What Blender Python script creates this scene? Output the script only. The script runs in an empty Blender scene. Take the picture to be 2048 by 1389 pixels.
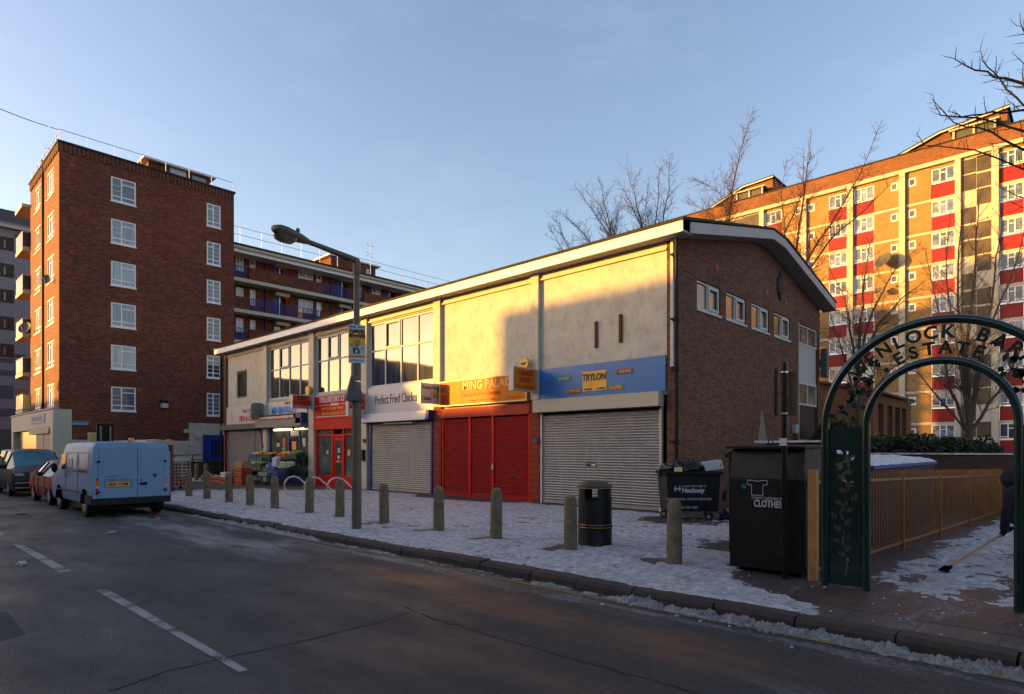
import bpy, math, random
from mathutils import Vector, Matrix, noise
R = math.radians
# ------------------------------------------------------------------ camera, sky, sun, exposure
scene = bpy.context.scene
HC, FPX, HZ = 1.75, 1240.0, 900.0
TH = R(46.66); cT, sT = math.cos(TH), math.sin(TH)
cam_d = bpy.data.cameras.new('camera'); cam = bpy.data.objects.new('camera', cam_d)
scene.collection.objects.link(cam); scene.camera = cam
cam_d.sensor_width = 36; cam_d.lens = 36 * FPX / 2048; cam_d.shift_y = (HZ - 694.5) / 2048
cam_d.clip_end = 2000; cam_d.clip_start = .05
cam.location = (0, 0, HC)
cam.rotation_euler = Vector((sT, cT, 0)).to_track_quat('-Z', 'Y').to_euler()

SUN_AZ, SUN_EL = R(46), R(5.4)
SUNV = Vector((-math.cos(SUN_AZ) * math.cos(SUN_EL), math.sin(SUN_AZ) * math.cos(SUN_EL), math.sin(SUN_EL)))
world = bpy.data.worlds.new('World'); scene.world = world; world.use_nodes = True
wn = world.node_tree; bg = wn.nodes['Background']
sky = wn.nodes.new('ShaderNodeTexSky'); sky.sky_type = 'NISHITA'; sky.sun_disc = False
sky.sun_elevation = SUN_EL; sky.sun_rotation = math.atan2(SUNV.x, SUNV.y)
sky.air_density = 1.0; sky.dust_density = 1.7; sky.ozone_density = 1.6; sky.altitude = 30
bg.inputs[1].default_value = .15
# thin high cloud wisps, mixed into the sky by direction
wtc = wn.nodes.new('ShaderNodeTexCoord'); wmp = wn.nodes.new('ShaderNodeMapping'); wmp.inputs['Scale'].default_value = (2.2, 2.2, 7)
wno = wn.nodes.new('ShaderNodeTexNoise'); wno.inputs['Scale'].default_value = 1.6; wno.inputs['Detail'].default_value = 7; wno.inputs['Roughness'].default_value = .6
wrp = wn.nodes.new('ShaderNodeValToRGB'); wrp.color_ramp.elements[0].position = .55; wrp.color_ramp.elements[1].position = .9
wrp.color_ramp.elements[1].color = (.04, .04, .04, 1)
wmx = wn.nodes.new('ShaderNodeMixRGB'); wmx.blend_type = 'MIX'; wmx.inputs[2].default_value = (5.2, 4.9, 4.8, 1)
wn.links.new(wtc.outputs['Generated'], wmp.inputs[0]); wn.links.new(wmp.outputs[0], wno.inputs['Vector'])
wn.links.new(wno.outputs['Fac'], wrp.inputs[0]); wn.links.new(wrp.outputs[0], wmx.inputs[0])
wn.links.new(sky.outputs[0], wmx.inputs[1]); 
wtn = wn.nodes.new('ShaderNodeMixRGB'); wtn.blend_type = 'MULTIPLY'; wtn.inputs[0].default_value = 1; wtn.inputs[2].default_value = (1.13, .99, 1.03, 1)
wn.links.new(wmx.outputs[0], wtn.inputs[1]); wn.links.new(wtn.outputs[0], bg.inputs[0])

sun_d = bpy.data.lights.new('sun', 'SUN'); sun = bpy.data.objects.new('sun', sun_d)
scene.collection.objects.link(sun)
sun_d.energy = 3.9; sun_d.angle = R(.75); sun_d.color = (1, .50, .07)
sun.rotation_euler = (-SUNV).to_track_quat('-Z', 'Y').to_euler(); sun.location = (-20, 20, 30)
scene.view_settings.view_transform = 'Standard'; scene.view_settings.look = 'None'
scene.view_settings.gamma = 1; scene.view_settings.exposure = 1.76

# ------------------------------------------------------------------ helpers
COL = scene.collection
def ray(px, py):
    r = (px - 1024) / FPX
    return Vector((r * cT + sT, -r * sT + cT, -(py - HZ) / FPX))
def W(px, py, d): return ray(px, py) * d + Vector((0, 0, HC))     # a point at a camera distance
def YX(px, X): v = ray(px, 0); return v.y * X / v.x               # where a sight line meets the plane x=X
def XY(px, Y): v = ray(px, 0); return v.x * Y / v.y
def ZXY(py, X, Y): return HC - (py - HZ) / FPX * (X * sT + Y * cT)
def G(px, py, z=0): v = ray(px, py); k = (z - HC) / v.z; return (v.x * k, v.y * k)

def wloc(o):
    l = Vector((0, 0, 0))
    while o is not None: l += o.location; o = o.parent
    return l
def tag(o, label=None, cat=None, group=None, kind=None):
    if label: o['label'] = label
    if cat: o['category'] = cat
    if group: o['group'] = group
    if kind: o['kind'] = kind
    return o
def thing(name, label, cat, loc=(0, 0, 0), group=None):
    o = bpy.data.objects.new(name, None); o.empty_display_size = .3; COL.objects.link(o); o.location = loc
    return tag(o, label, cat, group)
def link_mesh(name, me, parent=None):
    o = bpy.data.objects.new(name, me); COL.objects.link(o)
    if parent is not None: o.parent = parent
    return o
class MB:
    def __init__(s): s.v = []; s.f = []; s.m = []; s.k = 0
    def add(s, vs, fs, k=None):
        n = len(s.v); s.v.extend([tuple(a) for a in vs]); k = s.k if k is None else k
        for f in fs: s.f.append([i + n for i in f]); s.m.append(k)
        return s
    def box(s, x0, x1, y0, y1, z0, z1, k=None):
        if x0 > x1: x0, x1 = x1, x0
        if y0 > y1: y0, y1 = y1, y0
        if z0 > z1: z0, z1 = z1, z0
        return s.add([(x0, y0, z0), (x1, y0, z0), (x1, y1, z0), (x0, y1, z0), (x0, y0, z1), (x1, y0, z1), (x1, y1, z1), (x0, y1, z1)],
              [(0, 3, 2, 1), (4, 5, 6, 7), (0, 1, 5, 4), (1, 2, 6, 5), (2, 3, 7, 6), (3, 0, 4, 7)], k)
    def obox(s, c, a, b, h, k=None):      # centre, half vectors
        c, a, b, h = map(Vector, (c, a, b, h))
        vs = [c + a * i + b * j + h * l for l in (-1, 1) for (i, j) in ((-1, -1), (1, -1), (1, 1), (-1, 1))]
        return s.add(vs, [(0, 3, 2, 1), (4, 5, 6, 7), (0, 1, 5, 4), (1, 2, 6, 5), (2, 3, 7, 6), (3, 0, 4, 7)], k)
    def poly(s, pts, k=None): return s.add(pts, [tuple(range(len(pts)))], k)
    def prism(s, pts, off, k=None):       # polygon swept along a vector
        off = Vector(off); n = len(pts); a = [Vector(p) for p in pts]
        return s.add(a + [p + off for p in a], [tuple(range(n))[::-1], tuple(range(n, 2 * n))] + [(i, (i + 1) % n, (i + 1) % n + n, i + n) for i in range(n)], k)
    def tube(s, pts, rad, n=8, k=None, cap=True):
        pts = [Vector(p) for p in pts]
        if not isinstance(rad, (list, tuple)): rad = [rad] * len(pts)
        vs = []; t0 = (pts[1] - pts[0]).normalized(); up = Vector((0, 0, 1)) if abs(t0.z) < .9 else Vector((1, 0, 0))
        a = t0.cross(up).normalized()
        for i, p in enumerate(pts):
            t = (pts[min(i + 1, len(pts) - 1)] - pts[max(i - 1, 0)]).normalized()
            a = (a - t * a.dot(t)).normalized(); b = t.cross(a)
            vs += [p + (a * math.cos(2 * math.pi * j / n) + b * math.sin(2 * math.pi * j / n)) * rad[i] for j in range(n)]
        fs = [(i * n + j, i * n + (j + 1) % n, (i + 1) * n + (j + 1) % n, (i + 1) * n + j) for i in range(len(pts) - 1) for j in range(n)]
        if cap: fs += [tuple(range(n))[::-1], tuple(range((len(pts) - 1) * n, len(pts) * n))]
        return s.add(vs, fs, k)
    def lathe(s, prof, c=(0, 0, 0), n=20, k=None, axis='Z', sq=1):
        vs = []
        for r, z in prof:
            for j in range(n):
                a = 2 * math.pi * j / n
                if axis == 'Z': vs.append((c[0] + r * math.cos(a), c[1] + r * math.sin(a) * sq, c[2] + z))
                elif axis == 'X': vs.append((c[0] + z, c[1] + r * math.cos(a), c[2] + r * math.sin(a)))
                else: vs.append((c[0] + r * math.cos(a), c[1] + z, c[2] + r * math.sin(a)))
        fs = [(i * n + j, i * n + (j + 1) % n, (i + 1) * n + (j + 1) % n, (i + 1) * n + j) for i in range(len(prof) - 1) for j in range(n)]
        fs += [tuple(range(n))[::-1], tuple(range((len(prof) - 1) * n, len(prof) * n))]
        return s.add(vs, fs, k)
    def blob(s, c, rx, ry, rz, k=None, seed=0, amp=.2, n=8, m=6):
        vs = []
        for i in range(m + 1):
            ph = math.pi * i / m
            for j in range(n):
                a = 2 * math.pi * j / n; d = Vector((math.sin(ph) * math.cos(a), math.sin(ph) * math.sin(a), math.cos(ph)))
                q = 1 + amp * noise.noise(d * 1.7 + Vector((seed * 3.1, seed * 1.7, seed)))
                vs.append((c[0] + d.x * rx * q, c[1] + d.y * ry * q, c[2] + d.z * rz * q))
        return s.add(vs, [(i * n + j, (i + 1) * n + j, (i + 1) * n + (j + 1) % n, i * n + (j + 1) % n) for i in range(m) for j in range(n)], k)
    def build(s, name, mats, parent=None, smooth=None, bevel=0):
        me = bpy.data.meshes.new(name); o0 = wloc(parent) if parent is not None else Vector((0, 0, 0))
        me.from_pydata([(a[0] - o0.x, a[1] - o0.y, a[2] - o0.z) for a in s.v], [], s.f)
        if not isinstance(mats, (list, tuple)): mats = [mats]
        for m in mats: me.materials.append(m)
        if len(mats) > 1: me.polygons.foreach_set('material_index', s.m)
        if smooth is not None:
            me.polygons.foreach_set('use_smooth', [True] * len(me.polygons)); me.set_sharp_from_angle(angle=R(smooth))
        me.update(); o = link_mesh(name, me, parent)
        if bevel:
            b = o.modifiers.new('bevel', 'BEVEL'); b.width = bevel; b.segments = 2; b.limit_method = 'ANGLE'
        return o
def copy_tree(o, parent=None):
    c = o.copy(); COL.objects.link(c); c.parent = parent
    for ch in list(o.children): copy_tree(ch, c)
    return c
def text(s, size, org, m, parent, U=(0, -1, 0), V=(0, 0, 1), sx=1.0, bold=0.0, ext=.004, align='CENTER', shear=0, name='lettering', lift=.004, spacing=1, font=None):
    cu = bpy.data.curves.new('t', 'FONT'); cu.body = s; cu.size = size; cu.offset = bold; cu.extrude = ext; cu.align_x = align
    cu.align_y = 'CENTER'; cu.shear = shear; cu.resolution_u = 3; cu.space_character = spacing
    o = bpy.data.objects.new('t', cu); me = bpy.data.meshes.new_from_object(o)
    U = Vector(U).normalized(); V = Vector(V).normalized(); N = U.cross(V); org = Vector(org) + N * lift; o0 = wloc(parent)
    for v in me.vertices: v.co = org + U * v.co.x * sx + V * v.co.y + N * (v.co.z + ext) - o0
    me.materials.clear(); me.materials.append(m)
    bpy.data.objects.remove(o); bpy.data.curves.remove(cu)
    return link_mesh(name, me, parent)

# ------------------------------------------------------------------ materials
class NT:
    def __init__(s, name):
        s.m = bpy.data.materials.new(name); s.m.use_nodes = True; s.t = s.m.node_tree; s.b = s.t.nodes['Principled BSDF']
    def n(s, typ, **kw):
        x = s.t.nodes.new('ShaderNode' + typ)
        for k, v in kw.items():
            if k.startswith('i_'): x.inputs[k[2:].replace('_', ' ')].default_value = v
            else: setattr(x, k, v)
        return x
    def l(s, a, b): s.t.links.new(a, b)
    def pos(s, scale=(1, 1, 1)):
        g = s.n('NewGeometry'); mp = s.n('Mapping'); mp.inputs['Scale'].default_value = scale; s.l(g.outputs['Position'], mp.inputs[0]); return mp.outputs[0]
    def noise(s, scale, det=4, rough=.55, st=(1, 1, 1)):
        x = s.n('TexNoise', i_Scale=scale, i_Detail=det, i_Roughness=rough); s.l(s.pos(st), x.inputs['Vector']); return x.outputs['Fac']
    def ramp(s, f, a, b, ca=(0, 0, 0, 1), cb=(1, 1, 1, 1)):
        r = s.n('ValToRGB'); e = r.color_ramp.elements; e[0].position = a; e[1].position = b; e[0].color = ca; e[1].color = cb; s.l(f, r.inputs[0]); return r.outputs[0]
    def mix(s, f, a, b, mode='MIX'):
        x = s.n('MixRGB', blend_type=mode)
        for i, q in enumerate((f, a, b)):
            if hasattr(q, 'is_linked') or hasattr(q, 'links'): s.l(q, x.inputs[i])
            elif isinstance(q, (int, float)): x.inputs[i].default_value = q if i == 0 else (q, q, q, 1)
            else: x.inputs[i].default_value = tuple(q) + ((1,) if len(q) == 3 else ())
        return x.outputs[0]
    def math(s, op, a, b=0):
        x = s.n('Math', operation=op)
        for i, q in enumerate((a, b)):
            if hasattr(q, 'links'): s.l(q, x.inputs[i])
            else: x.inputs[i].default_value = q
        return x.outputs[0]
    def bump(s, h, strength=.3, dist=.02):
        x = s.n('Bump', i_Strength=strength, i_Distance=dist); s.l(h, x.inputs['Height']); s.l(x.outputs[0], s.b.inputs['Normal'])
    def col(s, c): s.l(c, s.b.inputs['Base Color'])
    def done(s, rough=.7, metal=0, spec=.5):
        s.b.inputs['Roughness'].default_value = rough; s.b.inputs['Metallic'].default_value = metal; s.b.inputs['Specular IOR Level'].default_value = spec; return s.m
_mc = {}
def M(name, c, rough=.7, var=.18, scale=3, metal=0, spec=.35, bump=.15, bs=40, dirt=0, dc=(.08, .07, .06), st=(1, 1, 1), coat=0):
    if name in _mc: return _mc[name]
    t = NT(name); n1 = t.noise(scale, 5, .6, st)
    lo = tuple(x * (1 - var) for x in c); hi = tuple(min(1, x * (1 + var)) for x in c)
    o = t.mix(t.ramp(n1, .3, .7), lo, hi)
    if dirt: o = t.mix(t.math('MULTIPLY', t.ramp(t.noise(scale * 2.3, 8, .7, (st[0], st[1], st[2] * .45)), .48, .75), dirt), o, dc)
    t.col(o)
    if bump: t.bump(t.noise(bs, 4), bump, .01)
    if coat: t.b.inputs['Coat Weight'].default_value = coat; t.b.inputs['Coat Roughness'].default_value = .06
    t.l(t.ramp(t.noise(scale * 3), .2, .8, (rough * .85,) * 3 + (1,), (min(1, rough * 1.15),) * 3 + (1,)), t.b.inputs['Roughness'])
    m = t.done(rough, metal, spec); _mc[name] = m; return m
def brick(name, c1, c2, mortar, sc=1.0, patch=None, cpatch=(.1, .09, .08), ps=.60):
    t = NT(name); g = t.n('NewGeometry'); sp = t.n('SeparateXYZ'); sn = t.n('SeparateXYZ'); t.l(g.outputs['Position'], sp.inputs[0]); t.l(g.outputs['True Normal'], sn.inputs[0])
    ax = t.math('GREATER_THAN', t.math('ABSOLUTE', sn.outputs[0]), .5)
    u = t.math('ADD', t.math('MULTIPLY', sp.outputs[1], ax), t.math('MULTIPLY', sp.outputs[0], t.math('SUBTRACT', 1.0, ax)))
    cb = t.n('CombineXYZ'); t.l(u, cb.inputs[0]); t.l(sp.outputs[2], cb.inputs[1])
    b = t.n('TexBrick', offset=.5); b.inputs['Scale'].default_value = 1; b.inputs['Brick Width'].default_value = .225 * sc; b.inputs['Row Height'].default_value = .075 * sc
    b.inputs['Mortar Size'].default_value = .009 * sc; b.inputs['Mortar Smooth'].default_value = .3; b.inputs['Bias'].default_value = -.1
    b.inputs['Color1'].default_value = c1 + (1,); b.inputs['Color2'].default_value = c2 + (1,); b.inputs['Mortar'].default_value = mortar + (1,)
    t.l(cb.outputs[0], b.inputs['Vector'])
    o = t.mix(t.ramp(t.noise(.35, 5, .6), .3, .72), b.outputs['Color'], t.mix(1.0, b.outputs['Color'], (.72, .70, .72), 'MULTIPLY'))
    o = t.mix(t.ramp(t.noise(7, 3, .6), .35, .7), o, t.mix(1.0, o, (1.25, 1.12, 1.0), 'MULTIPLY'))
    o = t.mix(t.ramp(t.noise(1.1, 8, .75), ps, ps + .22, cb=(.6, .6, .6, 1)), o, cpatch)
    t.col(o); t.bump(b.outputs['Fac'], -.35, .012); return t.done(.85, 0, .3)
m_brick_gable = brick('brown_brick', (.080, .029, .018), (.190, .069, .035), (.130, .088, .060))
m_brick_red = brick('red_brick', (.095, .028, .017), (.265, .070, .031), (.115, .062, .044), cpatch=(.070, .040, .030), ps=.50)
m_brick_tan = brick('tan_stock_brick', (.29, .18, .062), (.41, .255, .09), (.25, .19, .11), cpatch=(.36, .27, .17))
m_brick_orange = brick('orange_brick', (.155, .062, .027), (.25, .105, .045), (.16, .10, .06), cpatch=(.12, .06, .035))
m_brick_dark = brick('dark_brick', (.055, .032, .026), (.085, .045, .035), (.05, .04, .035))
m_tile_red = brick('red_tile', (.24, .035, .016), (.28, .045, .02), (.12, .03, .02), 2.6)
m_cream = M('cream_render', (.50, .465, .375), .85, .09, 1.6, dirt=.6, dc=(.23, .22, .195), bs=18, st=(1, 1, 1.6))
m_cream2 = M('cream_paint', (.52, .47, .36), .7, .08, 2, dirt=.25, dc=(.3, .27, .2))
m_white = M('white_paint', (.74, .74, .74), .55, .05, 3, dirt=.12, dc=(.4, .38, .35), bump=.05)
m_whitef = M('white_frame', (.80, .79, .78), .45, .05, 3, dirt=.1, dc=(.45, .42, .38), bump=0)
m_oldframe = M('flaking_frame', (.52, .50, .47), .7, .12, 9, dirt=.5, dc=(.2, .17, .14))
m_panelwhite = M('pinkish_panel', (.42, .37, .36), .7, .06, 2, dirt=.1)
m_soffit = M('soffit', (.36, .34, .31), .8, .1, 5, dirt=.5)
m_felt = M('roof_felt', (.028, .024, .022), .85, .2, 6)
m_black = M('black_metal', (.006, .006, .0065), .55, .3, 4, bump=.08, spec=.2)
m_blackp = M('black_plastic', (.008, .008, .0085), .45, .3, 5, bump=.08, dirt=.25, dc=(.05, .045, .04))
m_galv = M('galvanised', (.30, .295, .275), .48, .12, 3, metal=.55, dirt=.3, dc=(.16, .16, .15), st=(1, 1, .3))
m_galvd = M('dull_shutter', (.27, .255, .235), .6, .10, 1.5, metal=.25, dirt=.35, dc=(.25, .24, .22), st=(1, 1, .3))
m_red = M('red_gloss', (.52, .010, .006), .55, .08, 3, spec=.15, dirt=.12, dc=(.2, .02, .01), bump=.03)
m_redsh = M('red_shutter', (.30, .010, .010), .6, .15, 2, spec=.15, dirt=.25, dc=(.12, .02, .02))
m_redfade = M('red_fascia_worn', (.36, .03, .012), .7, .15, 4, dirt=.6, dc=(.13, .02, .012))
m_redpanel = M('red_panel', (.24, .010, .012), .6, .08, 2)
m_blue = M('blue_sign', (.03, .145, .37), .35, .08, 1.5, dirt=.15, dc=(.12, .25, .5), bump=.02)
m_bluepaint = M('blue_paint', (.010, .028, .16), .5, .15, 3)
m_bluedoor = M('blue_door', (.008, .035, .27), .45, .1, 3)
m_orange = M('orange_sign', (.56, .17, .007), .5, .08, 2, bump=.01, spec=.12)
m_orangered = M('vermilion_sign', (.62, .055, .015), .4, .1, 2, bump=.01)
m_yellow = M('yellow_plastic', (.70, .36, .03), .4, .08, 3, bump=.01)
m_paleyellow = M('pale_yellow', (.80, .58, .22), .4, .05, 3, bump=.01)
m_signwhite = M('sign_white', (.45, .45, .47), .4, .05, 2, dirt=.12, dc=(.45, .43, .42), bump=.01)
m_grey = M('grey_paint', (.20, .20, .195), .55, .1, 3, dirt=.25)
m_dgrey = M('dark_grey_paint', (.07, .07, .068), .55, .15, 3)
m_ink = M('sign_ink', (.012, .014, .022), .5, .1, 9, bump=0)
m_inkred = M('sign_red', (.45, .02, .02), .5, .1, 9, bump=0)
m_inkblue = M('sign_blue', (.02, .17, .55), .5, .1, 9, bump=0)
m_inkor = M('sign_orange_letter', (.80, .30, .10), .5, .1, 9, bump=0)
m_inkfaint = M('sign_faded_letter', (.62, .13, .02), .5, .1, 9, bump=0)
m_conc = M('bollard_concrete', (.17, .125, .075), .9, .3, 7, dirt=.8, dc=(.045, .062, .018), bump=.4, bs=90)
m_lampm = M('lamp_post_metal', (.12, .092, .062), .6, .2, 6, dirt=.4, dc=(.05, .055, .035), bump=.2)
m_steel = M('steel', (.55, .53, .50), .3, .08, 4, metal=.9)
m_tyre = M('tyre', (.010, .010, .010), .8, .2, 9)
m_dark = M('dead_black', (.004, .004, .004), .95, .1, 5, spec=.0)
m_hub = M('hub', (.30, .30, .30), .35, .2, 8, metal=.7, dirt=.3)
m_van = M('pale_blue_van_paint', (.15, .26, .42), .5, .04, 2, dirt=.18, dc=(.14, .20, .29), bump=.0, coat=.06, spec=.25)
m_carred = M('red_car_paint', (.28, .008, .014), .5, .06, 2, coat=.12, spec=.2, bump=0, dirt=.15, dc=(.12, .05, .04))
m_mpv = M('dark_blue_car_paint', (.014, .017, .030), .5, .1, 2, coat=.12, spec=.2, bump=0, dirt=.2, dc=(.06, .06, .06))
m_lightred = M('red_lamp_glass', (.42, .010, .006), .2, .1, 9, bump=0, coat=1)
m_lightor = M('amber_lamp_glass', (.75, .16, .01), .2, .1, 9, bump=0, coat=1)
m_plate = M('number_plate_yellow', (.72, .40, .02), .4, .05, 9, bump=0)
m_fence = M('mustard_fence_paint', (.25, .098, .022), .5, .12, 4, dirt=.35, dc=(.14, .13, .10), bump=.1)
m_arch = M('dark_green_gloss', (.004, .020, .017), .25, .2, 4, bump=.05, coat=.5)
m_bark = M('bark', (.085, .060, .042), .9, .25, 8, bump=.4, bs=60)
m_barkred = M('sunlit_red_twigs', (.11, .058, .045), .9, .2, 8)  # lighter and redder: sunlight on the skyline trees put into the bark colour
m_barkdark = M('dark_bark', (.022, .017, .018), .9, .2, 8, bump=.3)
m_leaf = M('evergreen_leaf', (.022, .035, .014), .5, .5, 9, bump=0)
m_wood = M('wood_handle', (.30, .15, .05), .6, .2, 12)
m_navy = M('navy_cloth', (.010, .010, .022), .9, .25, 9, bump=.3, bs=140)
m_skin = M('skin', (.35, .20, .14), .6, .08, 9)
m_crater = M('red_crate', (.34, .030, .012), .5, .2, 6)
m_crateg = M('green_crate', (.012, .07, .045), .5, .2, 6)
m_crateb = M('blue_crate', (.02, .08, .35), .5, .2, 6)
m_cratew = M('white_tray', (.6, .6, .58), .6, .1, 6)
m_card = M('cardboard', (.36, .20, .09), .8, .12, 6)
m_grass = M('beige_box', (.55, .42, .16), .7, .1, 5)
m_greyclad = M('grey_cladding', (.20, .185, .20), .6, .10, 1.2, st=(1, 1, 6))
m_greyclad2 = M('dark_cladding', (.075, .073, .085), .6, .12, 1.2, st=(1, 1, 6))
m_tealsign = M('teal_sign', (.005, .12, .10), .5, .05, 5, bump=0)
m_snowdirty = None
def glass(name, c=(.02, .022, .025), rough=.03, var=.6, sc=1.3, st=(1, 1, 1), wav=0, coat=1):
    t = NT(name); oi = t.n('ObjectInfo'); k = t.math('ADD', t.math('MULTIPLY', oi.outputs['Random'], 1.3), .35)
    o = t.mix(t.ramp(t.noise(sc, 3, .5, st), .35, .65), tuple(x * (1 - var) for x in c), tuple(x * (1 + var) for x in c)); t.col(t.mix(1.0, o, k, 'MULTIPLY'))
    t.b.inputs['IOR'].default_value = 1.45; t.b.inputs['Coat Weight'].default_value = coat; t.b.inputs['Coat Roughness'].default_value = rough; t.b.inputs['Coat IOR'].default_value = 1.75
    if wav: 
        x = t.n('Bump', i_Strength=wav, i_Distance=.05); t.l(t.noise(.8, 1), x.inputs['Height']); t.l(x.outputs[0], t.b.inputs['Coat Normal'])
    return t.done(.6, 0, .05)
m_glass = glass('window_glass', (.045, .05, .055))
m_glass_dirty = glass('dirty_upper_glass', (.030, .034, .045), .04, .7, 1.6, (1, 1.5, .3), .04)
m_glass_blue = glass('blue_curtained_glass', (.016, .030, .085), .04, .75, 3.2, (1, 2.2, .12), .04)
m_curtain = glass('net_curtained_glass', (.20, .21, .23), .05, .35, 14, (1, 1, .05))
m_curtain2 = glass('blind_glass', (.10, .10, .11), .05, .5, 9, (.1, .1, 6))
m_glassbrown = glass('brown_frosted_glass', (.105, .085, .062), .12, .5, 1.3)
m_carglass = glass('car_glass', (.012, .02, .025), .02, .3, coat=.45)
m_glassteal = glass('windscreen_glass', (.02, .075, .095), .04, .4, 1, coat=.5)
def emis(name, c, s):
    t = NT(name); t.b.inputs['Base Color'].default_value = c + (1,); t.b.inputs['Emission Color'].default_value = c + (1,); t.b.inputs['Emission Strength'].default_value = s
    return t.done(.4)
m_tube = emis('lit_tube', (1, .72, .30), 2.2)

def snow_mat(name, c=(.64, .61, .625), dark=(.10, .085, .072)):
    t = NT(name); n1 = t.noise(9, 8, .7, (1, 1, 1)); n2 = t.noise(1.2, 6, .65); n3 = t.noise(55, 5, .7)
    o = t.mix(t.ramp(n1, .36, .62), tuple(x * .45 for x in c), c)
    o = t.mix(t.ramp(n2, .50, .78, cb=(.55, .55, .55, 1)), o, tuple(x * .62 for x in c))
    o = t.mix(t.ramp(t.math('MULTIPLY', t.math('ADD', n3, t.noise(4, 6, .7, (1, .6, 1))), .5), .54, .62), o, dark)
    t.col(o); t.bump(t.math('ADD', t.noise(28, 7, .7), t.math('MULTIPLY', t.noise(95, 4, .7), .4)), .9, .035)
    t.b.inputs['Subsurface Weight'].default_value = 0
    return t.done(.65, 0, .4)
m_snow = snow_mat('trampled_snow'); m_snowclean = snow_mat('clean_snow', (.80, .80, .84), (.6, .6, .64))
m_slush = snow_mat('gutter_slush', (.40, .375, .36), (.09, .08, .075))

def road_mat():
    t = NT('asphalt'); g = t.n('NewGeometry'); sp = t.n('SeparateXYZ'); t.l(g.outputs['Position'], sp.inputs[0]); x, y = sp.outputs[0], sp.outputs[1]
    v = t.n('TexVoronoi', i_Scale=70.0); t.l(t.pos(), v.inputs['Vector']); vs = t.n('SeparateColor'); t.l(v.outputs['Color'], vs.inputs[0])
    o = t.mix(t.ramp(vs.outputs[0], .45, 1), (.011, .010, .010), (.045, .039, .037))
    o = t.mix(t.ramp(t.noise(26, 7, .9), .42, .58), t.mix(1.0, o, (.30, .29, .29), 'MULTIPLY'), t.mix(1.0, o, (1.35, 1.3, 1.28), 'MULTIPLY'))
    o = t.mix(t.ramp(t.noise(60, 4, .9), .60, .68), o, (.19, .17, .15))
    o = t.mix(t.ramp(t.noise(.5, 5, .6, (1, .35, 1)), .35, .75, cb=(.6, .6, .6, 1)), o, (.042, .035, .032))
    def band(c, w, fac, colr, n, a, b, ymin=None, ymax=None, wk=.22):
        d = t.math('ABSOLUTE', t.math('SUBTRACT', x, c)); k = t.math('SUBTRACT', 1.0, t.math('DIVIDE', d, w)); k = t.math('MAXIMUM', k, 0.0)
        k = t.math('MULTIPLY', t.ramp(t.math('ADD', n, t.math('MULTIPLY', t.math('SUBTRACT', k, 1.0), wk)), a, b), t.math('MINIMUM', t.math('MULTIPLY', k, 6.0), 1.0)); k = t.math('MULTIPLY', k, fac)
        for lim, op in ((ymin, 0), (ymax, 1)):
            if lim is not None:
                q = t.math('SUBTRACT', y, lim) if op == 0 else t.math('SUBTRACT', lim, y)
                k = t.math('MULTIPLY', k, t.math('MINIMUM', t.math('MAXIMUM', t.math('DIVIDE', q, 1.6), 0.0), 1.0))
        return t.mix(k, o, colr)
    nn = t.noise(2.2, 7, .7, (1, .3, 1))
    o = band(5.05, .75, .8, (.17, .066, .020), nn, .30, .62, 1.2, 9.5, .3)       # rust coloured grit track along the kerb, brightened to paint in a warm glow
    o = band(3.6, .8, .45, (.075, .037, .018), t.noise(5, 6, .8), .3, .8, .5, 8)
    # ice and packed slush streaks along the gutter, densest behind the van
    ns = t.noise(2.6, 8, .78, (1, .20, 1)); fine = t.noise(38, 6, .85, (1, .45, 1))
    o = band(4.9, 1.7, .75, (.24, .23, .245), t.math('MULTIPLY', t.math('ADD', ns, fine), .5), .43, .50, 9.0, 60)
    o = band(5.85, .75, .7, (.22, .21, .225), t.math('MULTIPLY', t.math('ADD', ns, fine), .5), .47, .53)
    o = band(4.6, 1.2, .5, (.2, .19, .2), t.math('MULTIPLY', t.math('ADD', ns, fine), .5), .48, .55, None, 2.6)
    t.col(o); t.bump(t.math('ADD', v.outputs['Distance'], t.math('MULTIPLY', t.noise(6, 3), .5)), .5, .012)
    t.l(t.ramp(t.noise(1.3, 5, .6, (1, .4, 1)), .3, .7, (.38,) * 3 + (1,), (.8,) * 3 + (1,)), t.b.inputs['Roughness'])
    return t.done(.7, 0, .45)
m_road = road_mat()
def paving(name, c1, c2, mort, w, h, rot=0, snow=.0):
    t = NT(name); mp = t.n('Mapping'); mp.inputs['Rotation'].default_value[2] = rot; g = t.n('NewGeometry'); t.l(g.outputs['Position'], mp.inputs[0])
    b = t.n('TexBrick', offset=.5); b.inputs['Scale'].default_value = 1; b.inputs['Brick Width'].default_value = w; b.inputs['Row Height'].default_value = h; b.inputs['Mortar Size'].default_value = .012
    b.inputs['Mortar Smooth'].default_value = .2
    b.inputs['Color1'].default_value = c1 + (1,); b.inputs['Color2'].default_value = c2 + (1,); b.inputs['Mortar'].default_value = mort + (1,); t.l(mp.outputs[0], b.inputs['Vector'])
    o = t.mix(t.ramp(t.noise(2.5, 8, .7), .35, .7), b.outputs['Color'], t.mix(1.0, b.outputs['Color'], (.5, .48, .48), 'MULTIPLY'))
    if snow:
        k = t.ramp(t.math('MULTIPLY', t.math('ADD', t.noise(3.2, 9, .78, (.35, 1, 1)), t.noise(30, 4, .8, (.6, 1, 1))), .5), .53, .64)
        o = t.mix(t.math('MULTIPLY', k, snow), o, (.40, .39, .42))
    t.col(o); t.bump(t.math('ADD', t.math('MULTIPLY', b.outputs['Fac'], -1.0), t.noise(40, 5)), .4, .012); return t.done(.62, 0, .5)
m_pave = paving('paving_slabs', (.055, .044, .04), (.075, .055, .048), (.024, .02, .019), .9, .6, 0, .55)
m_path = paving('red_paving_slabs', (.05, .025, .018), (.085, .038, .022), (.02, .016, .014), .62, .42, R(90), .45)
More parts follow.
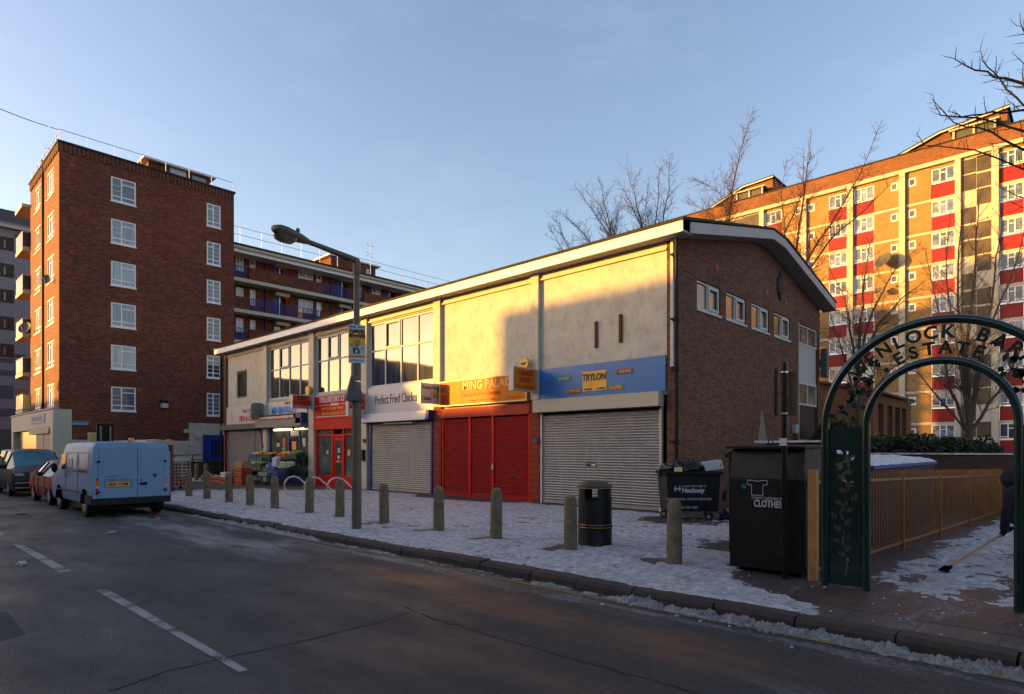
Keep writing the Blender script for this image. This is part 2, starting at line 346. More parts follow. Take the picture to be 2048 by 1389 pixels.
m_soil = M('wet_soil', (.035, .024, .018), .8, .4, 4, bump=.6)
m_ground = M('bare_ground', (.09, .08, .075), .9, .25, .8)
def worn(name, c, th):
    t = NT(name); k = t.ramp(t.math('MULTIPLY', t.math('ADD', t.noise(60, 4, .8), t.noise(2.5, 4, .6)), .5), th, th + .05)
    t.col(t.mix(k, (.03, .028, .03), c)); t.bump(t.noise(120), .3, .006); return t.done(.7)
m_roadwhite = worn('worn_white_line', (.26, .25, .235), .44); m_roadyel = worn('worn_yellow_line', (.19, .115, .022), .42)
m_kerb = M('granite_kerb', (.040, .029, .022), .75, .3, 5, dirt=.5, dc=(.04, .035, .03), bump=.5, bs=60)
# ------------------------------------------------------------------ building helpers
def pt(ax, c, u, z): return (c, u, z) if ax == 'X' else (u, c, z)
def wall(mb, ax, c, u0, u1, z0, z1, holes=(), dep=.12, k=None):
    us = sorted({u0, u1, *[min(max(h[i], u0), u1) for h in holes for i in (0, 1)]}); zs = sorted({z0, z1, *[min(max(h[i], z0), z1) for h in holes for i in (2, 3)]})
    for i in range(len(us) - 1):
        for j in range(len(zs) - 1):
            cu, cz = (us[i] + us[i + 1]) / 2, (zs[j] + zs[j + 1]) / 2
            if any(h[0] < cu < h[1] and h[2] < cz < h[3] for h in holes): continue
            mb.add([pt(ax, c, us[i], zs[j]), pt(ax, c, us[i + 1], zs[j]), pt(ax, c, us[i + 1], zs[j + 1]), pt(ax, c, us[i], zs[j + 1])], [(0, 1, 2, 3)], k)
    d = c + dep
    for a, b, e, f in holes:
        mb.add([pt(ax, c, a, e), pt(ax, d, a, e), pt(ax, d, a, f), pt(ax, c, a, f)], [(0, 1, 2, 3)], k)
        mb.add([pt(ax, c, b, e), pt(ax, d, b, e), pt(ax, d, b, f), pt(ax, c, b, f)], [(0, 1, 2, 3)], k)
        mb.add([pt(ax, c, a, f), pt(ax, c, b, f), pt(ax, d, b, f), pt(ax, d, a, f)], [(0, 1, 2, 3)], k)
        mb.add([pt(ax, c, a, e), pt(ax, c, b, e), pt(ax, d, b, e), pt(ax, d, a, e)], [(0, 1, 2, 3)], k)
def bx(mb, ax, c0, c1, u0, u1, z0, z1, k=None):
    return mb.box(c0, c1, u0, u1, z0, z1, k) if ax == 'X' else mb.box(u0, u1, c0, c1, z0, z1, k)
def window(parent, ax, c, u0, u1, z0, z1, vs=(), hs=(), fr=.06, fm=None, gm=None, sill=None, thick=.07, name='window', bars=()):
    """frame with mullions; vs: fractions of width; hs: (u fraction from, to, z fraction); glass set back behind the frame"""
    f = MB(); w, h = u1 - u0, z1 - z0
    bx(f, ax, c, c + thick, u0, u0 + fr, z0, z1); bx(f, ax, c, c + thick, u1 - fr, u1, z0, z1)
    bx(f, ax, c, c + thick, u0 + fr, u1 - fr, z0, z0 + fr); bx(f, ax, c, c + thick, u0 + fr, u1 - fr, z1 - fr, z1)
    xs = [0] + list(vs) + [1]
    for v in vs: bx(f, ax, c + .005, c + thick, u0 + v * w - fr * .45, u0 + v * w + fr * .45, z0 + fr, z1 - fr)
    for a, b, q in hs: bx(f, ax, c + .008, c + thick - .004, u0 + a * w + fr * .4, u0 + b * w - fr * .4, z0 + q * h - fr * .4, z0 + q * h + fr * .4)
    for a, b, q in bars: bx(f, ax, c + .02, c + thick - .006, u0 + a * w + fr * .5, u0 + b * w - fr * .5, z0 + q * h - .012, z0 + q * h + .012)
    if sill: bx(f, ax, c - sill, c + .02, u0 - .04, u1 + .04, z0 - .07, z0 - .004)
    o = f.build(name, fm or m_whitef, parent)
    g = MB(); bx(g, ax, c + thick * .6, c + thick * .6 + .01, u0 + fr * .5, u1 - fr * .5, z0 + fr * .5, z1 - fr * .5); g.build('pane', gm or m_glass, o)
    return o
def move_copy(o, d):
    c = copy_tree(o, o.parent); c.location = o.location + Vector(d); return c

# ------------------------------------------------------------------ the setting
def struct(name, mb, m): return tag(mb.build(name, m), kind='structure')
def grid(x0, x1, y0, y1, nx, ny, fz):
    mb = MB(); mb.v = [(x0 + (x1 - x0) * i / nx, y0 + (y1 - y0) * j / ny, fz(x0 + (x1 - x0) * i / nx, y0 + (y1 - y0) * j / ny)) for j in range(ny + 1) for i in range(nx + 1)]
    for j in range(ny):
        for i in range(nx):
            a = j * (nx + 1) + i; q = (a, a + 1, a + nx + 2, a + nx + 1)
            mb.f.append(q); mb.m.append(0)
    return mb
struct('ground', MB().poly([(-900, -900, -.03), (900, -900, -.03), (900, 900, -.03), (-900, 900, -.03)]), m_ground)
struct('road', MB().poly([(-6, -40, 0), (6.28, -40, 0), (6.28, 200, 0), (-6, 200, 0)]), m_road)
KX0, KX1, PZ = 6.22, 6.46, .12
struct('pavement', MB().box(KX1, 72, -40, 120, -.02, PZ), m_pave)
struct('far_pavement', MB().box(-12, -6, -40, 200, -.02, PZ), m_pave)
struct('path', MB().box(KX1 + .5, 20, -3.2, 2.55, PZ - .02, PZ + .004), m_path)
kb = MB(); rnd = random.Random(5); y = -6.0
while y < 44:
    L = rnd.uniform(.78, 1.02); a = rnd.uniform(-.012, .012); z = PZ + rnd.uniform(-.006, .014); x0 = KX0 + a
    kb.prism([(x0, y, -.02), (x0 + .01, y, z - .045), (x0 + .045, y, z), (KX1 + .01, y, z), (KX1 + .01, y, -.02)], (rnd.uniform(-.01, .01), L - .018, 0)); y += L
struct('kerb', kb, m_kerb)
struct('road_markings', MB().poly([(2.07, 4.9, .004), (2.14, 4.9, .004), (2.17, 9.05, .004), (2.05, 9.05, .004)]).poly([(2.0, 10.75, .004), (2.14, 10.75, .004), (2.12, 14.6, .004), (2.0, 14.6, .004)])
       .poly([(2.0, 16.4, .004), (2.12, 16.4, .004), (2.12, 20.4, .004), (2.0, 20.4, .004)]).poly([(2.03, -1, .004), (2.15, -1, .004), (2.15, 3.1, .004), (2.03, 3.1, .004)]), m_roadwhite)
yl = MB()
for i in range(60):
    y0 = -6 + i * .5; w = lambda y: .02 * math.sin(y * .9)
    yl.poly([(6.0 + w(y0), y0, .004), (6.075 + w(y0), y0, .004), (6.075 + w(y0 + .5), y0 + .5, .004), (6.0 + w(y0 + .5), y0 + .5, .004)])
struct('yellow_line', yl, m_roadyel)
m_crack = M('crack_black', (.010, .010, .010), .95, .1, 9); m_patch = M('old_tar_patch', (.028, .027, .026), .85, .3, 30, bump=.5)  # near-black strips drawn for the cracks
def crack(mb, pts, w=.012, seed=1):
    r = random.Random(seed); P = []
    for (a, b) in zip(pts, pts[1:]):
        n = max(3, int(math.dist(a, b) / .06))
        for i in range(n): q = i / n; P.append((a[0] + (b[0] - a[0]) * q + r.gauss(0, .012), a[1] + (b[1] - a[1]) * q + r.gauss(0, .012)))
    P.append(pts[-1])
    for i in range(len(P) - 1):
        d = Vector((P[i + 1][0] - P[i][0], P[i + 1][1] - P[i][1])); d.normalize() if d.length else 0; nn = Vector((-d.y, d.x)) * w * r.uniform(.3, 1)
        mb.poly([(P[i][0] - nn.x, P[i][1] - nn.y, .003), (P[i + 1][0] - nn.x, P[i + 1][1] - nn.y, .003), (P[i + 1][0] + nn.x, P[i + 1][1] + nn.y, .003), (P[i][0] + nn.x, P[i][1] + nn.y, .003)])
ck = MB(); g = G
crack(ck, [g(215, 1385), g(330, 1345), g(480, 1310), g(640, 1275), g(760, 1245), g(820, 1225)], .012, 1)
crack(ck, [g(800, 1210), g(860, 1235), g(960, 1265), g(1080, 1300), g(1240, 1345), g(1400, 1389)], .010, 2)
crack(ck, [g(820, 1225), g(900, 1210), g(1010, 1190), g(1080, 1180)], .006, 3)
crack(ck, [g(400, 1178), g(520, 1165), g(565, 1155)], .006, 4); crack(ck, [g(20, 1076), g(160, 1068), g(220, 1060)], .010, 6)
struct('road_cracks', ck, m_crack)
pp = [g(-60, 1225, .002), g(15, 1225, .002), g(52, 1268, .002), g(0, 1283, .002), g(-60, 1290, .002)]
struct('road_patch', MB().poly([(a, b, .0025) for a, b in pp]), m_patch)

# snow lying on the pavement: a real layer with its own heights, bare where feet and doors keep it clear
def sstep(a, b, x): t = min(1, max(0, (x - a) / (b - a))); return t * t * (3 - 2 * t)
BOL_Y = [4.35, 6.2, 7.9, 9.5, 11.34, 13.16, 14.6, 16.5, 18.05, 19.55, 21.3, 22.9]
FOOT = {}
rfp = random.Random(31)
for _ in range(34):                                                          # trails of footprints across and along the pavement
    fx, fy = rfp.uniform(7.0, 13.5), rfp.uniform(4, 22); fa = rfp.choice([R(90), R(-90), R(0), R(180), R(40), R(140)]) + rfp.gauss(0, .25)
    for k in range(rfp.randint(5, 13)):
        sd_ = .09 if k % 2 else -.09; cx, cy = fx + math.cos(fa) * .62 * k - math.sin(fa) * sd_, fy + math.sin(fa) * .62 * k + math.cos(fa) * sd_
        for a_ in (-1, 0, 1):
            for b_ in (-1, 0, 1): FOOT.setdefault((int(cx / .4) + a_, int(cy / .4) + b_), []).append((cx, cy, math.cos(fa), math.sin(fa), rfp.uniform(.010, .020)))
def foot(x, y):
    h = 0
    for cx, cy, c_, s_2, dp_ in FOOT.get((int(x / .4), int(y / .4)), ()):
        p, q = (x - cx) * c_ + (y - cy) * s_2, -(x - cx) * s_2 + (y - cy) * c_; d = math.hypot(p / .155, q / .06)
        if d < 1.7: h += -dp_ * (1 - sstep(.75, 1.05, d)) + .006 * math.exp(-((d - 1.2) / .2) ** 2)
    return h
def snow_h(x, y):
    p = Vector((x, y, 0))
    big = noise.fractal(p * .55, 1.0, 2.0, 4); mid = noise.fractal(Vector((x * 2.4, y * 2.0, 3)), .9, 2.0, 5); fine = noise.fractal(Vector((x * 9, y * 7, 7)), .8, 2.0, 4)
    h = .017 + .014 * big + .016 * mid + .014 * fine + .008 * noise.noise(Vector((x * 21, y * 17, 1)))
    h += foot(x, y) - .006 * math.exp(-((x - 10.9 - .3 * big) / .7) ** 2)
    h -= .06 * (1 - sstep(.0, .10, x - 6.33 - .16 * (big + .35) - .05 * mid))              # kerb edge
    wallx = 14.57 - (.35 + .25 * big)
    if 12.6 < y < 18.2: wallx -= .75 * sstep(12.6, 14, y) * (1 - sstep(17, 18.2, y))
    if y > 20: wallx -= 2.3 * sstep(21.5, 24, y)
    h -= .07 * sstep(wallx - .25, wallx + .1, x)
    h -= .06 * sstep(0, 1, (3.95 - 1.5 * (1 - sstep(6.7, 7.9, x)) + .5 * mid - y) / 1.0) * (1 - sstep(9.6, 10.4, x))  # bare strip round the clothing bank
    h -= .05 * sstep(24, 30, y)
    if x > 9.5: h -= .05 * (1 - sstep(4.2, 5.2, y))
    for by in BOL_Y:
        d = math.hypot((x - 8.02) / .34, (y - by - .28) / .24)
        if d < 2.2: h -= .035 * (1 - sstep(.6, 1.3, d + .5 * mid)); h += .022 * math.exp(-((math.hypot(x - 7.95, y - by + .05) - .24) / .08) ** 2)
    d = math.hypot(x - 8.58, y - 6.2)
    if d < .8: h += .02 * math.exp(-((d - .38) / .08) ** 2)
    if math.hypot((x - 13.2), (y - 6.9)) < 1.5: h -= .03 * (1 - sstep(.7, 1.4, math.hypot(x - 13.2, y - 6.9)))
    return PZ + max(h, -.012)
near = grid(6.32, 14.5, 2.0, 12.0, 236, 300, snow_h); far = grid(6.32, 14.5, 12.0, 27.0, 154, 230, snow_h)
for mb, nm in ((near, 'snow_cover'), (far, 'snow_cover_far')):
    keep = [(f, 0) for f in mb.f if any(mb.v[i][2] > PZ - .003 for i in f)]; mb.f = [k[0] for k in keep]; mb.m = [0] * len(keep)
    tag(mb.build('snow', m_snow, smooth=180), kind='stuff')
def path_h(x, y):
    mid = noise.fractal(Vector((x * 1.1, y * 1.9, 11)), .9, 2.0, 6); fine = noise.fractal(Vector((x * 6, y * 8, 5)), .8, 2.0, 4)
    h = .004 + .024 * mid + .020 * fine + .008 * noise.noise(Vector((x * 18, y * 26, 2))) + .010 * sstep(9, 13, x)
    h -= .04 * sstep(1.95 - .05 * (x - 8), 2.4 - .05 * (x - 8), y); h -= .05 * (1 - sstep(7.4, 8.6, x + .5 * mid))
    return PZ + .004 + max(h, -.012)
pg = grid(7.2, 19.4, -3.1, 2.5, 300, 190, path_h); pg.f = [f for f in pg.f if any(pg.v[i][2] > PZ for i in f)]; pg.m = [0] * len(pg.f)
tag(pg.build('path_snow', m_snow, smooth=180), kind='stuff')
# slush thrown against the kerb
def slush_h(x, y):
    a = noise.fractal(Vector((x * 7, y * 5, 1)), .8, 2.0, 5); big = noise.fractal(Vector((y * .5, 4, 2)), 1, 2, 3)
    c = 6.13; w = .12 + .05 * big
    amt = sstep(-.25, .35, big + .55 * math.sin(y * .55 + .6))
    if 8.2 < y < 9.8: amt *= .25
    h = (.034 + .040 * a + .035 * noise.noise(Vector((x * 30, y * 24, 2))) + .016 * noise.noise(Vector((x * 70, y * 60, 5)))) * math.exp(-((x - c - .03) / w) ** 2) * (.35 + amt) - .014
    return max(h, -.01)
sl = grid(5.75, 6.27, -1, 8, 60, 900, slush_h); s2_ = grid(5.75, 6.27, 8, 19, 40, 450, slush_h); n0_ = len(sl.v); sl.v += s2_.v; sl.f += [tuple(i + n0_ for i in f) for f in s2_.f]; sl.f = [f for f in sl.f if any(sl.v[i][2] > .001 for i in f)]; sl.m = [0] * len(sl.f)
tag(sl.build('gutter_slush', m_slush, smooth=180), kind='stuff')
cr = MB(); r_ = random.Random(8)
for i in range(80):
    x = r_.choice([r_.gauss(5.9, .18), r_.gauss(6.8, .3), r_.uniform(7.2, 8.0)]); y = r_.uniform(-.6, 9) if x < 6.3 else r_.uniform(.2, 3.6); s = r_.uniform(.006, .028) * (.6 if x > 6.4 else 1)
    cr.blob((x, y, (0 if x < 6.25 else PZ) + s * .3), s * 1.5, s, s * .7, seed=i, n=6, m=4)
tag(cr.build('snow_crumbs', m_snow), kind='stuff')
tag(MB().box(8.3, 9.7, 2.8, 4.0, PZ - .03, PZ + .006).build('soil', m_soil), kind='structure')

# ------------------------------------------------------------------ the row of shops
XF = 14.57; YG = 7.95
shop = thing('shop_building', 'two storey parade of shops with cream upper walls and a brown brick end wall', 'shop building', (XF, YG, 0))
ZR = ZXY(444, 14.2, 7.5)
# profile of the roof seen on the end wall
prof = [(14.12, 7.46), (19.95, 8.68), (21.2, 8.62), (26.35, 7.50)]
w = MB(); holes = [(15.79, 17.24, 5.62, 6.43), (17.61, 19.04, 5.62, 6.43), (19.46, 20.90, 5.62, 6.43), (21.34, 22.84, 5.62, 6.43), (23.76, 25.89, 2.14, 6.41)]
wall(w, 'Y', YG, XF, 26.1, 0, 7.1, holes, .14)
w.poly([(XF, YG, 7.1), (26.1, YG, 7.1), (26.1, YG, 7.4), (21.2, YG, 8.5), (19.95, YG, 8.56), (XF, YG, 7.4)])
w.poly([(26.1, YG, 0), (26.1, 36.3, 0), (26.1, 36.3, 7.4), (26.1, YG, 7.4)]); w.poly([(XF, 36.3, 0), (26.1, 36.3, 0), (26.1, 36.3, 7.4), (20, 36.3, 8.4), (XF, 36.3, 7.4)])
w.box(XF - .04, XF + .2, 7.951, 8.16, 0, 7.15); w.box(XF - .1, XF + .2, 36.0, 36.299, 0, 7.15)
w.build('wall', m_brick_gable, shop)
r = MB(); r.prism([(14.02, 7.42, 7.44), (19.95, 7.42, 8.72), (21.2, 7.42, 8.66), (26.45, 7.42, 7.50), (26.45, 7.42, 7.54), (21.2, 7.42, 8.73), (19.95, 7.42, 8.77), (14.0, 7.42, 7.51)], (0, 29.3, 0))
roof = r.build('roof', m_felt, shop)
sn = grid(14.6, 26.2, 7.6, 36, 60, 90, lambda x, y: (7.555 + (x - 14.02) * .2125 if x < 19.95 else 8.80 - (x - 19.95) * .19) + .03 + .03 * noise.fractal(Vector((x * .7, y * .9, 0)), 1, 2, 4) + (.02 if x > 20 else -.02)); sn.build('roof_snow', m_snowclean, roof, smooth=180)
b = MB()                                                                     # bargeboards and boarded eaves on the end wall
for (x0, z0), (x1, z1) in (((14.45, 7.43), (19.95, 8.64)), ((21.0, 8.60), (26.42, 7.42))):
    b.prism([(x0, 7.44, z0 + .06), (x1, 7.44, z1 + .06), (x1, 7.44, z1 - .22), (x0, 7.44, z0 - .22)], (0, .035, 0))
b.prism([(19.953, 7.442, 8.70), (20.997, 7.442, 8.66), (20.997, 7.442, 8.39), (19.953, 7.442, 8.43)], (0, .035, 0))
b.build('bargeboard', m_panelwhite, roof)
b = MB(); b.prism([(14.5, 7.48, 7.22), (19.95, 7.48, 8.42), (21.0, 7.48, 8.38), (26.4, 7.48, 7.20), (26.4, 7.48, 7.23), (21.0, 7.48, 8.41), (19.95, 7.48, 8.45), (14.5, 7.48, 7.25)], (0, .462, 0)); b.build('soffit', m_soffit, roof)
b = MB(); b.box(14.05, 14.10, 7.46, 36.6, 7.17, 7.47); b.build('fascia_board', m_white, roof)
b = MB(); b.box(14.10, XF + .05, 7.5, 36.5, 7.2, 7.25); b.build('soffit', m_soffit, roof)
b = MB(); b.box(XF + .07, 26.0, 8.0, 36.2, .05, .08); b.box(XF + 3, XF + 3.1, 8.2, 36, 0, 7.2); b.build('interior', m_dgrey, shop)
PIL = [(12.52, 12.85), (17.2, 17.58), (21.87, 22.28), (26.16, 26.62), (30.9, 31.3)]
for a, c in PIL:
    b = MB(); b.box(XF - .13, XF + .05, a, c, 0 if a > 20 else 3.3, 7.2); b.build('pilaster', m_cream2 if a > 20 else m_cream, shop)
    if a < 20:
        b = MB(); b.box(XF - .10, XF + .05, a - .02, c + .02, 0, 3.298); b.build('tiled_pier', m_tile_red, shop)
BAY = [(8.16, 12.52), (12.85, 17.2), (17.58, 21.87), (22.28, 26.16), (26.62, 30.9), (31.3, 36.0)]
b = MB()
for i, (a, c) in enumerate(BAY):                                             # upper walls, the blank ones and those round the windows
    if i in (0, 1): wall(b, 'X', XF, a, c, 3.2, 7.2)
    elif i == 5: wall(b, 'X', XF, a, c, 3.2, 7.2, [(33.5, 34.8, 4.6, 6.1)], .12)
    else: wall(b, 'X', XF, a, c, 3.2, 7.2, [(a + .03, c - .03, 4.28, 6.92)], .12)
b.build('upper_wall', m_cream, shop)
b = MB()
for a, c in BAY: b.box(XF - .035, XF - .001, a + .002, c - .002, 6.98, 7.16); b.box(XF - .075, XF - .036, a + .002, c - .002, 6.965, 7.02)
b.build('ledge', m_cream2, shop)
for i in (2, 3, 4):
    a, c = BAY[i]; wd = window(shop, 'X', XF + .03, a + .05, c - .05, 4.3, 6.90, (.25, .5, .75), ((0, 1, .57),), .07, m_oldframe, m_glass_blue if i == 2 else m_glass_dirty, .06)
    f = MB(); k = {2: 2, 3: 2, 4: 2}[i]; W_ = (c - a - .1) / 4; y0 = a + .05 + W_ * k
    for (q0, q1, z0, z1) in ((y0 + .04, y0 + .1, 5.82, 6.84), (y0 + W_ - .1, y0 + W_ - .04, 5.82, 6.84), (y0 + .1, y0 + W_ - .1, 5.82, 5.88), (y0 + .1, y0 + W_ - .1, 6.78, 6.84)): f.box(XF + .005, XF + .05, q0, q1, z0, z1)
    f.build('casement', m_oldframe, wd)
window(shop, 'X', XF + .03, 33.52, 34.78, 4.62, 6.08, (), (), .07, m_dgrey, m_glass_dirty)
b = MB(); b.box(XF - .05, XF - .001, 9.55, 9.64, 4.72, 5.50); b.build('rusty_bar', M('rust', (.10, .03, .012), .9, .3, 20), shop); b = MB(); b.box(XF - .05, XF - .001, 10.38, 10.46, 4.66, 5.42); b.build('rusty_bar', M('rust', (1, 1, 1)), shop)
# windows of the brick end wall
for (a, c) in ((15.79, 17.24), (17.61, 19.04), (19.46, 20.90), (21.34, 22.84)):
    wd = window(shop, 'Y', YG + .05, a + .01, c - .01, 5.63, 6.42, (.5,), (), .06, m_oldframe, m_glassbrown, .08)
    f = MB(); w2 = (c - a) / 2; x0 = a + w2 + .03
    for q in ((x0, x0 + .07, 5.69, 6.36), (c - .13, c - .06, 5.69, 6.36), (x0 + .07, c - .13, 5.69, 5.76), (x0 + .07, c - .13, 6.29, 6.36)): f.box(q[0], q[1], YG + .02, YG + .06, q[2], q[3])
    f.build('casement', m_oldframe, wd)
window(shop, 'Y', YG + .05, 23.78, 25.87, 5.66, 6.40, (.52,), (), .06, m_oldframe, m_glass, 0)
b = MB(); b.box(23.8, 25.85, YG + .07, YG + .1, 4.26, 5.655); b.build('infill_panel', m_panelwhite, shop)
window(shop, 'Y', YG + .05, 23.78, 25.87, 3.42, 4.255, (.52,), (), .06, m_oldframe, m_glassbrown, 0)
b = MB(); b.box(23.8, 25.85, YG + .08, YG + .11, 2.15, 3.41); b.build('dark_boarding', m_black, shop)
b = MB(); b.box(23.7, 26.0, YG - .06, YG + .0, 2.05, 2.135); b.box(23.72, 23.765, YG - .01, YG + .05, 2.14, 6.41); b.build('sill', m_oldframe, shop)
for (x, z) in ((17.0, 6.98), (20.7, 6.98), (22.4, 6.97)):
    b = MB(); b.box(x - .11, x + .11, YG - .012, YG + .02, z - .11, z + .11); b.build('air_brick', M('terracotta', (.25, .05, .03)), shop)
b = MB(); b.box(21.6, 22.1, YG - .02, YG + .01, 7.1, 7.62); b.blob((21.85, YG - .03, 7.4), .22, .06, .45, seed=4, amp=.5); b.build('flue_hole', m_black, shop)
b = MB(); b.tube([(14.38, 7.80, .15), (14.38, 7.80, 7.15)], .05, 10)
for z in (.9, 1.9, 3.75, 5.05, 6.7): b.tube([(14.38, 7.80, z), (14.38, 7.80, z + .1)], .075, 10); b.box(14.3, 14.57, 7.86, 7.94, z + .02, z + .07)
b.build('drainpipe', m_black, shop, smooth=40)
b = MB(); b.box(14.47, 14.55, 7.955, 8.03, 3.9, 7.18); b.build('conduit', m_oldframe, shop)
b = MB(); b.box(26.0, 26.3, YG - .28, YG - .05, 4.6, 5.7); b.box(26.02, 26.08, YG - .05, YG, 5.0, 5.3); b.build('wall_light', m_dgrey, shop)
b = MB(); b.box(23.05, 23.32, YG - .14, YG, 2.35, 2.65); b.build('meter_box', m_panelwhite, shop); b = MB(); b.tube([(23.2, YG - .03, 2.35), (23.22, YG - .03, 2.0), (23.6, YG - .03, 1.9)], .015, 6); b.build('cable', m_black, shop)
pts = [(20.05, 1.4), (20.02, 2.1), (20.22, 3.02), (20.34, 3.02), (20.72, 2.1), (20.95, 1.4)]
MBp = MB().prism([(x, YG - .003, z) for x, z in pts], (0, .002, 0)); MBp.build('paint_mark', M('pale_paint_mark', (.19, .155, .14), .9, .2, 6), shop)

def shutter(a, c, z0, z1, m, off=.0, pitch=.076, name='roller_shutter'):
    b = MB(); n = int((z1 - z0) / pitch); X = XF - off
    prof = []
    for i in range(n):
        z = z0 + i * pitch
        for q, d in ((0, .0), (.10, .0), (.22, .030), (.50, .040), (.80, .028), (.92, .0)): prof.append((z + q * pitch, d))
    prof.append((z0 + n * pitch, 0))
    for (za, da), (zb, db) in zip(prof, prof[1:]): b.poly([(X - da, a, za), (X - db, a, zb), (X - db, c, zb), (X - da, c, za)])
    b.box(X - .04, X + .0, a, c, z0 - .1, z0 - .002)
    return b.build(name, m, shop)
def rails(a, c, z0, z1, m, off=.0, w=.07):
    b = MB(); b.box(XF - off - .07, XF - off + .03, a - w, a - .002, z0, z1); b.box(XF - off - .07, XF - off + .03, c + .002, c + w, z0, z1); b.build('guide_rail', m, shop)
def hood(a, c, z0, z1, m, d=.32, slope=.0, dark_end=True):
    b = MB(); b.prism([(XF - .0, a, z0), (XF - d, a, z0), (XF - d + slope, a, z1), (XF, a, z1)], (0, c - a, 0)); b.build('shutter_box', m, shop)
    b = MB(); b.box(XF - d + .03, XF - .02, a + .05, c - .05, z0 - .03, z0 - .003); b.build('shutter_slot', m_black, shop)
# bay one: galvanised shutter, speckled box
m_speck = M('speckled_stone_box', (.46, .41, .30), .8, .35, 55, bump=.2)
shutter(8.36, 12.40, .24, 2.86, m_galv, .02); rails(8.36, 12.40, .12, 2.9, m_cream2, .02); hood(8.26, 12.60, 2.89, 3.27, m_speck, .3, 0)
b = MB(); b.box(XF - .055, XF - .02, 10.4, 10.75, 1.27, 1.37); b.build('shutter_lock', m_black, shop); b = MB(); b.box(XF - .06, XF - .056, 10.42, 10.56, 1.29, 1.34); b.build('lock_plate', m_paleyellow, shop)
b = MB(); b.box(XF - .2, XF - .09, 12.50, 12.66, 1.95, 2.10); b.build('shutter_switch', m_dgrey, shop)
# bay two: three red shutters under a worn red fascia
for a, c in ((12.98, 14.50), (14.62, 15.62), (15.74, 17.06)):
    shutter(a, c, .3, 2.86, m_redsh, .02, .070)
for a, c in ((12.90, 12.975), (14.505, 14.615), (15.625, 15.735), (17.065, 17.14)): MB().box(XF - .08, XF + .02, a, c, .12, 2.87).build('door_stile', m_red, shop)
b = MB(); b.box(XF - .06, XF + .02, 12.98, 17.06, .12, .2); b.build('kick_plate', m_redsh, shop)
b = MB(); b.box(XF - .12, XF, 12.9, 17.15, 2.875, 3.2); b.build('fascia', m_redfade, shop)
b = MB(); b.box(XF - .07, XF - .047, 13.6, 13.75, .82, .88); b.build('letter_slot', m_black, shop); b = MB(); b.box(XF - .1, XF - .081, 14.53, 14.59, 1.1, 1.28); b.build('handle', m_signwhite, shop)
# bay three
shutter(17.78, 21.60, .24, 2.84, m_galv, .02); rails(17.78, 21.60, .12, 2.88, m_bluepaint, .02, .1); hood(17.75, 22.0, 2.86, 3.19, m_signwhite, .36, .04)
b = MB(); b.box(XF - .34, XF, 17.6, 17.745, 2.87, 3.2); b.build('shutter_motor', m_bluepaint, shop)
b = MB(); b.tube([(XF - .2, 18.7, 2.78), (XF - .2, 20.6, 2.78)], .03, 8); b.build('tube_lamp', m_signwhite, shop)
b = MB(); b.box(XF - .24, XF - .13, 21.95, 22.15, 1.3, 1.75); b.build('wall_ashtray', m_black, shop); b = MB(); b.box(XF - .2, XF - .13, 21.9, 22.05, 2.05, 2.2); b.build('alarm_button', m_red, shop)
# bay four: red dry cleaner's front
b = MB()
for a, c, z0, z1 in ((22.28, 26.16, 2.66, 3.2), (22.28, 26.16, .12, .62), (22.28, 22.42, .62, 2.66), (26.0, 26.16, .62, 2.66), (23.72, 23.86, .62, 2.66), (24.62, 24.78, .62, 2.66), (22.42, 23.72, 2.36, 2.44), (24.78, 26.0, 2.36, 2.44), (23.86, 24.62, 2.30, 2.44)):
    b.box(XF - .1 if z0 > 2.5 and z1 > 3 else XF - .03, XF + .06, a, c, z0, z1)
b.box(XF - .14, XF - .101, 22.28, 26.16, 3.12, 3.2); fr4 = b.build('shopfront', m_red, shop)
for a, c in ((22.42, 23.72), (24.78, 26.0)): MB().box(XF + .03, XF + .04, a, c, .62, 2.66).build('pane', glass('shop_glass', (.075, .085, .08), .03, .5) if a < 23 else bpy.data.materials['shop_glass'], fr4)
d = MB(); d.box(XF - .0, XF + .03, 23.88, 23.98, .16, 2.28); d.box(XF, XF + .03, 24.5, 24.6, .16, 2.28); d.box(XF, XF + .03, 23.98, 24.5, 2.15, 2.28); d.box(XF, XF + .03, 23.98, 24.5, 1.18, 1.3); d.box(XF, XF + .03, 23.98, 24.5, .16, .3); dr = d.build('door', m_red, shop)
MB().box(XF + .01, XF + .02, 23.98, 24.5, .3, 2.15).build('pane', glass('door_glass', (.06, .06, .045), .03, .5), dr); MB().box(XF - .012, XF, 24.14, 24.34, 1.22, 1.26).build('letter_plate', m_paleyellow, dr)
for (y0, y1, z0, z1, mm) in ((25.1, 25.25, 1.55, 1.72, m_signwhite), (24.12, 24.3, 1.62, 1.82, m_signwhite), (24.15, 24.3, 1.36, 1.5, m_paleyellow), (22.55, 23.0, .95, 1.45, m_inkred), (23.3, 23.5, 1.5, 1.75, m_inkor), (22.65, 22.85, 1.45, 1.6, m_signwhite), (23.3, 25.0, .0, 0, None)):
    if mm: MB().box(XF - .012 + .02, XF + .028, y0, y1, z0, z1).build('window_sticker', mm, fr4)
MB().box(XF + .12, XF + .5, 24.82, 25.0, .62, 1.35).box(XF + .3, XF + .6, 25.05, 25.5, .62, 1.2).build('shop_display', m_paleyellow, fr4)
